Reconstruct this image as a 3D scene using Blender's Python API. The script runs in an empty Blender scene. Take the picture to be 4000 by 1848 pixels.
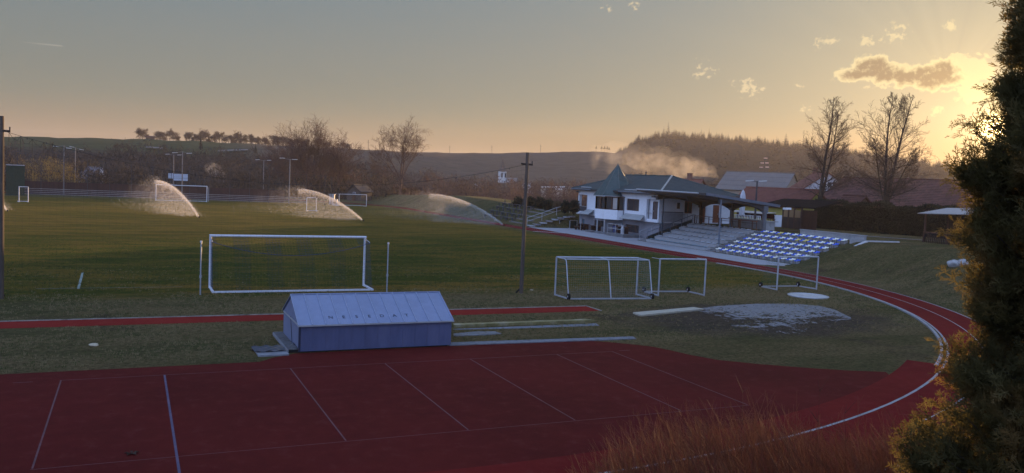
import bpy, bmesh, math, random
import numpy as np
from mathutils import Vector, Matrix, noise as mnoise

R_ = math.radians
scene = bpy.context.scene
col = scene.collection
rng = np.random.default_rng(7)
random.seed(7)

# ------------------------------------------------------------------ camera
CAM = np.array([-7.155, -42.265, 5.811])
FPX = 3301.8                       # focal length in pixels of the 4000 px wide photograph
YAW, PITCH, ROLL = R_(24.31), R_(3.932), R_(-2.435)
PW, PH = 4000.0, 1848.0


def cam_axes():
    cy, sy = math.cos(YAW), math.sin(YAW)
    fw = np.array([sy * math.cos(PITCH), cy * math.cos(PITCH), -math.sin(PITCH)])
    ri = np.array([cy, -sy, 0.0])
    up = np.cross(ri, fw)
    r = ri * math.cos(ROLL) - up * math.sin(ROLL)
    u = ri * math.sin(ROLL) + up * math.cos(ROLL)
    return r, u, fw


AR, AU, AF = cam_axes()
cam_d = bpy.data.cameras.new('camera')
cam = bpy.data.objects.new('camera', cam_d)
col.objects.link(cam)
cam_d.sensor_fit = 'HORIZONTAL'
cam_d.sensor_width = 36.0
cam_d.lens = FPX / PW * 36.0
cam_d.clip_start = 0.1
cam_d.clip_end = 6000
m = Matrix(((AR[0], AU[0], -AF[0], CAM[0]), (AR[1], AU[1], -AF[1], CAM[1]), (AR[2], AU[2], -AF[2], CAM[2]), (0, 0, 0, 1)))
cam.matrix_world = m
scene.camera = cam

S_ = 4000.0 / 2576.0               # sketch pixels (2576 wide) -> photo pixels


def ray(x, y):
    x *= S_; y *= S_
    return (x - PW / 2) / FPX * AR - (y - PH / 2) / FPX * AU + AF


def G(x, y, z=0.0):                # point of a horizontal level seen at a sketch pixel
    d = ray(x, y)
    return Vector(CAM + d * ((z - CAM[2]) / d[2]))


def onX(x, y, X):                  # point of the plane X = const
    d = ray(x, y)
    return Vector(CAM + d * ((X - CAM[0]) / d[0]))


def onY(x, y, Y):
    d = ray(x, y)
    return Vector(CAM + d * ((Y - CAM[1]) / d[1]))


def onD(x, y, D):                  # point at a ground distance from the viewpoint
    d = ray(x, y)
    return Vector(CAM + d * (D / math.hypot(d[0], d[1])))


# ------------------------------------------------------------------ light and air
SUN_AZ, SUN_EL = 56.0, 3.9         # degrees, azimuth from +Y towards +X
SKY_STRENGTH = 0.05
SUN_STRENGTH = 5.0
EXPOSURE = 1.3
HAZE_DENSITY = 0.00017

sun_d = bpy.data.lights.new('sun', 'SUN')
sun_d.energy = SUN_STRENGTH
sun_d.angle = R_(0.5)
sun_d.color = (1.0, 0.60, 0.26)
sun = bpy.data.objects.new('sun', sun_d)
col.objects.link(sun)
sdir = Vector((math.sin(R_(SUN_AZ)) * math.cos(R_(SUN_EL)), math.cos(R_(SUN_AZ)) * math.cos(R_(SUN_EL)), math.sin(R_(SUN_EL))))
sun.rotation_euler = sdir.to_track_quat('Z', 'Y').to_euler()
sun.location = sdir * 300

scene.view_settings.view_transform = 'Standard'
scene.view_settings.look = 'None'
scene.view_settings.gamma = 1.0
scene.view_settings.exposure = EXPOSURE
scene.view_settings.use_curve_mapping = False
scene.render.engine = 'CYCLES'
cy_ = scene.cycles
cy_.max_bounces = 8
cy_.diffuse_bounces = 3
cy_.glossy_bounces = 2
cy_.transmission_bounces = 4
cy_.transparent_max_bounces = 24
cy_.volume_bounces = 0
cy_.use_denoising = True
cy_.sample_clamp_indirect = 4.0
cy_.caustics_reflective = False
cy_.caustics_refractive = False

world = bpy.data.worlds.new('World')
scene.world = world
world.use_nodes = True
wt = world.node_tree
wt.nodes.clear()


def wn(t, **k):
    n = wt.nodes.new(t)
    for a, b in k.items():
        setattr(n, a, b)
    return n


def wmath(op, a, b=None, c=None, clamp=False):
    n = wn('ShaderNodeMath', operation=op, use_clamp=clamp)
    for i, v in enumerate((a, b, c)):
        if v is None:
            continue
        if isinstance(v, (int, float)):
            n.inputs[i].default_value = v
        else:
            wt.links.new(v, n.inputs[i])
    return n.outputs[0]


def wmix(f, a, b, blend='MIX'):
    n = wn('ShaderNodeMix', data_type='RGBA', blend_type=blend)
    for s, v in ((n.inputs[0], f), (n.inputs[6], a), (n.inputs[7], b)):
        if isinstance(v, (int, float)):
            s.default_value = v
        elif isinstance(v, tuple):
            s.default_value = (*v, 1)
        else:
            wt.links.new(v, s)
    return n.outputs[2]


def wmap(v, a, b, c=0.0, d=1.0, smooth=True):
    n = wn('ShaderNodeMapRange', interpolation_type='SMOOTHSTEP' if smooth else 'LINEAR')
    wt.links.new(v, n.inputs[0])
    for i, q in enumerate((a, b, c, d)):
        n.inputs[i + 1].default_value = q
    return n.outputs[0]


def build_world():
    sky = wn('ShaderNodeTexSky', sky_type='NISHITA')
    sky.sun_disc = False
    sky.sun_elevation = R_(SUN_EL)
    sky.sun_rotation = R_(SUN_AZ)
    sky.altitude = 450
    sky.air_density = 1.0
    sky.dust_density = 2.2
    sky.ozone_density = 1.0
    tc = wn('ShaderNodeTexCoord')
    sep = wn('ShaderNodeSeparateXYZ')
    wt.links.new(tc.outputs['Generated'], sep.inputs[0])
    X, Y, Z = sep.outputs
    el = wmath('MULTIPLY', wmath('ARCSINE', Z), 57.29578)
    az = wmath('MULTIPLY', wmath('ARCTAN2', X, Y), 57.29578)
    # a dusty spring evening: the clear-air sky is muted towards grey blue above and tan low down
    ramp = wn('ShaderNodeValToRGB')
    e = ramp.color_ramp.elements
    ELR = 24.0
    stops = [(-2, SKYC[0]), (1.5, SKYC[1]), (4.0, SKYC[2]), (8.0, SKYC[3]), (13.0, SKYC[4]), (24.0, SKYC[5]), (45.0, SKYC[6]), (90.0, SKYC[7])]
    wt.links.new(wmap(el, -2, 90, smooth=False), ramp.inputs[0])
    while len(e) < len(stops):
        e.new(0.5)
    for i, (a, c) in enumerate(stops):
        e[i].position = (a + 2) / 92
        e[i].color = (*c, 1)
    # angle from the sun
    dot = wn('ShaderNodeVectorMath', operation='DOT_PRODUCT')
    wt.links.new(tc.outputs['Generated'], dot.inputs[0])
    gd = ray(2502, 322)
    gd = gd / np.linalg.norm(gd)
    dot.inputs[1].default_value = tuple(gd)
    ang = wmath('MULTIPLY', wmath('ARCCOSINE', wmath('MINIMUM', dot.outputs['Value'], 1.0)), 57.29578)
    anti = wmap(ang, 66, 115)
    warm = wmath('MULTIPLY', wmath('EXPONENT', wmath('MULTIPLY', ang, -1 / 12.0)), 0.95)
    base = wmix(warm, ramp.outputs[0], SUNC)
    base = wmix(wmath('MULTIPLY', wmath('MULTIPLY', wmap(el, 5.5, 0.0), 1.15), wmath('EXPONENT', wmath('MULTIPLY', ang, -1 / 24.0)), clamp=True), base, HORC)
    base = wmix(wmath('MULTIPLY', anti, wmap(el, 1.0, 9.0)), base, ANTI)
    glow = wmath('EXPONENT', wmath('MULTIPLY', ang, -1 / 1.6))
    core = wmath('EXPONENT', wmath('MULTIPLY', wmath('MULTIPLY', ang, ang), -1 / 0.35))
    # rays fanning out of the cloud by the sun: faint lighter and darker wedges
    raz = wmath('SUBTRACT', az, 51.0)
    rel = wmath('SUBTRACT', el, 6.5)
    rang = wmath('ARCTAN2', rel, raz)
    rn_ = wn('ShaderNodeTexNoise', noise_dimensions='1D')
    rn_.inputs['Scale'].default_value = 4.0
    wt.links.new(rang, rn_.inputs['W'])
    rays = wmath('MULTIPLY', wmath('SUBTRACT', rn_.outputs[0], 0.5), wmath('MULTIPLY', wmap(rel, 0.5, 3.0), wmath('EXPONENT', wmath('MULTIPLY', ang, -1 / 9.0))))
    base = wmix(wmath('MULTIPLY', rays, 1.1, clamp=True), base, (0.62, 0.56, 0.42))
    base = wmix(wmath('MULTIPLY', rays, -1.1, clamp=True), base, (0.22, 0.23, 0.24))
    # clouds, placed in the sky by direction
    comb = wn('ShaderNodeCombineXYZ')
    wt.links.new(az, comb.inputs[0])
    wt.links.new(el, comb.inputs[1])
    nz = wn('ShaderNodeTexNoise')
    nz.inputs['Scale'].default_value = 0.95
    nz.inputs['Detail'].default_value = 7
    nz.inputs['Roughness'].default_value = 0.58
    nz.inputs['Distortion'].default_value = 0.6
    wt.links.new(comb.outputs[0], nz.inputs['Vector'])
    nz2 = wn('ShaderNodeTexNoise')
    nz2.inputs['Scale'].default_value = 2.7
    nz2.inputs['Detail'].default_value = 5
    nz2.inputs['Roughness'].default_value = 0.6
    wt.links.new(comb.outputs[0], nz2.inputs['Vector'])
    nv = wmath('ADD', wmath('MULTIPLY', wmath('SUBTRACT', nz.outputs[0], 0.5), 2.1), wmath('MULTIPLY', wmath('SUBTRACT', nz2.outputs[0], 0.5), 0.9))
    # (sketch x, y, half width, half height, thickness)
    big = [(2150, 188, 40, 17, .8), (2195, 172, 42, 26, 1.0), (2235, 186, 44, 22, 1.0), (2285, 197, 44, 20, .9), (2335, 196, 40, 26, 1.0), (2372, 186, 34, 28, 1.0), (2400, 200, 26, 18, .7)]
    thin = [(1772, 172, 40, 24, .66), (1885, 219, 44, 28, .66), (2105, 196, 40, 10, .5), (2057, 105, 14, 20, .55), (2092, 103, 18, 12, .55), (2185, 100, 34, 14, .6), (2258, 82, 38, 26, .66), (2390, 63, 16, 12, .66), (2355, 280, 16, 18, .8), (2405, 152, 50, 16, .62), (2440, 182, 50, 36, 1.35), (2462, 228, 46, 24, 1.5), (2425, 165, 46, 28, 1.1), (1595, 15, 20, 16, .5), (1520, 22, 30, 12, .42), (2030, 275, 24, 14, .45), (2010, 215, 16, 8, .42), (2445, 205, 34, 22, 1.0), (2390, 228, 60, 7, .66), (2250, 218, 90, 6, .6), (2110, 200, 50, 6, .6)]

    def field(lst):
        tot = None
        for (x, y, hw, hh, t) in lst:
            d = ray(x, y)
            a0 = math.degrees(math.atan2(d[0], d[1]))
            e0 = math.degrees(math.atan2(d[2], math.hypot(d[0], d[1])))
            k = math.degrees(S_ / FPX)
            da = wmath('DIVIDE', wmath('SUBTRACT', az, a0), hw * k)
            de = wmath('DIVIDE', wmath('SUBTRACT', el, e0), hh * k)
            g = wmath('MULTIPLY', wmath('EXPONENT', wmath('MULTIPLY', wmath('ADD', wmath('MULTIPLY', da, da), wmath('MULTIPLY', de, de)), -1.0)), t)
            tot = g if tot is None else wmath('MAXIMUM', tot, g)
        return tot
    fb = field(big)
    ft = field(thin)
    nvb = wmath('ADD', wmath('MULTIPLY', wmath('SUBTRACT', nz.outputs[0], 0.5), 1.0), wmath('MULTIPLY', wmath('SUBTRACT', nz2.outputs[0], 0.5), 0.55))
    db = wmath('ADD', fb, nvb)
    nvt = wmath('ADD', wmath('MULTIPLY', wmath('SUBTRACT', nz.outputs[0], 0.5), 1.6), wmath('MULTIPLY', wmath('SUBTRACT', nz2.outputs[0], 0.5), 2.2))
    dt = wmath('ADD', ft, nvt)
    ab = wmath('MULTIPLY', wmap(db, 0.20, 0.38), wmap(fb, 0.05, 0.25))
    core_b = wmath('MULTIPLY', wmath('MULTIPLY', wmap(db, 0.32, 0.74), wmap(nz2.outputs[0], .30, .52, .55, 1.0)), wmap(ang, 1.6, 4.2))
    at_ = wmath('MULTIPLY', wmap(dt, 0.38, 0.74), wmap(ft, 0.08, 0.36))
    lit = wmix(wmath('EXPONENT', wmath('MULTIPLY', ang, -1 / 5.5)), CL_LIT, CL_HOT)
    base = wmix(wmath('MULTIPLY', at_, 0.9), base, lit)
    base = wmix(ab, base, wmix(core_b, wmix(.22, lit, CL_HOT), CL_DARK))
    # contrail
    ca, cb = ray(0, 100), ray(158, 116)
    a0, e0 = math.degrees(math.atan2(ca[0], ca[1])), math.degrees(math.atan2(ca[2], math.hypot(ca[0], ca[1])))
    a1, e1 = math.degrees(math.atan2(cb[0], cb[1])), math.degrees(math.atan2(cb[2], math.hypot(cb[0], cb[1])))
    tt = wmath('DIVIDE', wmath('SUBTRACT', az, a0), a1 - a0)
    off = wmath('ABSOLUTE', wmath('SUBTRACT', wmath('SUBTRACT', el, e0), wmath('MULTIPLY', tt, e1 - e0)))
    con = wmath('MULTIPLY', wmath('MULTIPLY', wmap(off, 0.06, 0.0), wmap(tt, 0.2, 0.9)), wmap(tt, 1.02, 0.97))
    base = wmix(wmath('MULTIPLY', con, 0.5), base, (0.5, 0.48, 0.42))
    nish = wn('ShaderNodeBackground')
    wt.links.new(sky.outputs[0], nish.inputs[0])
    nish.inputs[1].default_value = SKY_STRENGTH
    grad = wn('ShaderNodeBackground')
    hot = wn('ShaderNodeMix', data_type='RGBA', blend_type='ADD')
    hot.inputs[0].default_value = 1.0
    g2 = wmix(1.0, base, wmix(glow, (0, 0, 0), GLOWC), 'ADD')
    g3 = wmix(1.0, g2, wmix(core, (0, 0, 0), COREC), 'ADD')
    wt.links.new(g3, grad.inputs[0])
    grad.inputs[1].default_value = GRAD_STRENGTH
    mix = wn('ShaderNodeMixShader')
    mix.inputs[0].default_value = GRAD_MIX
    wt.links.new(nish.outputs[0], mix.inputs[1])
    wt.links.new(grad.outputs[0], mix.inputs[2])
    out = wn('ShaderNodeOutputWorld')
    wt.links.new(mix.outputs[0], out.inputs[0])


def lin(r, g, b):                  # sRGB 0-255 -> linear
    return tuple(((c / 255 + 0.055) / 1.055) ** 2.4 if c > 10 else c / 255 / 12.92 for c in (r, g, b))


SKYC = [lin(148, 124, 100), lin(135, 124, 106), lin(119, 126, 118), lin(117, 128, 129), lin(106, 127, 140), lin(82, 110, 137), (.26, .37, .60), (.34, .50, .90)]
ANTI = (.64, .90, 1.62)
SUNC = lin(216, 204, 166)
HORC = lin(200, 156, 104)
GLOWC = (0.95, 0.66, 0.26)
COREC = (20.0, 13.0, 5.0)
CL_LIT = lin(214, 198, 164)
CL_HOT = lin(255, 238, 170)
CL_DARK = lin(134, 120, 102)
GRAD_STRENGTH = 0.43
GRAD_MIX = 0.93
build_world()
# ------------------------------------------------------------------ helpers
OFF = {}                           # object name -> world offset its mesh is stored relative to


class MB:
    """Collects shapes in world space and links them as one mesh object."""

    def __init__(self):
        self.v, self.f = [], []

    def poly(self, pts):
        n = len(self.v)
        self.v += [tuple(p) for p in pts]
        self.f.append(tuple(range(n, n + len(pts))))

    def hexa(self, p):             # 8 corners: bottom ring 0-3, top ring 4-7
        n = len(self.v)
        self.v += [tuple(q) for q in p]
        for q in ((3, 2, 1, 0), (4, 5, 6, 7), (0, 1, 5, 4), (1, 2, 6, 5), (2, 3, 7, 6), (3, 0, 4, 7)):
            self.f.append(tuple(n + i for i in q))

    def box(self, x0, x1, y0, y1, z0, z1):
        self.hexa([(x0, y0, z0), (x1, y0, z0), (x1, y1, z0), (x0, y1, z0), (x0, y0, z1), (x1, y0, z1), (x1, y1, z1), (x0, y1, z1)])

    def boxr(self, c, sx, sy, z0, z1, a):      # box turned by a about its centre
        ca, sa = math.cos(a), math.sin(a)
        q = [(c[0] + x * ca - y * sa, c[1] + x * sa + y * ca) for x, y in ((-sx, -sy), (sx, -sy), (sx, sy), (-sx, sy))]
        self.hexa([(x, y, z0) for x, y in q] + [(x, y, z1) for x, y in q])

    def beam(self, a, b, w, h=None, up=(0, 0, 1)):
        a, b = Vector(a), Vector(b)
        h = w if h is None else h
        d = (b - a).normalized()
        s = d.cross(Vector(up))
        if s.length < 1e-4:
            s = d.cross(Vector((1, 0, 0)))
        s.normalize()
        u = s.cross(d)
        r = [s * x * w / 2 + u * y * h / 2 for x, y in ((-1, -1), (1, -1), (1, 1), (-1, 1))]
        self.hexa([a + q for q in r] + [b + q for q in r])

    def tube(self, pts, r, n=8, cap=True):
        pts = [Vector(p) for p in pts]
        k = len(pts)
        rs = r if isinstance(r, (list, tuple)) else [r] * k
        base = len(self.v)
        s = None
        for i, p in enumerate(pts):
            d = (pts[min(i + 1, k - 1)] - pts[max(i - 1, 0)])
            if d.length < 1e-9:
                d = Vector((0, 0, 1))
            d.normalize()
            if s is None:
                s = d.cross(Vector((0, 0, 1)) if abs(d.z) < .95 else Vector((1, 0, 0)))
            else:
                s = s - d * s.dot(d)
            s.normalize()
            t = d.cross(s)
            for j in range(n):
                a = 2 * math.pi * j / n
                self.v.append(tuple(p + (s * math.cos(a) + t * math.sin(a)) * rs[i]))
        for i in range(k - 1):
            for j in range(n):
                j2 = (j + 1) % n
                self.f.append((base + i * n + j, base + i * n + j2, base + (i + 1) * n + j2, base + (i + 1) * n + j))
        if cap and n > 2:
            self.f.append(tuple(base + j for j in reversed(range(n))))
            self.f.append(tuple(base + (k - 1) * n + j for j in range(n)))

    def prism(self, poly, z0, z1):             # polygon in plan, extruded upwards
        n, b = len(poly), len(self.v)
        self.v += [(x, y, z0) for x, y in poly] + [(x, y, z1) for x, y in poly]
        self.f.append(tuple(b + i for i in reversed(range(n))))
        self.f.append(tuple(b + n + i for i in range(n)))
        for i in range(n):
            j = (i + 1) % n
            self.f.append((b + i, b + j, b + n + j, b + n + i))

    def slab(self, poly, t):                   # any flat polygon given thickness t downwards along its normal
        p = [Vector(q) for q in poly]
        nn = (p[1] - p[0]).cross(p[2] - p[0]).normalized()
        if nn.z < 0:
            p.reverse(); nn = -nn
        n, b = len(p), len(self.v)
        self.v += [tuple(q) for q in p] + [tuple(q - nn * t) for q in p]
        self.f.append(tuple(b + i for i in range(n)))
        self.f.append(tuple(b + n + i for i in reversed(range(n))))
        for i in range(n):
            j = (i + 1) % n
            self.f.append((b + j, b + i, b + n + i, b + n + j))

    def strip(self, left, right):              # ribbon between two polylines
        b, n = len(self.v), len(left)
        self.v += [tuple(q) for q in left] + [tuple(q) for q in right]
        for i in range(n - 1):
            self.f.append((b + i, b + i + 1, b + n + i + 1, b + n + i))

    def build(self, name, mat, parent=None, smooth=False):
        me = bpy.data.meshes.new(name)
        off = OFF.get(parent.name, (0, 0, 0)) if parent else (0, 0, 0)
        me.from_pydata([(x - off[0], y - off[1], z - off[2]) for x, y, z in self.v], [], self.f)
        me.update()
        if smooth:
            me.polygons.foreach_set('use_smooth', [True] * len(me.polygons))
        me.materials.append(mat)
        o = bpy.data.objects.new(name, me)
        col.objects.link(o)
        if parent:
            o.parent = parent
            OFF[o.name] = off
        return o


def np_obj(name, V, F, mat, parent=None, smooth=False):
    """Fast mesh from numpy arrays; F is (n,3) or (n,4)."""
    off = np.array(OFF.get(parent.name, (0, 0, 0)) if parent else (0, 0, 0), dtype=np.float64)
    me = bpy.data.meshes.new(name)
    V = np.asarray(V, dtype=np.float64) - off
    F = np.asarray(F, dtype=np.int32)
    k = F.shape[1]
    me.vertices.add(len(V))
    me.vertices.foreach_set('co', V.astype(np.float32).ravel())
    me.loops.add(F.size)
    me.loops.foreach_set('vertex_index', F.ravel())
    me.polygons.add(len(F))
    me.polygons.foreach_set('loop_start', np.arange(0, F.size, k, dtype=np.int32))
    if smooth:
        me.polygons.foreach_set('use_smooth', np.ones(len(F), dtype=bool))
    me.update(calc_edges=True)
    me.materials.append(mat)
    o = bpy.data.objects.new(name, me)
    col.objects.link(o)
    if parent:
        o.parent = parent
        OFF[o.name] = tuple(off)
    return o


def tag(o, label=None, cat=None, group=None, kind=None):
    if label: o['label'] = label
    if cat: o['category'] = cat
    if group: o['group'] = group
    if kind: o['kind'] = kind
    return o


def thing(name, label, cat, loc, group=None):
    o = bpy.data.objects.new(name, None)
    o.empty_display_size = 0.3
    col.objects.link(o)
    o.location = loc
    OFF[o.name] = tuple(loc)
    return tag(o, label, cat, group)


def copy_tree(o, loc=None, rotz=None, label=None, scale=None):
    def rec(src, par):
        c = src.copy()
        col.objects.link(c)
        c.parent = par
        for ch in src.children:
            rec(ch, c)
        return c
    c = rec(o, None)
    if loc is not None: c.location = loc
    if rotz is not None: c.rotation_euler = (0, 0, rotz)
    if scale is not None: c.scale = scale
    if label: c['label'] = label
    return c


# ------------------------------------------------------------------ materials
MATS = {}


def new_mat(name):
    mt = bpy.data.materials.new(name)
    mt.use_nodes = True
    nt = mt.node_tree
    nt.nodes.clear()
    out = nt.nodes.new('ShaderNodeOutputMaterial')
    b = nt.nodes.new('ShaderNodeBsdfPrincipled')
    nt.links.new(b.outputs[0], out.inputs[0])
    b.inputs['Specular IOR Level'].default_value = 0.3
    return mt, nt, b, out


class N:
    """Small node-graph writer."""

    def __init__(self, nt):
        self.nt = nt
        self.co = nt.nodes.new('ShaderNodeTexCoord').outputs['Object']

    def put(self, s, v):
        if isinstance(v, (int, float)):
            s.default_value = v
        elif isinstance(v, (tuple, list)):
            s.default_value = (*v, 1) if len(v) == 3 and s.type == 'RGBA' else v
        else:
            self.nt.links.new(v, s)

    def mapping(self, scale=(1, 1, 1), loc=(0, 0, 0), rot=(0, 0, 0), src=None):
        n = self.nt.nodes.new('ShaderNodeMapping')
        n.inputs['Scale'].default_value = scale
        n.inputs['Location'].default_value = loc
        n.inputs['Rotation'].default_value = rot
        self.nt.links.new(src or self.co, n.inputs[0])
        return n.outputs[0]

    def noise(self, scale, detail=4, rough=.55, vec=None, dist=0.0):
        n = self.nt.nodes.new('ShaderNodeTexNoise')
        n.inputs['Scale'].default_value = scale
        n.inputs['Detail'].default_value = detail
        n.inputs['Roughness'].default_value = rough
        n.inputs['Distortion'].default_value = dist
        self.nt.links.new(vec or self.co, n.inputs['Vector'])
        return n.outputs[0]

    def math(self, op, a, b=0.0, clamp=False):
        n = self.nt.nodes.new('ShaderNodeMath')
        n.operation = op
        n.use_clamp = clamp
        self.put(n.inputs[0], a)
        self.put(n.inputs[1], b)
        return n.outputs[0]

    def rng(self, v, a, b, c=0.0, d=1.0):
        n = self.nt.nodes.new('ShaderNodeMapRange')
        n.interpolation_type = 'SMOOTHSTEP'
        self.put(n.inputs[0], v)
        for i, q in enumerate((a, b, c, d)):
            n.inputs[i + 1].default_value = q
        return n.outputs[0]

    def mix(self, f, a, b, blend='MIX'):
        n = self.nt.nodes.new('ShaderNodeMix')
        n.data_type = 'RGBA'
        n.blend_type = blend
        self.put(n.inputs[0], f)
        self.put(n.inputs[6], a)
        self.put(n.inputs[7], b)
        return n.outputs[2]

    def sep(self, src=None):
        n = self.nt.nodes.new('ShaderNodeSeparateXYZ')
        self.nt.links.new(src or self.co, n.inputs[0])
        return n.outputs

    def bump(self, h, strength, dist, bsdf):
        n = self.nt.nodes.new('ShaderNodeBump')
        n.inputs['Strength'].default_value = strength
        n.inputs['Distance'].default_value = dist
        self.nt.links.new(h, n.inputs['Height'])
        self.nt.links.new(n.outputs[0], bsdf.inputs['Normal'])
        return n.outputs[0]


def M(name, c, rough=.8, metal=0.0, var=.18, scale=3.0, bump=.0, spec=.3, c2=None, amt=.5, stretch=(1, 1, 1), transl=0.0):
    """Plain surface with worn, uneven colour."""
    if name in MATS:
        return MATS[name]
    mt, nt, b, out = new_mat(name)
    g = N(nt)
    v = g.mapping(stretch) if stretch != (1, 1, 1) else None
    n1 = g.noise(scale, 6, .6, v)
    n2 = g.noise(scale * 6.3, 4, .6, v)
    f = g.math('ADD', g.math('MULTIPLY', n1, .65), g.math('MULTIPLY', n2, .35))
    dark = tuple(x * (1 - var) for x in c)
    lite = tuple(min(1, x * (1 + var)) for x in c)
    cc = g.mix(g.rng(f, .3, .7), dark, lite)
    if c2:
        cc = g.mix(g.math('MULTIPLY', g.rng(n1, .5, .68), amt), cc, c2)
    g.put(b.inputs['Base Color'], cc)
    b.inputs['Roughness'].default_value = rough
    b.inputs['Metallic'].default_value = metal
    b.inputs['Specular IOR Level'].default_value = spec
    if bump:
        g.bump(f, bump, .02, b)
    if transl:
        tr = nt.nodes.new('ShaderNodeBsdfTranslucent')
        g.put(tr.inputs[0], cc)
        mx = nt.nodes.new('ShaderNodeMixShader')
        mx.inputs[0].default_value = transl
        nt.links.new(b.outputs[0], mx.inputs[1])
        nt.links.new(tr.outputs[0], mx.inputs[2])
        nt.links.new(mx.outputs[0], out.inputs[0])
    MATS[name] = mt
    return mt


def rs(a, b):
    return random.uniform(a, b)


def smooth(t):
    t = np.clip(t, 0, 1)
    return t * t * (3 - 2 * t)
# ------------------------------------------------------------------ terrain
XC, YC, RB, YF = -0.962, 6.831, 34.9, 91.2     # running track: axis, near bend centre, kerb radius, far bend centre


def kerb_dist(x, y):
    """Signed distance outside the kerb (inner edge) of the running track, and the nearest axis point angle."""
    ym = np.clip(y, YC, YF)
    dx, dy = x - XC, y - ym
    return np.hypot(dx, dy) - RB, np.arctan2(dy, dx)


def terrain(x, y):
    x = np.asarray(x, float); y = np.asarray(y, float)
    d, a = kerb_dist(x, y)
    # --- near bend: bank grows from 1.9 m beside the open stand to 4.2 m where the photo was taken
    t = smooth((-np.degrees(a)) / 75.0)
    h = 1.9 + 2.3 * t
    foot = 3.9 - 0.2 * t
    top = 12.5 + 1.2 * t
    tt = np.clip((d - foot) / (top - foot), 0, 1)
    near = h * (smooth(tt) * (1 - t) + t * tt ** 2.0 * (1.6 - .6 * tt))
    # --- straight: apron, stands and terrace behind them
    st = 1.9 * np.clip((x - 40.35) / 5.6, 0, 1)
    bld = 1.9 * smooth((x - 43.6) / 2.2)
    ky = smooth((y - 31.0) / 1.2)
    stand = st * (1 - ky) + bld * ky
    # --- north of the clubhouse: grass mound along the track
    cz = np.interp(y, [48, 56, 68, 78, 92, 106, 122, 140], [1.75, 1.85, 2.15, 2.4, 2.5, 2.1, 1.6, 1.0])
    crest = 43.0
    n_up = cz * smooth((x - 35.9) / (crest - 35.9))
    n_dn = smooth((x - 47.0) / 16.0)
    north = n_up * (1 - n_dn) + (-2.2) * n_dn
    kn = smooth((y - 49.2) / 2.0)
    side = stand * (1 - kn) + north * kn
    right = (x > XC)
    ks = smooth((y - 6.2) / 3.0)
    z = np.where(right, near * (1 - ks) + side * ks, near * (1 - smooth((y - 2.0) / 12)))
    # far end: ground falls gently away into the valley
    fall = smooth((y - 128) / 60.0)
    z = z * (1 - fall) - 2.2 * fall
    # east terrace stays level
    return z


# near ground sheet
def grid_obj(name, xs, ys, mat, zfun, kind='structure'):
    X, Y = np.meshgrid(xs, ys)
    Z = zfun(X, Y)
    V = np.stack([X.ravel(), Y.ravel(), Z.ravel()], 1)
    nx, ny = len(xs), len(ys)
    i = np.arange((ny - 1) * (nx - 1))
    r, c = i // (nx - 1), i % (nx - 1)
    q = r * nx + c
    F = np.stack([q, q + 1, q + nx + 1, q + nx], 1)
    o = np_obj(name, V, F, mat, smooth=True)
    tag(o, kind=kind)
    return o


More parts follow.
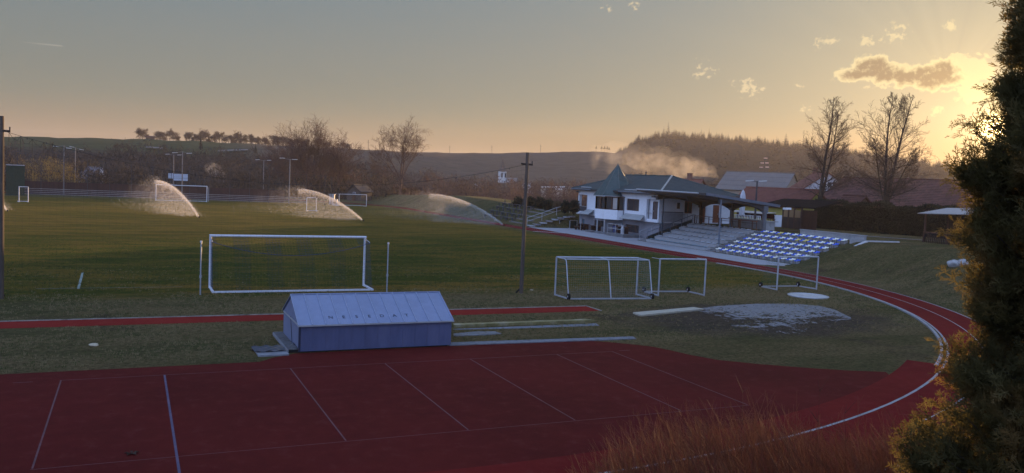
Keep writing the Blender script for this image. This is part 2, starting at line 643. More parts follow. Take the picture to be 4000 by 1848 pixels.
def mat_ground():
    mt, nt, b, out = new_mat('meadow_grass')
    g = N(nt)
    x, y, z = g.sep()
    big = g.noise(.055, 4, .55)
    streak = g.noise(1.0, 5, .65, g.mapping((.16, .55, .5)))
    fine = g.noise(2.6, 6, .72, g.mapping((.75, 1.35, 1)))
    tuft = g.noise(7.0, 5, .75, g.mapping((.8, 1.5, 1)))
    vf = g.noise(22.0, 3, .7)
    f = g.math('ADD', g.math('MULTIPLY', fine, .5), g.math('MULTIPLY', tuft, .5))
    # mown pitch: greener, flecked with straw
    inp = g.math('MULTIPLY', g.rng(y, -4.5, -1.0), g.rng(g.math('ABSOLUTE', g.math('SUBTRACT', x, XC)), 35.5, 31.5))
    inp = g.math('MULTIPLY', inp, g.rng(y, 107, 101))
    green = g.mix(g.rng(f, .36, .64), (.036, .064, .008), (.110, .130, .015))
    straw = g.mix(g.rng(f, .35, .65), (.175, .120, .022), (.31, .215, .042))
    w = g.rng(g.math('ADD', g.math('MULTIPLY', streak, .65), g.math('MULTIPLY', big, .45)), .455, .64)
    # bald goal mouth and the strip behind the goal line
    dx = g.math('DIVIDE', g.math('SUBTRACT', x, 1.0), 11.0)
    dy = g.math('DIVIDE', g.math('SUBTRACT', y, -1.5), 4.2)
    mouth = g.rng(g.math('ADD', g.math('MULTIPLY', dx, dx), g.math('MULTIPLY', dy, dy)), 1.0, .1)
    w2 = g.math('ADD', g.math('MULTIPLY', w, .62), g.math('MULTIPLY', g.math('MULTIPLY', mouth, g.rng(streak, .40, .62)), .75), clamp=True)
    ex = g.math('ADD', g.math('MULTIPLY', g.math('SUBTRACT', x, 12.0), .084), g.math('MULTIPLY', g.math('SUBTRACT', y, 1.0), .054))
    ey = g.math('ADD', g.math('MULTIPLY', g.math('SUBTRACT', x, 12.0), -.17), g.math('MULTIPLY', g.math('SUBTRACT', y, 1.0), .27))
    band = g.rng(g.math('ADD', g.math('MULTIPLY', ex, ex), g.math('MULTIPLY', ey, ey)), 1.1, .0)  # golden strip, part dry straw, part low sunlight painted into the colour
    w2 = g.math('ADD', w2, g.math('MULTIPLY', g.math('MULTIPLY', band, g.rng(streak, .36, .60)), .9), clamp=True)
    w2 = g.math('ADD', w2, g.math('MULTIPLY', g.rng(y, 16, 40), .22), clamp=True)  # far pitch yellowed: evening sunlight put into the grass colour
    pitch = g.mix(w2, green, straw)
    # rough spring meadow round it: dull olive and hay
    hay = g.mix(g.rng(tuft, .34, .66), (.085, .072, .034), (.30, .255, .13))
    olive = g.mix(g.rng(f, .34, .66), (.044, .053, .021), (.150, .158, .066))
    rough = g.mix(g.rng(g.math('ADD', g.math('MULTIPLY', big, .55), g.math('MULTIPLY', streak, .5)), .42, .64), olive, hay)
    earth = g.mix(g.rng(f, .35, .65), (.040, .034, .026), (.10, .086, .064))
    rough = g.mix(g.math('MULTIPLY', g.rng(g.noise(.33, 5, .6), .56, .70), .6), rough, earth)
    cc = g.mix(inp, rough, pitch)
    # muddy sector round the throwing circle
    mx = g.math('DIVIDE', g.math('SUBTRACT', x, 18.6), 7.6)
    my = g.math('DIVIDE', g.math('SUBTRACT', y, -12.6), 4.6)
    md = g.math('ADD', g.math('ADD', g.math('MULTIPLY', mx, mx), g.math('MULTIPLY', my, my)), g.math('MULTIPLY', g.math('SUBTRACT', g.noise(.5, 5, .6), .5), 1.3))
    mud = g.mix(g.rng(f, .34, .66), (.045, .040, .036), (.115, .105, .095))
    cc = g.mix(g.math('MULTIPLY', g.rng(md, 1.15, .35), .8), cc, mud)
    # scattered dry stalks
    cc = g.mix(g.math('MULTIPLY', g.rng(vf, .66, .74), .55), cc, (.30, .26, .15))
    cc = g.mix(g.math('MULTIPLY', g.rng(vf, .36, .27), .6), cc, (.012, .012, .008))
    g.put(b.inputs['Base Color'], cc)
    b.inputs['Roughness'].default_value = .95
    b.inputs['Specular IOR Level'].default_value = .1
    hgt = g.math('ADD', g.math('MULTIPLY', tuft, .6), g.math('MULTIPLY', vf, .4))
    bn = g.bump(hgt, 1.0, .45, b)
    # blades stand up and let low light through
    tr = nt.nodes.new('ShaderNodeBsdfTranslucent')
    g.put(tr.inputs[0], cc)
    nt.links.new(bn, tr.inputs['Normal'])
    mxs = nt.nodes.new('ShaderNodeMixShader')
    mxs.inputs[0].default_value = .25
    nt.links.new(b.outputs[0], mxs.inputs[1])
    nt.links.new(tr.outputs[0], mxs.inputs[2])
    nt.links.new(mxs.outputs[0], out.inputs[0])
    return mt


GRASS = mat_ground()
xs = np.concatenate([np.arange(-90, 30, 2.0), np.arange(30, 70, .5), np.arange(70, 141, 2.0)])
ys = np.concatenate([np.arange(-80, -46, 2.0), np.arange(-46, 12, .5), np.arange(12, 56, .5), np.arange(56, 201, 2.0)])
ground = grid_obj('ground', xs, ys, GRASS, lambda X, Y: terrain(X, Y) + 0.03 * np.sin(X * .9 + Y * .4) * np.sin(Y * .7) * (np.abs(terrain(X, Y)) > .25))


# ------------------------------------------------------------------ distant hills (one ring of land, ridge line taken per bearing)
RIDGE = [(-60, 1.0, 520), (-30, 1.05, 520), (-7, 1.17, 520), (0.2, 1.43, 520), (3.8, 1.5, 520), (13.8, 1.5, 560), (16, 1.47, 640), (17.7, 1.47, 760), (22, 1.60, 860), (26, 1.82, 880), (29.7, 2.05, 900),
         (31.0, 1.95, 900), (32.6, 2.75, 880), (34.4, 3.15, 860), (38, 3.02, 840), (41.2, 2.80, 820), (44.9, 2.5, 800), (50.3, 1.75, 800), (55, 1.1, 800), (70, 1.0, 800), (120, .9, 800)]
RA = np.array([q[0] for q in RIDGE]); RE = np.array([q[1] for q in RIDGE]); RD = np.array([q[2] for q in RIDGE])


def hill_z(az, r):
    e = np.interp(az, RA, RE); D = np.interp(az, RA, RD)
    zt = CAM[2] + np.tan(np.radians(e)) * D
    start = np.interp(az, [-60, -7, 8, 14, 20, 30, 40, 60], [170, 170, 175, 190, 330, 360, 330, 260])
    t = np.clip((r - start) / (D - start), 0, 1)
    up = -3.0 + (zt + 3.0) * (0.35 * t + 0.65 * smooth(t))
    back = np.clip((r - D) / 900, 0, 1)
    return np.where(r > D, zt - 30 * back * back - 6 * back, up)


def hill_pt(az, r):
    return Vector((CAM[0] + r * math.sin(R_(az)), CAM[1] + r * math.cos(R_(az)), float(hill_z(np.array(az), np.array(r)))))


def mat_hill():
    mt, nt, b, out = new_mat('hill_land')
    g = N(nt)
    x, y, z = g.sep()
    n = g.noise(.012, 5, .6)
    n2 = g.noise(.09, 5, .65)
    n3 = g.noise(.6, 4, .7)
    f = g.math('ADD', g.math('MULTIPLY', n2, .6), g.math('MULTIPLY', n3, .4))
    plough = g.mix(g.rng(f, .3, .7), (.085, .062, .045), (.14, .105, .075))
    grass = g.mix(g.rng(f, .3, .7), (.040, .048, .026), (.075, .085, .042))
    scrub = g.mix(g.rng(f, .3, .7), (.030, .026, .022), (.075, .062, .05))
    # ploughed fields to the right of the ridge trees, green to the left, scrub low down
    azm = g.math('MULTIPLY', g.math('ARCTAN2', g.math('SUBTRACT', x, float(CAM[0])), g.math('SUBTRACT', y, float(CAM[1]))), 57.29578)
    c = g.mix(g.rng(azm, 4.0, 9.0), grass, plough)
    wood = g.mix(g.rng(f, .3, .7), (.018, .016, .013), (.045, .038, .03))
    c = g.mix(g.math('MULTIPLY', g.rng(azm, 31.0, 33.0), 1.0), c, wood)
    low = g.rng(g.math('ADD', z, g.math('MULTIPLY', g.math('SUBTRACT', n2, .5), 6)), 11.5, 8.0)
    low = g.math('MULTIPLY', low, g.rng(azm, 16.0, 13.0))
    c = g.mix(low, c, scrub)
    g.put(b.inputs['Base Color'], c)
    b.inputs['Roughness'].default_value = 1.0
    b.inputs['Specular IOR Level'].default_value = 0.0
    g.bump(f, .5, 1.5, b)
    return mt


azs = np.concatenate([np.arange(-150, -20, 5.0), np.arange(-20, 75, .5), np.arange(75, 205, 5.0)])
rr = np.concatenate([np.arange(120, 400, 14), np.arange(400, 1000, 20), np.array([1050, 1150, 1300, 1500, 1800, 2200])])
A, Rr = np.meshgrid(azs, rr)
Z = hill_z(A, Rr)
Z = Z + (np.sin(A * 2.1) * .25 + np.sin(A * 5.3 + 1) * .12) * np.clip((Rr - 200) / 300, 0, 1)
V = np.stack([CAM[0] + Rr * np.sin(np.radians(A)), CAM[1] + Rr * np.cos(np.radians(A)), Z], -1).reshape(-1, 3)
na, nr = len(azs), len(rr)
i = np.arange((nr - 1) * (na - 1)); r_, c_ = i // (na - 1), i % (na - 1)
q = r_ * na + c_
hills = np_obj('hills', V, np.stack([q, q + na, q + na + 1, q + 1], 1), mat_hill(), smooth=True)
tag(hills, kind='structure')


# ------------------------------------------------------------------ track, red court, paving
def mat_tartan(name, c1, c2, worn):
    mt, nt, b, out = new_mat(name)
    g = N(nt)
    n1 = g.noise(.22, 5, .6)
    n2 = g.noise(2.2, 6, .7)
    n3 = g.noise(90, 3, .8)
    f = g.math('ADD', g.math('MULTIPLY', n1, .6), g.math('MULTIPLY', n2, .4))
    c = g.mix(g.rng(f, .34, .66), c1, c2)
    c = g.mix(g.math('MULTIPLY', g.rng(n2, .52, .72), .45), c, worn)
    c = g.mix(g.math('MULTIPLY', g.rng(n3, .40, .60), .35), c, tuple(v * .55 for v in c1))
    g.put(b.inputs['Base Color'], c)
    b.inputs['Roughness'].default_value = .95
    b.inputs['Specular IOR Level'].default_value = .06
    g.bump(n3, .5, .01, b)
    return mt


TRACK = mat_tartan('red_track_rubber', (.118, .0105, .0092), (.165, .014, .012), (.15, .034, .030))
COURT = mat_tartan('worn_red_rubber', (.074, .0095, .0080), (.110, .0130, .0108), (.115, .034, .030))
STRIP = mat_tartan('runway_rubber', (.170, .015, .011), (.225, .020, .015), (.19, .04, .03))


def stadium(r, n=96, full=True):
    """Closed ring of points at distance r from the track axis (counter-clockwise from the near right)."""
    p = []
    for k in range(n + 1):
        a = math.pi + math.pi * k / n
        p.append((XC + r * math.cos(a), YC + r * math.sin(a)))
    for k in range(1, 40):
        p.append((XC + r, YC + (YF - YC) * k / 40))
    for k in range(n + 1):
        a = math.pi * k / n
        p.append((XC + r * math.cos(a), YF + r * math.sin(a)))
    for k in range(1, 40):
        p.append((XC - r, YF - (YF - YC) * k / 40))
    p.append(p[0])
    return p


def ring(name, r0, r1, z, mat, kind='structure'):
    b = MB()
    b.strip([(x, y, z) for x, y in stadium(r0)], [(x, y, z) for x, y in stadium(r1)])
    o = b.build(name, mat)
    return tag(o, kind=kind)


track = ring('running_track', RB - .02, RB + 2.62, .008, TRACK)
PAINT = M('worn_white_paint', (.27, .27, .27), .7, var=.3, scale=1.2, c2=(.26, .16, .16), amt=.6)
THIN = M('faded_line_paint', (.115, .050, .055), .8, var=.4, scale=1.6, c2=(.12, .03, .03), amt=.9)
BLUEP = M('blue_grey_line_paint', (.085, .068, .115), .8, var=.25, scale=1.6, c2=(.16, .08, .1), amt=.5)


def arc_line(b, r, w, a0, a1, z=.013, n=90):
    l, rr_ = [], []
    for k in range(n + 1):
        a = R_(a0 + (a1 - a0) * k / n)
        l.append((XC + (r - w / 2) * math.cos(a), YC + (r - w / 2) * math.sin(a), z))
        rr_.append((XC + (r + w / 2) * math.cos(a), YC + (r + w / 2) * math.sin(a), z))
    b.strip(l, rr_)


# painted lines on the near bend and along the straight
b = MB()
arc_line(b, RB + .03, .085, 180, 360)
arc_line(b, RB + 2.55, .085, 180, 360)
b.strip([(XC + RB - .01, YC, .013), (XC + RB - .01, 88, .013)], [(XC + RB + .02, YC, .013), (XC + RB + .02, 88, .013)])
b.strip([(XC + RB + 2.5, YC, .013), (XC + RB + 2.5, 88, .013)], [(XC + RB + 2.58, YC, .013), (XC + RB + 2.58, 88, .013)])
tag(b.build('track_edge_lines', PAINT), kind='structure')
b = MB()
arc_line(b, RB + 1.28, .05, 290, 360)
b.strip([(XC + RB + 1.26, YC, .013), (XC + RB + 1.26, 88, .013)], [(XC + RB + 1.31, YC, .013), (XC + RB + 1.31, 88, .013)])
tag(b.build('lane_line', PAINT), kind='structure')
# raised white kerb beside the grass of the bend
KERB = M('white_kerb', (.27, .27, .27), .7, var=.3, scale=2.0, c2=(.2, .2, .19), amt=.5)
b = MB()
l0, l1, h0, h1 = [], [], [], []
for k in range(91):
    a = R_(303 + 62 * k / 90)
    for lst, r, z in ((l0, RB - .24, .0), (h0, RB - .24, .07), (h1, RB - .13, .07), (l1, RB - .13, .0)):
        lst.append((XC + r * math.cos(a), YC + r * math.sin(a), z))
b.strip(l0, h0); b.strip(h0, h1); b.strip(h1, l1)
tag(b.build('kerb', KERB), kind='structure')

# red D-shaped court
poly = [(-3.6, -16.42), (-3.1, -15.9), (-2.4, -15.47), (2.9, -15.40), (8.1, -15.55), (8.7, -15.9), (9.3, -16.42), (9.9, -17.0), (10.2, -17.7), (10.45, -18.6), (10.9, -19.5), (11.9, -20.4), (13.2, -21.3), (14.4, -22.0), (15.45, -22.42)]
arc = []
for k in range(60):
    a = 298.6 - k * 2.02
    arc.append((XC + (RB - 1.15) * math.cos(R_(a)), YC + (RB - 1.15) * math.sin(R_(a))))
arc = [q for q in arc if q[0] < 15.4 and q[1] < -16.42]
b = MB()
tri = poly + arc + [(arc[-1][0], -16.42)]
b.poly([(x, y, .006) for x, y in tri])
court = tag(b.build('red_court', COURT), kind='structure')
b = MB()
l, rr_ = [], []
for k in range(80):
    a = R_(304 - k * 1.5)
    l.append((XC + (RB - 1.16) * math.cos(a), YC + (RB - 1.16) * math.sin(a), .007)); rr_.append((XC + (RB - .01) * math.cos(a), YC + (RB - .01) * math.sin(a), .007))
b.strip(l, rr_)
tag(b.build('inner_lane', TRACK), kind='structure')


def gline(b, p, q, w, z=.012):
    p, q = Vector((p[0], p[1], z)), Vector((q[0], q[1], z))
    d = (q - p).normalized()
    s = Vector((-d.y, d.x, 0)) * w / 2
    b.poly([p - s, q - s, q + s, p + s])


b = MB()
for x in (-8.80, -2.88, -.05, 2.74, 5.85, 8.0):
    gline(b, (x, -17.52), (x, -24.55), .036)
gline(b, (-8.83, -17.5), (8.03, -17.5), .028)
gline(b, (-8.83, -24.6), (8.03, -24.6), .022)
gline(b, (-9.9, -17.5), (-9.45, -17.5), .035)
gline(b, (8.3, -17.45), (8.75, -17.45), .035)
tag(b.build('court_lines', THIN), kind='structure')
b = MB()
gline(b, (-6.28, -17.52), (-6.28, -27.6), .052)
tag(b.build('court_centre_line', BLUEP), kind='structure')

# red run-up strip beside the pitch
b = MB()
b.poly([(-60, -9.42, .006), (12.2, -9.42, .006), (12.24, -8.06, .006), (-60, -8.06, .006)])
tag(b.build('runway', STRIP), kind='structure')
b = MB()
b.box(-60, 12.3, -8.05, -8.0, -.05, .035)
b.box(12.25, 12.3, -9.42, -8.05, -.05, .03)
tag(b.build('runway_edging', M('pale_edging', (.30, .28, .24), .9, var=.4, scale=.9, c2=(.07, .06, .04), amt=.9)), kind='structure')

# paved apron in front of the stands and clubhouse
PAVE = M('grey_paving', (.30, .30, .31), .85, var=.18, scale=.5, c2=(.20, .20, .20), amt=.5, bump=.1)
b = MB()
b.poly([(36.62, 53.7, .016), (36.62, 36.5, .016), (36.62, 30, .016), (36.62, 9.0, .016), (38.6, 7.6, .016), (40.4, 7.9, .016), (40.4, 31, .016), (43.0, 31.2, .016), (43.0, 49.2, .016), (40.6, 49.4, .016)])
tag(b.build('paved_apron', PAVE), kind='structure')
b = MB()
b.poly([(33.6, 42.5, .020), (36.7, 40.0, .020), (36.7, 40.7, .020), (33.9, 42.8, .020)])
tag(b.build('crossing_slab', M('pale_slab', (.42, .41, .40), .9)), kind='structure')

# terrace path above the bank, gravel
b = MB()
L_ = [(48.9, 26), (50.4, 23.3), (52.6, 18.0), (55.0, 13.2), (57.6, 8.2), (60.2, 3.0), (62, -2)]
b.strip([(x - .35, y - .1, float(terrain(x, y)) + .03) for x, y in L_], [(x + .35, y + .2, float(terrain(x, y)) + .03) for x, y in L_])
tag(b.build('path', M('gravel_path', (.23, .21, .19), .95, var=.3, scale=3)), kind='structure')
# ------------------------------------------------------------------ clubhouse
WHITE = M('white_render', (.76, .77, .79), .85, var=.07, scale=.8, c2=(.42, .42, .43), amt=.35, bump=.05)
GREYR = M('grey_render', (.25, .25, .27), .9, var=.12, scale=.8, c2=(.17, .17, .18), amt=.5, bump=.08)
ROOFG = M('dark_green_tiles', (.036, .060, .066), .55, var=.25, scale=1.5, spec=.4, c2=(.055, .07, .07), amt=.5)
ROOFG2 = M('dark_green_shingle', (.034, .066, .066), .6, var=.3, scale=2.2, spec=.35, c2=(.05, .08, .075), amt=.5)
FASC = M('dark_fascia', (.045, .045, .05), .7)
PALEM = M('galvanised_metal', (.42, .43, .44), .45, metal=.4, var=.12)
DARKW = M('dark_brown_wood', (.065, .032, .022), .65, var=.3, scale=4, stretch=(1, 1, .2))
REDW = M('red_brown_wood', (.19, .062, .030), .6, var=.25, scale=4, stretch=(1, 1, .2))
GLASS = M('window_glass', (.045, .047, .05), .08, var=.1, spec=.8)
CURT = M('pale_curtain', (.42, .38, .34), .9, var=.12, scale=5)
DOORG = M('grey_brown_door', (.10, .075, .068), .6, var=.12)
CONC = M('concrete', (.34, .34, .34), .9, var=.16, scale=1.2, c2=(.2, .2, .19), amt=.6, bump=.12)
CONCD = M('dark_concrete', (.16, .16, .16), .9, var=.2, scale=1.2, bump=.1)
STEEL = M('blue_grey_steel', (.13, .15, .18), .5, metal=.2, var=.12)
STEELD = M('dark_steel', (.055, .058, .065), .55, metal=.2)
AWN = M('awning_sheet', (.36, .37, .36), .4, var=.15, scale=1.5)
BROWNST = M('brown_steel', (.11, .055, .036), .6, metal=.1, var=.2)
SOFF = M('dark_soffit', (.060, .056, .054), .8, var=.2, scale=2)


def holes_wall(b, fix, lo, hi, z0, z1, th, holes, axis='X', out=-1):
    """Wall in the plane axis=fix from lo to hi with rectangular openings; th goes away from side 'out'."""
    cu = sorted({lo, hi, *[h[0] for h in holes], *[h[1] for h in holes]})
    cz = sorted({z0, z1, *[h[2] for h in holes], *[h[3] for h in holes]})
    for a, c in zip(cu, cu[1:]):
        run = None
        for e, d in list(zip(cz, cz[1:])) + [(None, None)]:
            solid = e is not None and not any(h[0] <= (a + c) / 2 <= h[1] and h[2] <= (e + d) / 2 <= h[3] for h in holes)
            if solid:
                run = (run[0], d) if run else (e, d)
            elif run:
                if axis == 'X':
                    b.box(*sorted((fix, fix - out * th)), a, c, *run)
                else:
                    b.box(a, c, *sorted((fix, fix - out * th)), *run)
                run = None


def window(parent, fix, a0, a1, z0, z1, axis='X', out=-1, name='window', frame=None, w=.08, mull=1, rail=None, depth=.12, back=None, fr=None):
    """Frame with sash bars standing in a wall opening, and its pane as a child."""
    frame = frame or DARKW
    b = MB()
    p0, p1 = fix - out * (depth + .06), fix - out * depth

    def bar(u0, u1, v0, v1):
        if axis == 'X':
            b.box(min(p0, p1), max(p0, p1), u0, u1, v0, v1)
        else:
            b.box(u0, u1, min(p0, p1), max(p0, p1), v0, v1)
    bar(a0, a1, z0, z0 + w); bar(a0, a1, z1 - w, z1)
    bar(a0, a0 + w, z0 + w, z1 - w); bar(a1 - w, a1, z0 + w, z1 - w)
    for k in range(1, mull + 1):
        c = a0 + (a1 - a0) * k / (mull + 1)
        bar(c - w * .4, c + w * .4, z0 + w, z1 - w)
    f = b.build(name, frame, parent)
    g = MB()
    q0, q1 = fix - out * (depth + .045), fix - out * (depth + .03)
    if axis == 'X':
        g.box(min(q0, q1), max(q0, q1), a0 + w * .5, a1 - w * .5, z0 + w * .5, z1 - w * .5)
    else:
        g.box(a0 + w * .5, a1 - w * .5, min(q0, q1), max(q0, q1), z0 + w * .5, z1 - w * .5)
    g.build('pane', back or GLASS, f)
    return f


club = thing('clubhouse', 'white clubhouse with dark green hipped roof and pointed turret beside the stand', 'building', (47.5, 40, 0))
# lower storey
b = MB()
holes_wall(b, 43.0, 31.6, 48.95, 0, 1.84, .3, [(42.9, 45.2, .62, 1.30), (39.8, 41.1, 0, 1.22), (35.5, 38.2, .45, 1.28), (47.6, 48.2, 0, 1.25)])
b.box(43.3, 52, 31.6, 31.9, 0, 1.84)
b.box(43.3, 52, 48.65, 48.95, 0, 1.84)
b.box(51.7, 52, 31.9, 48.65, 0, 1.84)
b.build('basement_wall', GREYR, club)
window(club, 43.0, 42.9, 45.2, .62, 1.30, name='basement_window', mull=2)
window(club, 43.0, 35.5, 38.2, .45, 1.28, name='basement_window', mull=2)
b = MB(); b.box(43.1, 43.16, 39.85, 41.05, 0, 1.2); d = b.build('basement_door', DARKW, club)
b = MB(); b.box(43.05, 43.095, 40.0, 40.06, .55, .62); b.build('handle', PALEM, d)
b = MB(); b.box(43.1, 43.15, 47.62, 48.18, 0, 1.22); b.build('basement_door', M('blue_green_door', (.10, .15, .17), .6), club)
# floor slab band with white edge
b = MB(); b.box(42.62, 52.1, 31.45, 49.1, 1.842, 1.95); b.build('floor_slab', WHITE, club)
# upper walls
b = MB()
fh = [(46.85, 48.82, 2.22, 4.18), (40.3, 44.6, 1.952, 4.4), (35.38, 37.95, 2.84, 4.13), (31.78, 33.9, 2.16, 4.24)]
holes_wall(b, 42.8, 31.55, 49.05, 1.952, 4.86, .25, fh)
sh = [(43.4, 45.25, 1.96, 4.3), (45.0, 45.52, 3.3, 4.06)]
holes_wall(b, 31.55, 43.05, 52.0, 1.952, 4.86, .25, [(45.02, 45.56, 3.3, 4.06), (46.0, 47.02, 2.9, 4.2), (48.25, 48.72, 1.952, 4.2), (49.68, 50.54, 1.96, 3.88)], axis='Y')
holes_wall(b, 49.05, 43.05, 52.0, 1.952, 4.86, .25, [(43.15, 45.6, 2.75, 4.2)], axis='Y', out=1)
b.box(51.75, 52.0, 31.8, 48.8, 1.952, 4.86)
b.box(43.05, 45.9, 46.2, 46.4, 1.952, 4.8)          # porch partition
b.box(45.75, 45.9, 46.4, 48.8, 1.952, 4.8)
b.box(43.20, 43.4, 31.82, 34.05, 1.952, 4.8)         # door alcove
b.build('wall', WHITE, club)
b = MB(); b.box(42.86, 43.0, 46.85, 48.82, 2.22, 2.78); b.build('porch_parapet', M('slate_panel', (.075, .078, .09), .7), club)
b = MB(); b.box(42.84, 43.02, 46.85, 48.82, 2.781, 2.83); b.build('porch_rail', PALEM, club)
b = MB(); b.box(42.77, 42.95, 46.80, 46.86, 2.2, 4.2); b.box(42.77, 42.95, 46.80, 48.84, 4.18, 4.23); b.build('porch_trim', M('grey_trim', (.3, .31, .33), .7), club)
window(club, 42.8, 35.38, 37.95, 2.84, 4.13, mull=1, w=.11)
window(club, 31.55, 45.02, 45.56, 3.3, 4.06, axis='Y', mull=0, w=.06, frame=WHITE)
window(club, 31.55, 46.0, 47.02, 2.9, 4.2, axis='Y', mull=1, w=.11, frame=REDW)
b = MB(); b.box(43.15, 43.198, 31.98, 33.1, 2.16, 3.92); d = b.build('door', DOORG, club)
b = MB(); b.box(43.09, 43.148, 32.98, 33.04, 2.95, 3.07); b.build('handle', PALEM, d)
b = MB(); b.box(43.13, 43.199, 31.9, 31.975, 2.0, 3.98); b.box(43.13, 43.199, 33.105, 33.2, 2.0, 3.98); b.box(43.13, 43.199, 31.975, 33.105, 3.93, 4.02); b.build('door_frame', DARKW, club)
b = MB(); b.box(42.9, 42.96, 33.1, 33.9, 2.72, 2.80); b.build('alcove_rail', PALEM, club)
b = MB(); b.box(49.70, 50.52, 31.62, 31.68, 1.96, 3.86); d = b.build('door', REDW, club)
b = MB(); b.box(50.36, 50.42, 31.56, 31.62, 2.85, 2.97); b.build('handle', PALEM, d)
b = MB(); b.box(48.27, 48.70, 31.62, 31.68, 1.96, 4.18); b.build('door', REDW, club)
# bay: white apron, brown glazing
bp = [(42.79, 44.2), (41.25, 42.1), (41.3, 40.1), (42.05, 38.55), (42.79, 38.35)]
b = MB(); b.prism([(x, y) for x, y in bp], 1.70, 2.78); bay = b.build('bay', WHITE, club)
b = MB()
for (p, q), nm in zip(zip(bp, bp[1:]), (2, 2, 2, 1)):
    for k in range(nm + 1):
        t = k / nm
        x, y = p[0] + (q[0] - p[0]) * t, p[1] + (q[1] - p[1]) * t
        b.boxr((x + .10, y), .07, .07, 2.78, 4.28, 0)
    b.beam((p[0] + .1, p[1], 2.83), (q[0] + .1, q[1], 2.83), .1)
    b.beam((p[0] + .1, p[1], 4.22), (q[0] + .1, q[1], 4.22), .12)
f = b.build('bay_window', DARKW, club)
b = MB()
for p, q in zip(bp, bp[1:]):
    b.beam((p[0] + .16, p[1], 3.53), (q[0] + .16, q[1], 3.53), .02, 1.32)
b.build('pane', GLASS, f)
b = MB(); b.beam((41.52, 40.0, 3.5), (42.1, 38.75, 3.5), .02, 1.28); b.build('blind', CURT, f)
b = MB(); b.box(42.45, 42.75, 41.0, 42.2, 2.86, 4.15); b.build('blind', CURT, f)
b = MB(); b.prism([(42.7, 43.9), (41.6, 42.6), (41.6, 40.2), (42.7, 38.6)], 4.26, 4.29); b.build('bay_soffit', SOFF, club)
# two round posts under the bay
for y in (41.8, 40.2):
    b = MB(); b.tube([(41.45, y, 0), (41.45, y, 1.70)], .085, 12); b.build('bay_post', PALEM, club)
# turret roof
tc = Vector((43.55, 41.4, 0)); tr_ = 2.62
b = MB()
tv = [(tc.x + tr_ * math.cos(R_(22.5 + 45 * k)), tc.y + tr_ * math.sin(R_(22.5 + 45 * k)), 4.30) for k in range(8)]
ap = (tc.x, tc.y, 7.95)
for k in range(8):
    b.poly([tv[k], tv[(k + 1) % 8], ap])
b.poly(list(reversed(tv)))
tur = b.build('turret_roof', ROOFG2, club)
b = MB()
for k in range(8):
    p = Vector(tv[k])
    b.tube([p, p.lerp(Vector(ap), .5), Vector(ap)], [.045, .035, .02], 6)
b.tube([(ap[0], ap[1], 7.9), (ap[0], ap[1], 8.12)], [.05, .02], 6)
b.build('turret_ridge', M('greenish_ridge', (.10, .125, .115), .6), tur)
b = MB()
for k in range(8):
    b.beam((tv[k][0], tv[k][1], 4.27), (tv[(k + 1) % 8][0], tv[(k + 1) % 8][1], 4.27), .06, .10)
b.build('turret_gutter', PALEM, tur)
# main hipped roof
ex0, ex1, ey0, ey1, ez = 42.15, 52.65, 30.6, 49.75, 4.90
rl, rr2 = (47.4, 45.2, 6.78), (47.4, 36.2, 6.78)
c00, c01, c10, c11 = (ex0, ey0, ez), (ex0, ey1, ez), (ex1, ey0, ez), (ex1, ey1, ez)
b = MB()


def tiled(b, lo_a, lo_b, hi_b, hi_a, rows):
    """Roof plane as overlapping courses (each a thin wedge)."""
    lo_a, lo_b, hi_a, hi_b = map(Vector, (lo_a, lo_b, hi_a, hi_b))
    n = (lo_b - lo_a).cross(hi_a - lo_a)
    n = n.normalized() if n.length > 1e-6 else (lo_b - lo_a).cross(hi_b - lo_a).normalized()
    if n.z < 0: n = -n
    for k in range(rows):
        t0, t1 = k / rows, (k + 1) / rows
        a0, a1 = lo_a.lerp(hi_a, t0), lo_a.lerp(hi_a, t1)
        b0, b1 = lo_b.lerp(hi_b, t0), lo_b.lerp(hi_b, t1)
        b.poly([a0 + n * .045, b0 + n * .045, b1 + n * .008, a1 + n * .008])
        b.poly([a0, b0, b0 + n * .045, a0 + n * .045])


tiled(b, c00, c01, rl, rr2, 18)
tiled(b, c10, c00, rr2, rr2, 18)
tiled(b, c01, c11, rl, rl, 18)
tiled(b, c11, c10, rr2, rl, 18)
roof = b.build('roof', ROOFG, club)
b = MB()
b.box(ex0, ex1, ey0, ey1, ez - .16, ez - .04)
b.build('roof_fascia', FASC, club)
b = MB()
b.tube([Vector(c00) + Vector((0, 0, .08)), Vector(rr2) + Vector((0, 0, .06))], .11, 6)
b.build('hip_cap', M('pale_hip_cap', (.38, .37, .33), .8, var=.2), roof)
b = MB()
b.tube([Vector(rl) + Vector((0, 0, .05)), Vector(rr2) + Vector((0, 0, .05))], .08, 6)
b.tube([Vector(rl) + Vector((0, 0, .05)), Vector(c01) + Vector((0, 0, .05))], .08, 6)
b.tube([Vector(rr2) + Vector((0, 0, .05)), Vector(c10) + Vector((0, 0, .05))], .08, 6)
b.build('ridge_cap', ROOFG2, roof)
b = MB()
b.tube([(42.55, 47.9, 5.12), (42.55, 45.6, 5.12)], .07, 8)
b.build('snow_guard', PALEM, roof)
b = MB()
b.tube([(42.55, 38.0, 5.10), (42.55, 35.4, 5.10)], .07, 8)
b.build('snow_guard', PALEM, roof)
b = MB()
b.tube([(42.08, 31.4, 4.86), (42.08, 38.6, 4.86)], .07, 8)
b.build('gutter', STEEL, club)
b = MB(); b.tube([(42.08, 44.9, 4.86), (42.08, 49.7, 4.86)], .06, 8); b.build('gutter', STEEL, club)
b = MB()
b.tube([(42.1, 38.2, 4.82), (42.4, 38.3, 4.4), (42.72, 38.35, 4.2), (42.72, 38.35, .1)], .05, 8)
b.build('downpipe', STEEL, club)
pr = onX(775 * .4202 / S_ + 2200 / S_, (580 + 240 * .4202) / S_, 47.6)
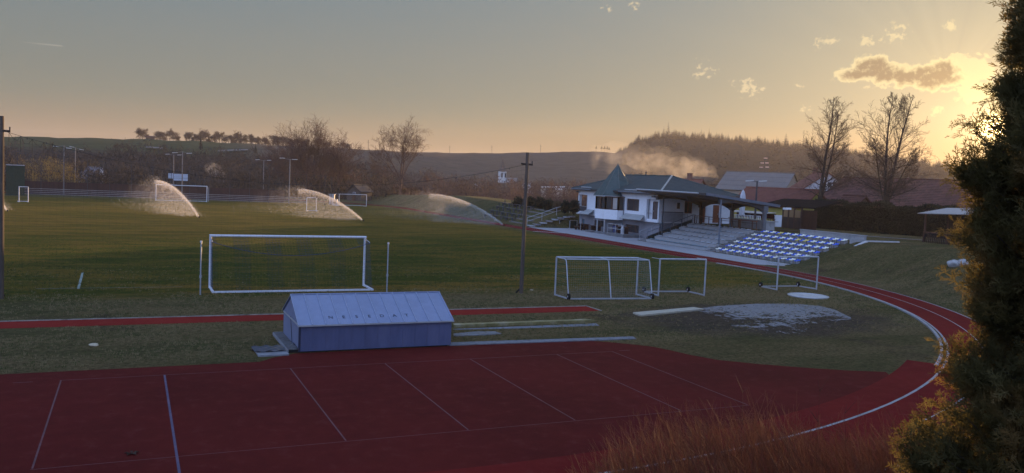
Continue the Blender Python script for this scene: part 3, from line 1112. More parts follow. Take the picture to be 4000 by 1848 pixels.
b = MB(); b.tube([(47.5, pr.y, 6.6), (47.5, pr.y, 7.25)], .09, 8); b.build('flue', STEELD, roof)
b = MB()
b.tube([(47.5, pr.y + 1.0, 6.6), (47.5, pr.y + 1.0, 7.3)], .025, 5); b.tube([(47.3, pr.y + 1.2, 7.0), (47.7, pr.y + .8, 7.0)], .02, 5)
b.tube([(47.5, pr.y + 1.2, 6.6), (47.5, pr.y + 1.25, 7.1)], .025, 5)
b.build('aerial', STEELD, roof)
# awnings over the lower entrance
for y0, y1, w0, w1 in ((44.6, 46.9, 45.0, 46.6), (33.3, 37.6, 34.3, 38.0)):
    b = MB(); b.slab([(41.75, y0, 1.98), (41.75, y1, 1.98), (42.78, w1, 2.5), (42.78, w0, 2.5)], .05); b.build('awning', AWN, club)
# balcony railing on the side wall, loudspeaker, wall lamp
b = MB()
b.box(43.06, 45.75, 31.36, 31.44, 2.96, 3.03)
b.build('balcony_handrail', STEELD, club)
b = MB()
for k in range(28):
    x = 43.08 + k * .098
    b.box(x, x + .03, 31.38, 31.42, 1.97, 2.955)
b.build('balcony_bars', M('grey_bars', (.30, .31, .33), .6), club)
b = MB(); b.box(42.6, 42.78, 31.65, 31.9, 4.25, 4.6); b.build('loudspeaker', STEELD, club)
b = MB(); b.boxr((42.55, 32.3, 0), .12, .2, 4.45, 4.6, .3); b.build('wall_lamp', STEELD, club)
b = MB(); b.boxr((42.5, 48.9, 0), .10, .16, 4.45, 4.62, .3); b.build('wall_lamp', STEELD, club)

# ------------------------------------------------------------------ covered grandstand
TREAD, RISE, FX = .97, .325, 40.25


def steps_mesh(y0, y1, rows=6, dz=.27):
    b = MB()
    for k in range(rows):
        x0 = FX + TREAD * k
        b.box(x0, x0 + TREAD + (0 if k < rows - 1 else .35), y0, y1, -.05 if k == 0 else RISE * (k - 1) - .2, RISE * k + dz)
    return b


SEATG = M('grey_plastic_seat', (.40, .42, .44), .5, var=.08, spec=.5)
SEATT = M('teal_grey_seat', (.17, .23, .26), .5, var=.08, spec=.5)
SEATW = M('ivory_plastic_seat', (.80, .77, .62), .45, var=.06, spec=.5)
SEATB = M('blue_plastic_seat', (.020, .10, .58), .45, var=.08, spec=.5)
SEATY = M('yellow_plastic_seat', (.66, .54, .13), .45, var=.06, spec=.5)


def seat_mb(w=.41, d=.36, h=.30):
    """A backless shell seat: curved pan with turned-down front lip and a raised back edge."""
    b = MB()
    prof = [(-d / 2, -.05), (-d / 2 + .03, .0), (-d / 4, -.012), (d / 6, -.018), (d / 2 - .08, .012), (d / 2 - .02, .085), (d / 2, .09)]
    ys = [-w / 2, -w / 2 + .05, 0, w / 2 - .05, w / 2]
    lift = [.03, .005, -.008, .005, .03]
    n0 = len(b.v)
    for s in (0, -.022):
        for (x, z) in prof:
            for y, l in zip(ys, lift):
                b.v.append((x, y, z + l + s))
    n, mcols = len(prof), len(ys)
    for s in (0, 1):
        o = n0 + s * n * mcols
        for i in range(n - 1):
            for j in range(mcols - 1):
                q = (o + i * mcols + j, o + i * mcols + j + 1, o + (i + 1) * mcols + j + 1, o + (i + 1) * mcols + j)
                b.f.append(q if s else q[::-1])
    o2 = n0 + n * mcols
    edge = [i * mcols for i in range(n)] + [(n - 1) * mcols + j for j in range(1, mcols)] + [i * mcols + mcols - 1 for i in range(n - 2, -1, -1)] + [j for j in range(mcols - 2, 0, -1)]
    for a, c in zip(edge, edge[1:] + edge[:1]):
        b.f.append((n0 + a, n0 + c, o2 + c, o2 + a))
    return b


def seat_mesh(name, mat):
    b = seat_mb()
    me = bpy.data.meshes.new(name)
    me.from_pydata(b.v, [], b.f)
    me.polygons.foreach_set('use_smooth', [True] * len(me.polygons))
    me.materials.append(mat)
    return me


SEATM = {k: seat_mesh('seat_' + k, mt) for k, mt in (('grey', SEATG), ('teal', SEATT), ('ivory', SEATW), ('blue', SEATB), ('yellow', SEATY))}


def put_seat(parent, kind, x, y, z, label=None, name='seat'):
    o = bpy.data.objects.new(name, SEATM[kind])
    col.objects.link(o)
    o.parent = parent
    off = OFF[parent.name]
    o.location = (x - off[0], y - off[1], z - off[2])
    if label: o['label'] = label
    return o


SA0, SA1 = 19.85, 29.75
sa = thing('covered_grandstand', 'grey concrete grandstand steps with grey shell seats under the dark canopy', 'grandstand', (43, 24.8, 0))
sam = steps_mesh(SA0, SA1)
for k in range(6):
    zz = RISE * k + .27
    n = 11
    for j in range(n):
        y = SA1 - .55 - j * .875
        put_seat(sa, 'teal' if k == 0 else 'grey', FX + TREAD * k + .2, y, zz + .07).scale = (1.0, 1.35, .6)
    b = sam
    for j in range(n):
        y = SA1 - .55 - j * .875
        b.box(FX + TREAD * k + .13, FX + TREAD * k + .40, y - .13, y + .13, zz, zz + .045)
sam.build('concrete_steps', CONC, sa)
# canopy
cano = thing('grandstand_canopy', 'dark canopy roof sloping back over the grey seats on slim posts', 'canopy', (44.5, 26, 1.9))
cx0, cx1, cya, cyb, cz0, cz1 = 40.15, 48.75, 20.3, 31.3, 5.24, 4.34
b = MB()
b.slab([(cx0, cya, cz0), (cx1, cya, cz1), (cx1, cyb, cz1), (cx0, cyb + .4, cz0)], .08)
b.build('roof_sheet', M('canopy_sheet', (.16, .17, .185), .5, var=.15), cano)
b = MB()
b.beam((cx0, cya - .03, cz0 - .08), (cx1, cya - .03, cz1 - .08), .05, .26)
b.build('side_fascia', STEEL, cano)
b = MB()
b.beam((cx0 - .03, cya, cz0 - .10), (cx0 - .03, cyb + .4, cz0 - .10), .05, .22)
b.build('front_fascia', SOFF, cano)
b = MB()
b.tube([(cx0 - .12, cya + 1.0, cz0 - .06), (cx0 - .12, cyb + .4, cz0 + .0)], .075, 8)
b.build('gutter', PALEM, cano)
# soffit boards and shaped beams
b = MB()
b.slab([(cx0 + .1, cya + .1, cz0 - .22), (cx1 - .1, cya + .1, cz1 - .22), (cx1 - .1, cyb - .1, cz1 - .22), (cx0 + .1, cyb - .1, cz0 - .22)], .05)
b.build('soffit', SOFF, cano)


def zcan(x):
    return cz0 + (cz1 - cz0) * (x - cx0) / (cx1 - cx0)


def haunch(b, axis, fix, lo, hi, zt, th, drop=.62, legs=True):
    """Beam whose underside curves down to both ends."""
    n = 16
    top, bot = [], []
    for k in range(n + 1):
        u = k / n
        s = abs(2 * u - 1)
        zb = drop * (s ** 2.2) + .16
        p = lo + (hi - lo) * u
        top.append((p, zt(p))); bot.append((p, zt(p) - zb))
    for k in range(n):
        a, c = top[k], top[k + 1]
        e, f_ = bot[k], bot[k + 1]
        if axis == 'Y':
            b.hexa([(fix - th, e[0], e[1]), (fix + th, e[0], e[1]), (fix + th, f_[0], f_[1]), (fix - th, f_[0], f_[1]),
                    (fix - th, a[0], a[1]), (fix + th, a[0], a[1]), (fix + th, c[0], c[1]), (fix - th, c[0], c[1])])
        else:
            b.hexa([(e[0], fix - th, e[1]), (f_[0], fix - th, f_[1]), (f_[0], fix + th, f_[1]), (e[0], fix + th, e[1]),
                    (a[0], fix - th, a[1]), (c[0], fix - th, c[1]), (c[0], fix + th, c[1]), (a[0], fix + th, a[1])])


PY = [20.55, 25.3, 30.3]
for y0, y1 in zip(PY, PY[1:]):
    b = MB(); haunch(b, 'Y', 47.2, y0, y1, lambda p: zcan(47.2) - .27, .10); b.build('curved_beam', SOFF, cano)
for y in PY:
    b = MB(); haunch(b, 'X', y, 41.75, 47.05, lambda p: zcan(p) - .27, .08, drop=.35); b.build('cross_beam', SOFF, cano)
for y in PY:
    b = MB(); b.box(47.06, 47.34, y - .14, y + .14, 1.75, zcan(47.2) - .9); b.box(46.95, 47.45, y - .2, y + .2, zcan(47.2) - .9, zcan(47.2) - .27)
    b.build('rear_pillar', M('grey_pillar', (.15, .155, .165), .7) if y < 28 else DARKW, cano)
for y, z in ((19.62 + .45, .3), (29.2, .55)):
    b = MB(); b.tube([(41.7, y, z), (41.7, y, zcan(41.7) - .4)], .075, 10); b.box(41.55, 41.85, y - .15, y + .15, z - .02, z + .03)
    b.build('front_post', STEELD if y > 25 else STEEL, cano)

# ------------------------------------------------------------------ open stand with blue and ivory seats
SB0, SB1 = 8.55, 18.75
sb = thing('open_grandstand', 'open concrete stand with rows of alternating blue and ivory shell seats', 'grandstand', (43, 13.6, 0))
steps_mesh(SB0 - .05, SB1, dz=.02).build('concrete_steps', M('stand_concrete', (.14, .14, .137), .9, var=.25, scale=1.3, c2=(.08, .08, .075), amt=.7, bump=.12), sb)
SP = .462
allseats = []
for k in range(6):
    zz = RISE * k + .02
    shift = [.22, .1, .25, .1, .25, .1][k]
    for j in range(22):
        y = SB1 - .25 - j * SP
        if y < SB0 + .1:
            continue
        even = (j % 2 == 0)
        kind = 'ivory' if even == (k % 2 == 0) else 'blue'
        if (k, j) in ((4, 12), (4, 14), (5, 5)):
            kind = 'yellow'
        allseats.append((k, j, kind, FX + TREAD * k + (.26 if kind != 'blue' else .34), y, zz + (.33 if kind != 'blue' else .30)))
keep = [s for s in allseats if s[0] < 4 or s[1] >= 16]
keep = keep[:100]
kset = {(s[0], s[1]) for s in keep}
for s in keep:
    put_seat(sb, s[2], s[3], s[4], s[5])
rest = {}
bb = {'ivory': MB(), 'blue': MB(), 'yellow': MB()}
for s in allseats:
    if (s[0], s[1]) in kset:
        continue
    sm = seat_mb()
    for q in (bb[s[2]],):
        n0 = len(q.v)
        q.v += [(x + s[3], y + s[4], z + s[5]) for x, y, z in sm.v]
        q.f += [tuple(i + n0 for i in f_) for f_ in sm.f]
o = MB()
me_mats, idx = [], []
for kname in ('ivory', 'blue', 'yellow'):
    q = bb[kname]
    n0 = len(o.v)
    o.v += q.v
    o.f += [tuple(i + n0 for i in f_) for f_ in q.f]
    idx += [len(me_mats)] * len(q.f)
    me_mats.append({'ivory': SEATW, 'blue': SEATB, 'yellow': SEATY}[kname])
ob = o.build('seats', me_mats[0], sb, smooth=True)
for mt in me_mats[1:]:
    ob.data.materials.append(mt)
ob.data.polygons.foreach_set('material_index', idx)
ob['kind'] = 'stuff'
ob['label'] = 'upper rows of blue and ivory seats'
for row in range(6):
    b = MB()
    b.box(FX + TREAD * row + .34, FX + TREAD * row + .44, min(q[4] for q in allseats if q[0] == row) - .2, SB1 - .1, RISE * row + .018, RISE * row + .14)
    for (k, j, kind, x, y, z) in allseats:
        if k != row:
            continue
        x0 = FX + TREAD * k + .12
        b.box(x0, x0 + .34, y - .16, y - .06, z - .33, z - .05)
        b.box(x0, x0 + .34, y + .06, y + .16, z - .33, z - .05)
        if (j * 7 + k * 3) % 5 < 2:
            b.box(x0 + .01, x0 + .30, y - .058, y + .058, z - .33, z - .12)
    b.build('seat_plinth', M('pale_concrete_bracket', (.27, .265, .26), .85, var=.3, scale=3), sb)
# stairs at both sides of the open stand
b = MB()
for k in range(12):
    b.box(FX + k * .48 - .1, FX + k * .48 + .42, SB1 + .02, SA0 - .02, -.05, .10 + k * .165)
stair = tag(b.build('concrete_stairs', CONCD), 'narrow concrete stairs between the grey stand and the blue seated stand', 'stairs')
b = MB()
for k in range(6):
    b.box(FX + TREAD * k + .5, FX + TREAD * k + 1.15, SB0 - 1.35, SB0 - .06, -.05 + RISE * k, .14 + RISE * k)
tag(b.build('concrete_side_steps', CONC), 'loose concrete slab steps beside the right end of the blue seats', 'stairs')
b = MB(); b.box(46.85, 47.1, 8.2, 15.4, 1.5, 2.36); b.box(46.8, 47.15, 8.15, 15.45, 2.362, 2.42)
b.box(45.4, 46.84, 8.15, 8.3, 1.5, 2.1)
tag(b.build('retaining_wall', CONC), 'low grey concrete wall behind the top row of blue seats', 'wall')
b = MB()
b.beam((46.5, 7.6, 2.0), (48.7, 6.4, 2.06), .3, .10)
b.beam((44.6, 6.9, 1.62), (46.5, 7.6, 1.98), .3, .10)
tag(b.build('concrete_kerb', M('pale_slab', (.42, .41, .40), .9)), 'pale concrete kerb bending round the end of the low wall', 'kerb')

# ------------------------------------------------------------------ terrace behind the covered stand
rl_ = thing('terrace_railing', 'brown steel railing with bar shelf behind the grey seats', 'railing', (46.2, 25.2, 1.9))
b = MB(); b.beam((46.2, 30.0, 2.76), (46.2, 20.4, 2.76), .24, .05); b.build('shelf', REDW, rl_)
b = MB(); b.tube([(46.2, 30.0, 2.55), (46.2, 20.4, 2.55)], .02, 6); b.build('rail', BROWNST, rl_)
for y in (30.0, 29.6, 27.6, 26.0, 25.8, 25.6, 24.0, 23.0, 22.85, 22.7, 21.0, 20.4):
    b = MB(); b.box(46.17, 46.23, y - .035, y + .035, 1.85, 2.735); b.build('post', BROWNST, rl_)
bw = thing('bar_counter', 'low grey wall with pale counter top under the canopy', 'counter', (48.6, 24, 1.9))
b = MB(); b.box(48.45, 48.7, 20.8, 27.2, 1.85, 2.72); b.box(47.4, 48.45, 20.5, 20.75, 1.85, 2.72); b.build('wall', CONC, bw)
b = MB(); b.box(48.35, 48.8, 20.4, 27.3, 2.722, 2.80); b.box(47.35, 48.347, 20.4, 20.85, 2.722, 2.80); b.build('counter_top', AWN, bw)

# ramp with railing between clubhouse and stand
rp = thing('entrance_ramp', 'dark sloping ramp with steel railings beside the grey stand', 'ramp', (42.5, 30.8, 0))
b = MB()
b.hexa([(40.3, 29.95, -.05), (45.9, 29.95, -.05), (45.9, 31.1, -.05), (40.3, 31.1, -.05), (40.3, 29.95, .06), (45.9, 29.95, 1.92), (45.9, 31.1, 1.92), (40.3, 31.1, .06)])
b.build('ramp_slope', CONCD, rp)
b = MB()
b.hexa([(40.35, 29.85, .1), (45.8, 29.85, 1.95), (45.8, 29.9, 1.95), (40.35, 29.9, .1), (40.35, 29.85, .5), (45.8, 29.85, 2.35), (45.8, 29.9, 2.35), (40.35, 29.9, .5)])
b.build('side_panel', M('dark_green_panel', (.028, .034, .028), .7), rp)
for y in (29.82, 31.2):
    b = MB()
    b.tube([(40.35, y, .95), (45.9, y, 2.85), (46.15, y, 2.85)], .028, 6)
    b.tube([(40.35, y, .55), (45.9, y, 2.45)], .02, 6)
    for k in range(5):
        x = 40.4 + k * 1.36
        b.tube([(x, y, (x - 40.35) * .342 - .02), (x, y, .95 + (x - 40.35) * .342)], .028, 6)
    b.tube([(46.15, y, 1.9), (46.15, y, 2.85)], .028, 6)
    b.build('handrail', STEEL if y < 30 else PALEM, rp)
# ------------------------------------------------------------------ goals and pitch gear
GOALW = M('white_goal_paint', (.62, .63, .66), .5, var=.08, spec=.4)
ALU = M('brushed_aluminium', (.42, .44, .47), .45, metal=.5, var=.15)
RUB = M('black_rubber', (.012, .012, .012), .9)


def net_mat(name, c, c2=None, stripe=1.6, axis=0):
    """Cord colour; striped nets change colour from panel to panel."""
    mt, nt, b, out = new_mat(name)
    g = N(nt)
    if c2:
        x = g.sep()[axis]
        w = g.math('FRACT', g.math('DIVIDE', g.math('ADD', x, 50), stripe))
        g.put(b.inputs['Base Color'], g.mix(g.math('GREATER_THAN', w, .5), c, c2))
    else:
        b.inputs['Base Color'].default_value = (*c, 1)
    b.inputs['Roughness'].default_value = .8
    return mt


class NetB:
    """Cords of a knotted net laid over a surface given by a function of (u, v)."""

    def __init__(self):
        self.v, self.f = [], []

    def cord(self, pts, w):
        pts = [np.array(p, float) for p in pts]
        for a, c in zip(pts, pts[1:]):
            d = c - a
            L = np.linalg.norm(d)
            if L < 1e-6:
                continue
            d /= L
            s = np.cross(d, [0.3, 0.9, 0.31]); s /= np.linalg.norm(s) + 1e-9
            t = np.cross(d, s)
            n = len(self.v)
            for k in range(3):
                an = 2.094 * k
                q = (s * math.cos(an) + t * math.sin(an)) * w
                self.v += [a + q, c + q]
            for k in range(3):
                k2 = (k + 1) % 3
                self.f.append((n + 2 * k, n + 2 * k2, n + 2 * k2 + 1, n + 2 * k + 1))

    def sheet(self, fn, nu, nv, w, seg=4):
        for i in range(nu + 1):
            self.cord([fn(i / nu, k / (seg * 2)) for k in range(seg * 2 + 1)], w)
        for j in range(nv + 1):
            self.cord([fn(k / (seg * 3), j / nv) for k in range(seg * 3 + 1)], w)

    def build(self, name, mat, parent):
        return np_obj(name, np.array(self.v), np.array(self.f), mat, parent)


def lerp(a, b, t):
    return tuple(a[i] + (b[i] - a[i]) * t for i in range(len(a)))


def full_goal(name, label, y, back, xc=0.0, w=7.32, h=2.44, nets=True):
    """Match goal: posts, bar, ground frame and striped net; 'back' is the direction of the net (+1 or -1)."""
    g = thing(name, label, 'goal', (xc, y, 0))
    x0, x1 = xc - w / 2 - .06, xc + w / 2 + .06
    for x in (x0, x1):
        b = MB(); b.tube([(x, y, 0), (x, y, h + .06)], .06, 12); b.build('post', GOALW, g)
    b = MB(); b.tube([(x0 - .06, y, h + .06), (x1 + .06, y, h + .06)], .06, 12); b.build('crossbar', GOALW, g)
    yb = y + back * 1.75
    for x in (x0, x1):
        b = MB(); b.beam((x, y + back * .07, .05), (x, yb, .05), .09, .08); b.build('ground_bar', GOALW, g)
    b = MB(); b.beam((x0 - .045, yb, .05), (x1 + .045, yb, .05), .09, .08); b.build('back_bar', GOALW, g)
    if nets:
        for x in (x0, x1):
            b = MB(); b.tube([(x, y + back * .02, h - .02), (x, y + back * .9, h - .12), (x, y + back * 1.0, h - .16)], .018, 6); b.build('net_stay', ALU, g)
        nb = NetB()
        zt = lambda u: h - .16 - .62 * (1 - abs(2 * u - 1) ** 2.0)
        nb.sheet(lambda u, v: (x0 + (x1 - x0) * u, y + back * (.05 + .95 * v), h + (zt(u) - h) * v - .05 * math.sin(math.pi * v)), 50, 8, .003)
        nb.sheet(lambda u, v: (x0 + (x1 - x0) * u, y + back * (1.0 + .72 * v ** 1.4), zt(u) * (1 - v) + .05 * v), 50, 18, .0017)
        for x in (x0, x1):
            nb.sheet(lambda u, v, x=x: (x, y + back * (.04 + u * (.95 + .72 * v ** 1.4)), (h - .16 * u) * (1 - v) + .04), 12, 18, .0022)
        nb.build('net', net_mat('striped_net_' + name, (.34, .24, .045), (.035, .075, .16), 1.5), g)
        b = MB(); b.tube([(x0 + (x1 - x0) * k / 16, y + back * 1.0, zt(k / 16)) for k in range(17)], .012, 5); b.build('net_cord', M('blue_cord', (.03, .06, .14), .8), g)
    return g


full_goal('football_goal', 'large white football goal with blue and yellow net in the near penalty area', 0.0, -1)
full_goal('football_goal', 'distant white football goal with bare frame in front of the tall net fence', 100.0, 1, nets=False)
# tension poles behind both near corners
for (x, y), lb in (((-4.30, -2.24), 'slim galvanised net pole standing left of the near goal'), ((4.28, -2.36), 'slim galvanised net pole standing right of the near goal')):
    p = thing('net_pole', lb, 'pole', (x, y, 0), 'slim poles behind the near goal')
    b = MB(); b.tube([(x, y, 0), (x, y, 2.36)], .032, 8); b.build('shaft', ALU, p)
    b = MB(); b.tube([(x, y, 2.362), (x, y, 2.44)], .045, 8); b.build('cap', GOALW, p)
    b = MB(); b.tube([(x, y, .78), (x, y, .90)], .055, 8); b.build('clamp', ALU, p)
for x in (-3.55, 4.05):
    p = thing('net_pole', 'thin steel net pole behind the distant goal, %s side' % ('left' if x < 0 else 'right'), 'pole', (x * 1.02, 101.9, 0), 'thin poles behind the distant goal')
    b = MB(); b.tube([(x * 1.02, 101.9, 0), (x * 1.02, 101.9, 2.3)], .035, 6); b.build('shaft', ALU, p)


def small_goal(label, fl, fr, bl, br, h=1.95, top=.9, mid=False, wheels=True, netc=(.30, .31, .31), curved=False, mat=None, name='training_goal', slack=0.0, netw=.0022, dens=1.0):
    """Movable goal on a ground frame: posts at fl and fr, ground frame back to bl and br, net over depth 'top' at the bar."""
    mat = mat or ALU
    c = (Vector((*fl, 0)) + Vector((*br, 0))) / 2
    g = thing(name, label, 'goal', (c.x, c.y, 0), 'movable training goals at the near end of the pitch' if name == 'training_goal' else None)
    F0, F1, B0, B1 = (Vector((*q, 0)) for q in (fl, fr, bl, br))
    hz = Vector((0, 0, h))
    for P in (F0, F1):
        b = MB(); b.tube([P, P + hz], .045, 8); b.build('post', mat, g)
    b = MB(); b.tube([F0 + hz, F1 + hz], .045, 8); b.build('crossbar', mat, g)
    T0, T1 = F0.lerp(B0, top) + hz, F1.lerp(B1, top) + hz
    for P, Q, T in ((F0, B0, T0), (F1, B1, T1)):
        b = MB(); b.beam(P + Vector((0, 0, .045)), Q + Vector((0, 0, .045)), .06, .07); b.build('ground_bar', mat, g)
        if curved:
            b = MB(); b.tube([P + hz, P.lerp(T, .8) + Vector((0, 0, h * .2)) if 0 else P + hz + (T - P - hz) * .85, T + Vector((0, 0, -.07)), Q + (T - Q) * .8, Q + Vector((0, 0, .05))], .03, 8); b.build('side_stay', mat, g)
        else:
            b = MB(); b.tube([P + hz, T], .016, 6); b.build('side_stay', mat, g)
    b = MB(); b.beam(B0 + Vector((0, 0, .045)), B1 + Vector((0, 0, .045)), .06, .07); b.build('back_bar', mat, g)
    if curved:
        b = MB(); b.tube([T0, T1], .03, 8); b.build('top_rail', mat, g)
    if mid:
        Fm, Tm, Bm = (F0 + F1) / 2 + hz, (T0 + T1) / 2, (B0 + B1) / 2
        b = MB(); b.tube([Fm, Fm + (Tm - Fm) * .85, Tm + Vector((0, 0, -.07)), Bm + (Tm - Bm) * .8, Bm + Vector((0, 0, .05))], .03, 8); b.build('middle_stay', mat, g)
    if wheels:
        for P in (B0, B1):
            d = (B1 - B0).normalized()
            b = MB(); b.tube([P + Vector((0, 0, .15)) - d * .05, P + Vector((0, 0, .15)) + d * .05], .15, 14); w_ = b.build('wheel', RUB, g)
            b = MB(); b.tube([P + Vector((0, 0, .15)) - d * .06, P + Vector((0, 0, .15)) + d * .06], .05, 8); b.build('hub', mat, w_)
    nb = NetB()
    nv = max(6, int((F1 - F0).length / .10 * dens))
    sg = lambda u: 4 * u * (1 - u)
    nb.sheet(lambda u, v: tuple((F0.lerp(F1, u) + hz).lerp(T0.lerp(T1, u), v) - Vector((0, 0, slack * sg(u) * v))), nv, max(2, int(8 * dens)), netw)
    nb.sheet(lambda u, v: tuple((T0.lerp(T1, u) - Vector((0, 0, slack * sg(u)))).lerp(B0.lerp(B1, u) + Vector((0, 0, .06)), v)), nv, int(h / .11 * dens), netw)
    for P, Q, T in ((F0, B0, T0), (F1, B1, T1)):
        nb.sheet(lambda u, v, P=P, Q=Q, T=T: tuple((P + hz).lerp(T, u).lerp(P.lerp(Q, u) + Vector((0, 0, .05)), v)), max(3, int(9 * dens)), int(h / .11 * dens), netw)
    nb.build('net', net_mat('net_cord_' + str(len(bpy.data.materials)), netc), g)
    return g


small_goal('wide silver training goal with middle stay and white net facing away on the grass', (12.40, -4.54), (16.96, -4.97), (12.42, -5.97), (16.95, -6.46), mid=True, curved=True, top=.72, netc=(.34, .35, .36))
small_goal('narrower silver training goal with green net standing between the two others', (17.98, -5.48), (20.71, -5.75), (18.03, -4.04), (20.70, -4.32), top=.55, netc=(.05, .13, .09), slack=.16)
small_goal('silver training goal with loose green net in front of the blue seats', (26.94, -4.29), (29.89, -4.35), (26.95, -2.90), (29.72, -3.01), top=.62, netc=(.04, .13, .10), slack=.12)
ml, mr = (24.44, 98.4), (29.3, 99.2)
small_goal('white small-field goal with thin net by the far corner near the shed', ml, mr, (23.8, 100.2), (28.6, 100.8), h=1.98, top=.6, wheels=False, netc=(.28, .27, .27), mat=GOALW, name='small_field_goal', dens=.6)

# ------------------------------------------------------------------ timber poles with the ball net between them
POLEW = M('weathered_timber', (.085, .068, .055), .9, var=.35, scale=3, stretch=(3, 3, .25), bump=.3, c2=(.16, .10, .065), amt=.5)
WIRE = M('dark_wire', (.02, .02, .022), .6)
pA, pB = Vector((-11.99, -2.42, 0)), Vector((10.96, -3.59, 0))
for P, hh, lb in ((pA, 7.45, 'tall timber pole with short crossarm at the left edge of the pitch'), (pB, 7.14, 'tall timber pole with short crossarm between the big goal and training goals')):
    p = thing('timber_pole', lb, 'pole', tuple(P), 'timber poles carrying the ball net')
    b = MB()
    lean = Vector((.02, 0, 0))
    b.tube([P + Vector((0, 0, -.3)), P + lean * .4 + Vector((0, 0, hh * .5)), P + lean + Vector((0, 0, hh))], [.108, .095, .08], 12); b.build('shaft', POLEW, p)
    b = MB(); b.beam(P + Vector((-.30, 0, hh - .58)), P + Vector((.32, 0, hh - .60)), .08, .09); b.build('crossarm', M('dark_timber', (.03, .025, .022), .9), p)
    b = MB(); b.tube([P + Vector((.30, 0, hh - .55)), P + Vector((.30, 0, hh - .42))], .03, 6); b.build('insulator', STEELD, p)
    b = MB(); b.tube([P + Vector((-.2, .2, 0)), P + Vector((-.05, .14, .18)), P + Vector((.1, .17, .1))], .05, 6); b.build('ground_wrap', RUB, p)
net = thing('ball_net', 'thin sagging net and cable stretched between the two timber poles behind the goal', 'net', ((pA.x + pB.x) / 2, (pA.y + pB.y) / 2, 0))
zA, zB = 7.45 - .58, 7.14 - .60


def sagz(u):
    return zA + (zB - zA) * u - 3.55 * 4 * (u * (1 - u)) * .38 - .25 * math.sin(math.pi * u)


b = MB(); b.tube([tuple(pA.lerp(pB, k / 40) + Vector((0, 0, sagz(k / 40)))) for k in range(41)], .008, 5); b.build('cable', WIRE, net)
nb = NetB()
nb.sheet(lambda u, v: tuple(pA.lerp(pB, u) + Vector((0, .12 * math.sin(9 * u), sagz(u) * (1 - v) + .15 * v))), 92, 26, .0022, seg=5)
nb.build('mesh', WIRE, net)
b = MB()
for k in range(26):
    u = k / 25
    P = pA.lerp(pB, u); z = sagz(u)
    b.tube([P + Vector((0, 0, z + .02)), P + Vector((0, 0, z - .07))], .013, 5)
b.build('hooks', WIRE, net)
b = MB()
for k in range(5):
    u0, u1 = .012 + k * .018, .012 + (k + 1) * .018
    P, Q = pA.lerp(pB, u0) + Vector((0, 0, sagz(u0))), pA.lerp(pB, u1) + Vector((0, 0, sagz(u1)))
    b.tube([P, P.lerp(Q, .3) - Vector((0, 0, .16 + .1 * (k % 2))), P.lerp(Q, .7) - Vector((0, 0, .22)), Q], .008, 4)
    b.tube([P, P - Vector((0, 0, .35 + .3 * (k % 3)))], .008, 4)
b.build('loose_cords', WIRE, net)

# ------------------------------------------------------------------ blue weather cover over the landing mats
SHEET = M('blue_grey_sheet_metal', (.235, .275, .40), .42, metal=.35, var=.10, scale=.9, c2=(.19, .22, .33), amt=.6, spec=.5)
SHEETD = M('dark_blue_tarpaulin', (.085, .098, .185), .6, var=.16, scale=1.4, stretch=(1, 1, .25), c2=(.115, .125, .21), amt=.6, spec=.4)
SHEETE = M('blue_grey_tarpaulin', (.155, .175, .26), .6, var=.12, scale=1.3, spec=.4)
cv = thing('landing_mat_cover', 'blue grey gabled weather cover lettered NESEDAT over the landing mats', 'mat cover', (.3, -14, 0))
CX0, CX1, CY0, CY1, CE, CR = -2.28, 2.84, -15.44, -12.42, .90, 1.62
CB = .05
cm = (CY0 + CY1) / 2
b = MB()
b.box(CX0, CX1, CY0, CY0 + .03, CB, CE)
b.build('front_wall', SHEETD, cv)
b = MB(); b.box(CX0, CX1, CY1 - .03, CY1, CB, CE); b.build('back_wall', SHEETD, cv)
for x0 in (CX0 + .002, CX1 - .032):
    b = MB()
    pent = [(CY0 + .03, CB), (CY1 - .03, CB), (CY1 - .03, CE), (cm, CR - .02), (CY0 + .03, CE)]
    n0 = len(b.v)
    b.v += [(x0, y, z) for y, z in pent] + [(x0 + .03, y, z) for y, z in pent]
    b.f += [tuple(range(4, -1, -1)), tuple(range(5, 10))] + [(i, (i + 1) % 5, 5 + (i + 1) % 5, 5 + i) for i in range(5)]
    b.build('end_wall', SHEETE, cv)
ov = .07
slope = (CR - CE) / (cm - CY0)
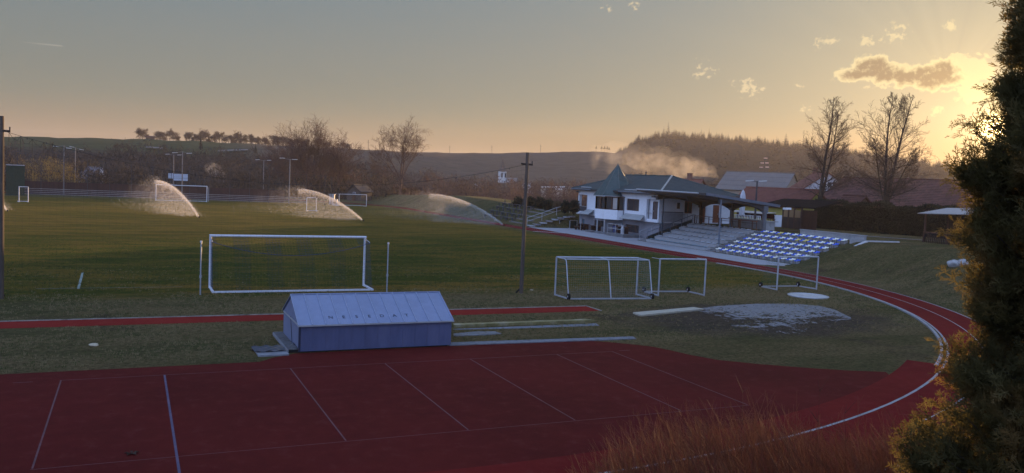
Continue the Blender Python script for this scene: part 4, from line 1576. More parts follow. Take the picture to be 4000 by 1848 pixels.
for s, y_e in ((1, CY0 - ov), (-1, CY1 + ov)):
    b = MB()
    ze = CE - ov * slope
    b.slab([(CX0 - .05, y_e, ze + .03), (CX1 + .05, y_e, ze + .03), (CX1 + .05, cm, CR + .03), (CX0 - .05, cm, CR + .03)], .02)
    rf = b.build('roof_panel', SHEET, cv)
    if s == 1:
        # standing seams and end trims
        for k in range(13):
            x = CX0 - .04 + (CX1 - CX0 + .08) * k / 12
            q = MB()
            q.beam((x, y_e, ze + .045), (x, cm, CR + .045), .026, .035)
            q.build('seam', M('seam_metal', (.30, .34, .46), .4, metal=.4), rf)
        q = MB(); q.beam((CX0 - .06, y_e - .012, ze + .012), (CX1 + .06, y_e - .012, ze + .012), .02, .05); q.build('eaves_trim', PALEM, rf)
        # lettering, laid on the roof sheet
        txt = 'NESEDAT'
        cu = bpy.data.curves.new('letter', 'FONT'); cu.size = .21; cu.align_x = 'CENTER'; cu.align_y = 'CENTER'; cu.extrude = .002
        LET = M('dark_letter_paint', (.03, .035, .06), .6, var=.2)
        nrm_a = math.atan(slope)
        dg = bpy.context.evaluated_depsgraph_get()
        for i, ch in enumerate(txt):
            cu.body = ch
            tmp = bpy.data.objects.new('tmp_letter', cu)
            col.objects.link(tmp)
            dg.update()
            me = bpy.data.meshes.new_from_object(tmp.evaluated_get(bpy.context.evaluated_depsgraph_get()))
            bpy.data.objects.remove(tmp)
            me.materials.clear(); me.materials.append(LET)
            lo = bpy.data.objects.new('letter', me); col.objects.link(lo); lo.parent = rf
            x = CX0 + (CX1 - CX0) * (2.5 + i) / 12 - .02
            yy = CY0 + .28
            zz = CE + (yy - CY0) * slope + .036
            lo.location = (x - OFF[cv.name][0], yy - OFF[cv.name][1], zz)
            lo.rotation_euler = (nrm_a, 0, 0)
        bpy.data.curves.remove(cu)
b = MB(); b.tube([(CX0 - .05, cm, CR + .045), (CX1 + .05, cm, CR + .045)], .02, 6); b.build('ridge_trim', SHEET, cv)
b = MB()
b.beam((CX0 - .012, CY0 + .05, CE - .03), (CX0 - .012, CY1 - .05, CE - .03), .02, .05)
b.build('end_trim', PALEM, cv)
b = MB(); b.beam((CX0 - .008, cm - .35, CB), (CX0 - .008, cm + .06, CE + .02), .012, .018); b.build('slit', RUB, cv)
b = MB(); b.box(CX0 - .02, CX0 + .05, CY0 - .02, CY0 + .0, CB, CE); b.build('corner_trim', M('seam_dark', (.03, .035, .06), .6), cv)
# vertical folds in the front sheet
b = MB()
for k in range(1, 12):
    x = CX0 + (CX1 - CX0) * k / 12
    b.box(x - .012, x + .012, CY0 - .012, CY0, CB, CE - .02)
b.build('front_battens', SHEETD, cv)
# slatted pallet base
b = MB()
for y in (CY0 + .1, cm, CY1 - .1):
    b.box(CX0 - .30, CX1 - .1, y - .04, y + .04, .0, .10)
b.build('base_beams', RUB, cv)  # beams blackened: shade under the cover put into their colour
b = MB()
for k in range(14):
    y = CY0 + .12 + k * .215
    b.box(CX0 - .34, CX0 - .03, y - .045, y + .045, .102, .15)
b.build('pallet_slats', M('weathered_slat', (.14, .14, .14), .9, var=.3), cv)
b = MB(); b.box(CX0 - .36, CX0 - .31, CY0 + .02, CY1 - .02, .03, .13); b.build('pallet_edge', M('grey_edge_board', (.20, .20, .21), .8), cv)
# dark tarpaulin folded on a board in front of the left end
t_ = MB(); t_.box(-3.55, -2.62, -15.72, -15.05, .0, .05)
tag(t_.build('pale_board', M('pale_board', (.22, .225, .24), .8, var=.3, scale=1.2)), 'pale flat board under the dark tarpaulin left of the blue cover', 'board')
nx, ny = 40, 16
X = np.linspace(0, 1, nx); Yv = np.linspace(0, 1, ny)
XX, YY = np.meshgrid(X, Yv)
px = -3.62 + 1.32 * XX + .03 * np.sin(YY * 9)
py = -15.32 + .86 * YY - .02 * np.sin(XX * 7)
pz = .075 + .035 * np.sin(YY * 19 + XX * 2) * (.5 + .5 * np.sin(XX * 5 + 1)) + .09 * np.clip((XX - .72) / .28, 0, 1) ** 1.5 + .02 * np.sin(XX * 23 + YY * 6)
V = np.stack([px, py, pz], -1).reshape(-1, 3)
i = np.arange((ny - 1) * (nx - 1)); r_, c_ = i // (nx - 1), i % (nx - 1); q = r_ * nx + c_
tp = np_obj('tarpaulin', V, np.stack([q, q + 1, q + nx + 1, q + nx], 1), M('black_tarpaulin', (.030, .032, .045), .35, var=.2, spec=.6), smooth=True)
sm_ = tp.modifiers.new('thickness', 'SOLIDIFY'); sm_.thickness = .012
tag(tp, 'crumpled dark tarpaulin lying beside the left end of the blue cover', 'tarpaulin')

# ------------------------------------------------------------------ boards, kerbs, rings in the grass
def flat_thing(name, label, cat, pts, z0, z1, mat):
    b = MB(); b.prism([(p.x, p.y) for p in pts], z0, z1)
    return tag(b.build(name, mat), label, cat)


b = MB(); b.prism([tuple(G(x, y)[:2]) for x, y in ((1141, 824), (1497, 811), (1470, 808), (1141, 820))], 0, .10)
tag(b.build('long_jump_beam', M('yellowish_beam', (.20, .17, .07), .8, var=.4, scale=1.5, c2=(.34, .31, .25), amt=.6)), 'long thin yellowish beam edging the sand pit right of the blue cover', 'beam')
b = MB(); b.poly([(*G(x, y)[:2], .010) for x, y in ((1141, 828), (1500, 814), (1508, 820), (1300, 827), (1141, 830))])
tag(b.build('sunken_concrete_strip', M('wet_grey_strip', (.14, .15, .17), .6, var=.3)), 'narrow grey strip sunk in the grass along the yellowish beam', 'strip', kind='structure')
b = MB(); b.prism([tuple(G(x, y)[:2]) for x, y in ((1130, 870.5), (1600, 854), (1592, 848.5), (1120, 864))], 0, .035)
tag(b.build('concrete_strip', M('pale_grey_strip', (.17, .175, .19), .8, var=.35, c2=(.08, .08, .075), amt=.8)), 'long pale grey concrete strip along the edge of the red court', 'strip')
b = MB(); b.prism([tuple(G(x, y)[:2]) for x, y in ((1141, 847), (1236, 843.5), (1262, 841), (1246, 835.5), (1200, 835.5), (1141, 841))], 0, .03)
tag(b.build('metal_lid', M('grey_lid', (.15, .155, .165), .6, var=.35, scale=2.5)), 'flat grey metal lid in the grass right of the blue cover', 'lid')
cr = G(2033, 746)
b = MB(); b.tube([(cr.x, cr.y, .0), (cr.x, cr.y, .045)], 1.07, 40); ringo = b.build('throwing_circle', M('white_concrete', (.44, .42, .39), .85, var=.2, scale=2, c2=(.20, .20, .22), amt=.7))
tag(ringo, 'round white concrete throwing circle in the grass in front of the right training goal', 'throwing circle')
b = MB(); b.tube([(cr.x + 1.07 * math.cos(a / 20 * math.pi), cr.y + 1.07 * math.sin(a / 20 * math.pi), .045) for a in range(41)], .03, 6); b.build('rim', PALEM, ringo)
q = [G(1592, 789.5), G(1612, 796.5), G(1770, 780.5), G(1745, 776)]
b = MB(); b.prism([(p.x, p.y) for p in q], 0, .07)
tag(b.build('stop_board', M('cream_board', (.38, .345, .26), .8, var=.25, scale=2, c2=(.24, .23, .21), amt=.6)), 'cream coloured flat board lying beside the sandy throwing area', 'board')
# small pale things on the grass
for k, (x, y, s, lb) in enumerate(((237, 870, .16, 'small pale tuft of straw on the grass left of the blue cover'), (1337, 731, .09, 'small white litter scrap at the foot of the right timber pole'))):
    g_ = G(x, y)
    bm = bmesh.new(); bmesh.ops.create_icosphere(bm, subdivisions=2, radius=s)
    for v in bm.verts:
        v.co *= 1 + .35 * mnoise.noise(v.co * 9); v.co.z *= .35
    me = bpy.data.meshes.new('litter'); bm.to_mesh(me); bm.free(); me.materials.append(M('pale_straw', (.42, .36, .25), .9))
    o = bpy.data.objects.new('straw_tuft' if k == 0 else 'litter', me); col.objects.link(o); o.location = (g_.x, g_.y, .03)
    tag(o, lb, 'straw' if k == 0 else 'litter')
g_ = G(331, 1144)
b = MB()
for k in range(5):
    a = k * 1.25
    c = Vector((g_.x, g_.y, .02))
    b.poly([c, c + Vector((.10 * math.cos(a), .10 * math.sin(a), .03)), c + Vector((.15 * math.cos(a + .35), .15 * math.sin(a + .35), .015)), c + Vector((.09 * math.cos(a + .7), .09 * math.sin(a + .7), .04))])
lf = b.build('dry_leaf', M('dry_leaf', (.05, .03, .02), .9)); sm_ = lf.modifiers.new('thickness', 'SOLIDIFY'); sm_.thickness = .004
tag(lf, 'dry brown leaf on the red court left of the blue line', 'leaf')
# white corner line of the pitch
b = MB()
a_, c_ = G(208, 686), G(197, 727)
gline(b, (a_.x, a_.y), (c_.x, c_.y), .11, z=.014)
gline(b, (-11, G(10, 728).y), (-4.9, G(10, 728).y), .05, z=.014)
tag(b.build('pitch_line', M('faint_chalk', (.20, .24, .20), .9, var=.4, scale=3)), kind='structure')

# sand of the throwing sector: broken crust, denser towards the far edge
cells = []
sx = np.arange(12.5, 25.2, .075)
sy = np.arange(-16.5, -8.2, .075)
poly_s = [G(x, y) for x, y in ((1745, 779), (1800, 771), (1900, 765.5), (2000, 766), (2060, 771), (2100, 781), (2140, 801), (2120, 806), (2030, 803), (1985, 815), (1960, 832), (1925, 826), (1880, 806), (1800, 790))]
ps = np.array([(p.x, p.y) for p in poly_s])


def inside(px_, py_, poly):
    c = False
    j = len(poly) - 1
    for i_ in range(len(poly)):
        xi, yi = poly[i_]; xj, yj = poly[j]
        if (yi > py_) != (yj > py_) and px_ < (xj - xi) * (py_ - yi) / (yj - yi) + xi:
            c = not c
        j = i_
    return c


V, F = [], []
ssx = [1745, 1800, 1900, 1960, 2010, 2060, 2100, 2140]
sst = [779, 771, 765, 764.5, 766, 770, 780, 800]
sbx, sby = [1745, 1800, 1880, 1950, 2000, 2040, 2090, 2140], [783, 797, 816, 840, 832, 812, 808, 804]


def sketch_of(x, y):
    d = np.array([x, y, 0.0]) - CAM
    zc = d @ AF
    return ((PW / 2 + FPX * (d @ AR) / zc) / S_, (PH / 2 - FPX * (d @ AU) / zc) / S_)


for x in np.arange(11.5, 25.5, .065):
    for y in np.arange(-17.0, -6.5, .065):
        qx, qy = sketch_of(x, y)
        if not (1745 < qx < 2140 and 762 < qy < 842):
            continue
        yt_ = np.interp(qx, ssx, sst); yb_ = np.interp(qx, sbx, sby)
        if qy < yt_:
            continue
        t = (qy - yt_) / max(yb_ - yt_, 3)
        ut = (qx - 1745) / 395
        n1_ = mnoise.fractal(Vector((x * .55, y * .8, 3)), .8, 2.1, 4)
        n2_ = mnoise.noise(Vector((x * 3.6, y * 2.6, 1)))
        n3_ = mnoise.noise(Vector((x * 11.0, y * 9.0, 5)))
        v = 1.06 - t * .62 + n1_ * .34 + n2_ * .42 + n3_ * .36 - .25 * max(0, 1 - ut / .25)
        if v > .62:
            k = len(V)
            h = .010 + .012 * max(0, n2_)
            j = .018 * n3_
            V += [(x, y, h), (x + .068, y + j, h), (x + .068, y + .068, h), (x + j, y + .068, h)]
            F.append((k, k + 1, k + 2, k + 3))
sand = np_obj('sand', V, F, M('pale_sand', (.20, .195, .19), .95, var=.35, scale=2.6, c2=(.115, .11, .105), amt=.8))
tag(sand, 'patchy pale grey sand spread over the muddy throwing area', 'sand', kind='stuff')

# ------------------------------------------------------------------ sprinklers
WATER_, wnt, wb, wout = new_mat('spray_water')
wb.inputs['Base Color'].default_value = (.9, .9, .9, 1)
wb.inputs['Roughness'].default_value = .6
_tr = wnt.nodes.new('ShaderNodeBsdfTranslucent'); _tr.inputs[0].default_value = (.95, .93, .9, 1)
_tp = wnt.nodes.new('ShaderNodeBsdfTransparent')
_m1 = wnt.nodes.new('ShaderNodeMixShader'); _m1.inputs[0].default_value = .55
_m2 = wnt.nodes.new('ShaderNodeMixShader'); _m2.inputs[0].default_value = .80
wnt.links.new(wb.outputs[0], _m1.inputs[1]); wnt.links.new(_tr.outputs[0], _m1.inputs[2])
wnt.links.new(_m1.outputs[0], _m2.inputs[1]); wnt.links.new(_tp.outputs[0], _m2.inputs[2])
wnt.links.new(_m2.outputs[0], wout.inputs[0])


def sprinkler(label, base, az, reach, apex, ndrop, seed, fade=1.0):
    B = Vector((base.x, base.y, .12))
    t = thing('sprinkler', label, 'sprinkler', (B.x, B.y, 0), 'water jets sprinkling the pitch')
    b = MB(); b.tube([(B.x, B.y, 0), (B.x, B.y, .14)], [.09, .06], 10); b.tube([(B.x, B.y, .14), (B.x, B.y, .20)], .035, 8); b.build('head', RUB, t)
    d = Vector((math.sin(R_(az)), math.cos(R_(az)), 0))
    pz_ = lambda s: apex * (1 - ((s - reach) / reach) ** 2)
    pts = [B + d * s + Vector((0, 0, pz_(s))) for s in np.linspace(0, reach * .92, 26)]
    b = MB(); b.tube(pts, [.012 + .02 * (k / 25) for k in range(26)], 6, cap=False); b.build('jet', WATER_, t)
    r = np.random.default_rng(seed)
    # droplets torn off the jet and drifting down as a veil
    s = reach * (.05 + 2.1 * r.beta(1.5, 2.0, ndrop))
    u = r.random(ndrop) ** .9
    z = np.maximum(apex * (1 - ((s - reach) / reach) ** 2), 0) + .12
    z = z * (1 - u) + .05 + np.abs(r.normal(0, .35, ndrop)) * (s > reach * .9)
    u = u + np.clip(s / reach - 1, 0, 1) * .6
    back = u * (.6 + 1.6 * r.random(ndrop))
    sd = r.normal(0, .25, ndrop) + u * r.normal(0, .9, ndrop)
    P = np.array(B)[None, :] * np.array([1, 1, 0]) + np.outer(s + back * .5, np.array(d)) + np.outer(sd, np.array([d.y, -d.x, 0])) + np.outer(z, [0, 0, 1])
    keepm = r.random(ndrop) < np.exp(-2.6 * np.clip(s / reach - .85, 0, 3))
    P = P[keepm]
    n = len(P)
    # near the jet: dense ragged fringe
    m_ = ndrop // 4
    s2 = reach * (.02 + 1.0 * r.random(m_))
    z2 = apex * (1 - ((s2 - reach) / reach) ** 2) + .12 - np.abs(r.normal(0, .12 + .22 * s2 / reach, m_))
    P2 = np.array(B)[None, :] * np.array([1, 1, 0]) + np.outer(s2, np.array(d)) + np.outer(r.normal(0, .05 + .1 * s2 / reach, m_), np.array([d.y, -d.x, 0])) + np.outer(np.maximum(z2, .05), [0, 0, 1])
    P = np.concatenate([P, P2]); n = len(P)
    L = r.uniform(.10, .26, n); w = r.uniform(.004, .008, n)
    vdir = np.array(d)[None, :] * .45 + np.array([0, 0, -1.0]) + r.normal(0, .15, (n, 3))
    vdir /= np.linalg.norm(vdir, axis=1, keepdims=True)
    sdir_ = np.cross(vdir, r.normal(0, 1, (n, 3))); sdir_ /= np.linalg.norm(sdir_, axis=1, keepdims=True)
    tdir = np.cross(vdir, sdir_)
    a, c = P - vdir * (L / 2)[:, None], P + vdir * (L / 2)[:, None]
    V = np.stack([a, c, P + sdir_ * w[:, None], P + (-.5 * sdir_ + .87 * tdir) * w[:, None], P + (-.5 * sdir_ - .87 * tdir) * w[:, None]], 1).reshape(-1, 3)
    o = np.arange(n)[:, None] * 5
    F = np.concatenate([o + np.array(f_) for f_ in ((0, 2, 3), (0, 3, 4), (0, 4, 2), (1, 3, 2), (1, 4, 3), (1, 2, 4))])
    np_obj('spray', V, F, WATER_, t)['kind'] = 'stuff'
    return t


def jet_az(bx, tx, reach):
    """Azimuth for which the apex of the jet lies above the sketch column tx."""
    B = G(bx[0], bx[1])
    best = min(range(-100, 0), key=lambda a: abs(sk(B.x + reach * math.sin(R_(a)), B.y + reach * math.cos(R_(a)), 3.5)[0] - tx))
    return best


def sk(x, y, z):
    d = np.array([x, y, z]) - CAM
    zc = d @ AF
    return ((PW / 2 + FPX * (d @ AR) / zc) / S_, (PH / 2 - FPX * (d @ AU) / zc) / S_)


for k, (bx, tx, rch, apx, lb) in enumerate((((501, 548), 392, 9.3, 3.7, 'sprinkler throwing an arc of water in front of the distant goal'),
                                          ((914, 557), 752, 9.3, 3.3, 'sprinkler throwing an arc of water in the middle of the pitch'),
                                          ((1268, 568), 1083, 9.5, 3.35, 'sprinkler throwing an arc of water over the red track by the benches'),
                                          ((19, 532), -95, 9.3, 3.6, 'sprinkler at the left edge behind the timber pole'))):
    sprinkler(lb, G(*bx), jet_az(bx, tx, rch), rch, apx, 24000, 11 + k)
# ------------------------------------------------------------------ far end of the pitch
PALEW = M('pale_grey_wood', (.24, .22, .21), .9, var=.25, scale=2)
DGREY = M('dark_grey_post', (.05, .05, .055), .7)


def base_y(x):
    return float(np.interp(x, [0, 43.75, 330, 626, 726, 833], [489, 490.1, 498.9, 508.9, 512.4, 516]))


fx_ = [43.75, 103, 161, 219.5, 275.75, 330, 383.75, 430, 476.25, 527.5, 577.5, 627, 675.6, 727, 770, 816, 833]
fpts = [G(x, base_y(x)) for x in fx_]
tf = thing('ball_stop_fence', 'tall thin net fence with pale rails along the far end of the pitch', 'fence', tuple(fpts[8]))
for i, P in enumerate(fpts):
    hh = 6.5 - .11 * i
    b = MB(); b.tube([P, P + Vector((0, 0, hh))], .045, 6); b.build('post', DGREY, tf)
b = MB()
for P, Q, i in zip(fpts, fpts[1:], range(99)):
    for z in (.22, .50, .78, 1.06):
        if i < 14:
            b.beam(P + Vector((0, -.06, z)), Q + Vector((0, -.06, z)), .03, .09)
b.build('rails', PALEW, tf)
for t in (.998, .62):
    b = MB()
    for P, Q, i in zip(fpts, fpts[1:], range(99)):
        h0, h1 = 6.5 - .11 * i, 6.5 - .11 * (i + 1)
        b.tube([P + Vector((0, 0, h0 * t)), Q + Vector((0, 0, h1 * t))], .018, 4)
    b.build('wire', DGREY, tf)
nb = NetB()
for P, Q, i in zip(fpts, fpts[1:], range(99)):
    h0 = 6.5 - .11 * i
    nb.sheet(lambda u, v, P=P, Q=Q, h0=h0: tuple(P.lerp(Q, u) + Vector((0, 0, 1.1 + (h0 - 1.15) * v))), 10, 14, .0045, seg=1)
nb.build('netting', WIRE, tf)
b = MB()
Bo = Vector((0, 4.5, 0))
line = [fpts[0] + Bo, fpts[5] + Bo, fpts[10] + Bo, fpts[13] + Bo]
for P, Q in zip(line, line[1:]):
    b.beam(P + Vector((0, 0, 1.05)), Q + Vector((0, 0, 1.05)), .06, 2.1)
tag(b.build('boarded_fence', M('maroon_boards', (.060, .030, .026), .9, var=.3, scale=.7, stretch=(1, 1, .15), bump=.1)), 'long dark maroon boarded fence behind the pale rails', 'fence')
b = MB()
p = G(18, 486) + Vector((0, 3, 0)); q = G(41, 486) + Vector((0, 3, 0))
b.beam(p + Vector((0, 0, .65)), q + Vector((0, 0, .85)), .08, 1.1)
tag(b.build('orange_board', M('orange_brown_board', (.26, .12, .06), .9, var=.2)), 'orange brown board fence at the left end behind the timber pole', 'fence')
b = MB()
p = onD(15, 470, 150); q = onD(62, 470, 150); p.z = q.z = 0
b.beam(p + Vector((0, 0, 2.3)), q + Vector((0, 0, 2.3)), .1, 4.6); scr = b.build('green_screen', M('dark_green_screen', (.030, .050, .034), .9, var=.15))
tag(scr, 'dark green windscreen with white top edge at the far left', 'screen')
b = MB(); b.beam(p + Vector((0, -.1, 4.62)), q + Vector((0, -.1, 4.62)), .12, .12); b.build('top_edge', PALEM, scr)
p0, p1 = onD(48, 466, 128), onD(71, 465, 128)
p0.z = p1.z = 0
small_goal('little white goal by the green windscreen at the far left', tuple(p0[:2]), tuple(p1[:2]), (p0.x - .3, p0.y + 1.2), (p1.x - .3, p1.y + 1.2), h=2.0, top=.5, wheels=False, netc=(.3, .3, .3), mat=GOALW, name='little_goal', dens=.5)
p0, p1 = onD(772, 497, 122), onD(796, 499, 122)
p0.z = p1.z = 0
small_goal('little white goal standing behind the fence left of the shed', tuple(p0[:2]), tuple(p1[:2]), (p0.x + .5, p0.y + 1.2), (p1.x + .5, p1.y + 1.2), h=1.9, top=.5, wheels=False, netc=(.3, .3, .3), mat=GOALW, name='little_goal', dens=.5)

# scoreboard
sbp = G(450, 503) + Vector((0, 9, 0))
Ds = math.hypot(sbp.x - CAM[0], sbp.y - CAM[1])
sc_ = thing('scoreboard', 'blank bluish white scoreboard panels on posts behind the distant goal', 'scoreboard', (sbp.x, sbp.y, 0))
PANEL = M('bluish_white_panel', (.50, .56, .64), .5, var=.05)
for x0, x1, y0, y1 in ((423.2, 435.6, 435.6, 448.8), (436.4, 472.2, 437, 454)):
    a, c, d_ = onD(x0, y1, Ds), onD(x1, y1, Ds), onD(x0, y0, Ds)
    b = MB(); b.beam(Vector((a.x, a.y, (a.z + d_.z) / 2)), Vector((c.x, c.y, (a.z + d_.z) / 2)), .12, d_.z - a.z); b.build('panel', PANEL, sc_)
for x in (430, 445, 466):
    a = onD(x, 450, Ds)
    b = MB(); b.tube([(a.x, a.y + .15, 0), (a.x, a.y + .15, a.z + .6)], .07, 6); b.build('post', DGREY, sc_)
b = MB(); a, c = onD(424, 434.8, Ds), onD(472, 436, Ds); b.beam(a, c, .3, .08); b.build('canopy', DGREY, sc_)


def floodlight(label, x, yb, yt, D, heads, name='floodlight_pole', mat=None):
    base = onD(x, yb, D); base.z = max(base.z, 0) if D < 200 else base.z
    top = onD(x, yt, D)
    t = thing(name, label, 'light pole', tuple(base), 'floodlight poles')
    mat = mat or M('pale_pole', (.20, .19, .185), .8, var=.2)
    b = MB(); b.tube([base, Vector((base.x, base.y, top.z))], [.11, .07], 8); b.build('pole', mat, t)
    P = [onD(hx, hy, D) for hx, hy in heads]
    b = MB(); b.tube([P[0], Vector((base.x, base.y, top.z - .05)), P[1]], .035, 6); b.build('crossarm', mat, t)
    for q in P:
        b = MB()
        d = (P[1] - P[0]).normalized()
        b.beam(q - d * .42 + Vector((0, 0, -.02)), q + d * .42 + Vector((0, 0, .05)), .30, .10)
        b.build('lamp', M('pale_lamp_housing', (.50, .50, .48), .5), t)
    return t


floodlight('tall floodlight pole with two lamps, leftmost on the far fence line', 160.5, 492.6, 366, 154, [(141, 368.4), (173, 373)])
floodlight('tall floodlight pole with two lamps behind the distant goal', 457.5, 503.5, 381, 149, [(440, 384.5), (476, 386)])
floodlight('tall floodlight pole with two lamps left of the bare tree cluster', 727, 512.4, 400.5, 146, [(710, 398), (742, 401.5)])
floodlight('floodlight pole far behind the fence, leftmost of the rear row', 189, 466, 371, 185, [(180.5, 369.5), (205, 376.5)])
floodlight('floodlight pole far behind the fence beside the scoreboard', 436, 472, 389, 185, [(421, 388), (451, 390)])
floodlight('floodlight pole far behind the fence left of the bare tree cluster', 662, 486, 403, 185, [(648, 402), (677, 403.5)])

# ------------------------------------------------------------------ houses
TILE_R = M('red_roof_tiles', (.165, .062, .046), .85, var=.3, scale=1.6, c2=(.10, .045, .036), amt=.6, bump=.2)
TILE_D = M('old_red_brown_tiles', (.105, .046, .036), .9, var=.35, scale=1.4, c2=(.15, .065, .045), amt=.5, bump=.2)
TILE_G = M('grey_sheet_roof', (.14, .13, .12), .75, var=.15, scale=.6)
YEL = M('yellow_render', (.36, .32, .09), .9, var=.1)
WHT = M('old_white_render', (.52, .52, .54), .9, var=.1)
BEI = M('beige_render', (.30, .25, .20), .9, var=.1)
BRK = M('brown_boards', (.10, .065, .045), .9, var=.3, scale=2, stretch=(1, 1, .2))


def gable_house(name, label, A, B, half, drop, zb, wall, roofm, rows=14, over=.45, wins=(), cat='house', chimney=None, ends=.35):
    """Ridge from A to B; roof falls 'drop' over 'half' to both sides; walls stand on zb."""
    A, B = Vector(A), Vector(B)
    zr = (A.z + B.z) / 2
    A.z = B.z = zr
    d = (B - A).normalized()
    n = Vector((d.y, -d.x, 0))
    t = thing(name, label, cat, ((A.x + B.x) / 2, (A.y + B.y) / 2, zb))
    sl = drop / half
    b = MB()
    hw = half - over
    a_, c_ = A + d * ends, B - d * ends
    ring_ = []
    for P in (a_, c_):
        ring_.append([P + n * hw + Vector((0, 0, zb - zr)), P + n * hw + Vector((0, 0, -sl * hw - .08)), P + Vector((0, 0, -.08)), P - n * hw + Vector((0, 0, -sl * hw - .08)), P - n * hw + Vector((0, 0, zb - zr))])
    k = len(b.v)
    for r_ in ring_:
        b.v += [tuple(q) for q in r_]
    b.f += [(4, 3, 2, 1, 0), (5, 6, 7, 8, 9)] + [(i, i + 1, 6 + i, 5 + i) for i in range(4)]
    b.build('wall', wall, t)
    b = MB()
    for s in (1, -1):
        e0, e1 = A + n * half * s + Vector((0, 0, -drop)), B + n * half * s + Vector((0, 0, -drop))
        tiled(b, e0, e1, B, A, rows)
        b.slab([e0, e1, B, A], .10)
    rf = b.build('roof', roofm, t)
    b = MB(); b.tube([A + Vector((0, 0, .05)), B + Vector((0, 0, .05))], .10, 6); b.build('ridge_cap', roofm, rf)
    for (side, u, z0, z1, w_) in wins:
        # side: 1 / -1 long walls, 'A' / 'B' gable ends; u along the wall
        if side in (1, -1):
            P = a_.lerp(c_, u) + n * side * (hw + .02); dd = d; nn = n * side
        else:
            P = (a_ if side == 'A' else c_) + n * u * half; dd = n; nn = (-d if side == 'A' else d); P = P + nn * .02
        b = MB(); b.beam(P - dd * w_ / 2 + Vector((0, 0, (z0 + z1) / 2 - zr)), P + dd * w_ / 2 + Vector((0, 0, (z0 + z1) / 2 - zr)), .06, z1 - z0)
        f = b.build('window', WHT, t)
        b = MB()
        for s2 in (-1, 1):
            b.beam(P + nn * .035 + dd * (s2 * w_ * .23 - w_ * .17) + Vector((0, 0, (z0 + z1) / 2 - zr)), P + nn * .035 + dd * (s2 * w_ * .23 + w_ * .17) + Vector((0, 0, (z0 + z1) / 2 - zr)), .02, (z1 - z0) * .82)
        b.build('pane', GLASS, f)
    if chimney is not None:
        P = A.lerp(B, chimney)
        b = MB(); b.box(P.x - .3, P.x + .3, P.y - .3, P.y + .3, zr - .6, zr + .9); b.box(P.x - .36, P.x + .36, P.y - .36, P.y + .36, zr + .902, zr + 1.0); b.build('chimney', M('chimney_brick', (.18, .09, .07), .9), rf)
    return t


ZT = 1.9
gable_house('yellow_house', 'yellow house with red tiled roof behind the parasol and lamp post', onD(1877, 470.5, 108), onD(2062, 480, 104), 4.2, 2.05, .6, YEL, TILE_R, wins=[('A', -.30, 3.0, 3.9, 1.0), (-1, .2, 2.6, 3.7, 1.1)])
h2 = gable_house('long_farmhouse', 'long low farmhouse with a broad dark red tiled roof behind the hedge', onD(2122, 448, 122), onD(2640, 459, 108), 7.5, 4.35, .4, BRK, TILE_D, rows=22, chimney=None)
gable_house('lean_to', 'small red roofed annexe in front of the long farmhouse roof', onD(2122, 492, 108), onD(2180, 494, 105), 1.9, 1.6, .6, BRK, TILE_D, rows=7, cat='annexe')
b = MB(); p = onD(2179, 500, 106); b.tube([(p.x, p.y, p.z), (p.x, p.y, 1.0)], .09, 6); tag(b.build('downpipe', PALEM), 'pale downpipe beside the small red annexe roof', 'pipe')
A = onD(2085, 434, 150)
gable_house('white_house', 'white gabled house with a small attic window behind the left bare tree', A, A + Vector((5.5, 9.5, 0)), 6.2, 4.4, -.5, WHT, TILE_R, wins=[('A', .12, A.z - 2.6, A.z - 1.5, 1.7)], chimney=.8)
gable_house('grey_roofed_house', 'large house with a wide grey roof and beige walls in the haze', onD(1828, 434, 205), onD(2000, 434, 200), 7.0, 4.2, -2, BEI, TILE_G, rows=4, wins=[(-1, .18, 1.6, 3.0, 1.3), (1, .18, 1.8, 3.3, 1.3), (1, .36, 1.8, 3.3, 1.3)])
gable_house('red_roofed_house', 'red roofed house just showing above the clubhouse roof', onD(1700, 451.5, 140), onD(1770, 451.5, 138), 3.6, 2.2, .5, BEI, TILE_R, rows=8, chimney=.5)
gable_house('grey_cottage', 'grey cottage with a white chimney behind the far fence at left', onD(221, 421, 215), onD(252, 420, 212), 3.6, 2.6, -2, M('grey_cottage_wall', (.15, .15, .17), .9), M('grey_cottage_roof', (.13, .13, .15), .9), rows=6)
b = MB(); p = onD(255, 440, 205); b.boxr(p, .32, .32, -2, onD(255, 422, 205).z, .2); tag(b.build('white_chimney', WHT), 'white chimney stack right of the grey cottage', 'chimney')
gable_house('garden_shed', 'small dark gabled shed by the far corner of the track', onD(888.7, 464.5, 172), onD(888.7, 464.5, 172) + Vector((3.4, 2.9, 0)), 1.95, 1.45, 0, M('shed_wall', (.085, .07, .06), .9, var=.25), M('shed_roof', (.045, .045, .05), .8), rows=6, over=.25, cat='shed', wins=[('A', .02, 1.2, 1.75, .6)])
p = onD(889, 505, 171.5)
b = MB(); b.boxr((p.x + .05, p.y - .1), .35, .05, 0, 1.3, -.45); tag(b.build('shed_door', DARKW), 'dark door of the small gabled shed by the track', 'door')
# pale verge boards of the shed gable
A = onD(888.7, 464.5, 172)
p = onD(835, 513, 150)
b = MB(); b.boxr((p.x, p.y), .42, .4, 0, 1.7, -.4); b.boxr((p.x - .05, p.y), .6, .5, 1.702, 1.78, -.4)
tag(b.build('white_cabinet', M('white_cabinet', (.40, .40, .41), .7)), 'narrow white cabinet with flat roof beside the small far goal', 'cabinet')
p = onD(843, 514, 149)
b = MB(); b.boxr((p.x, p.y), .4, .35, 0, .95, -.4); cb = b.build('white_crate', M('white_cabinet', (.40, .40, .41), .7)); tag(cb, 'low white crate with a dark opening beside the far goal', 'crate')
b = MB(); b.boxr((p.x - .15, p.y - .36), .2, .03, .25, .75, -.4); b.build('opening', RUB, cb)

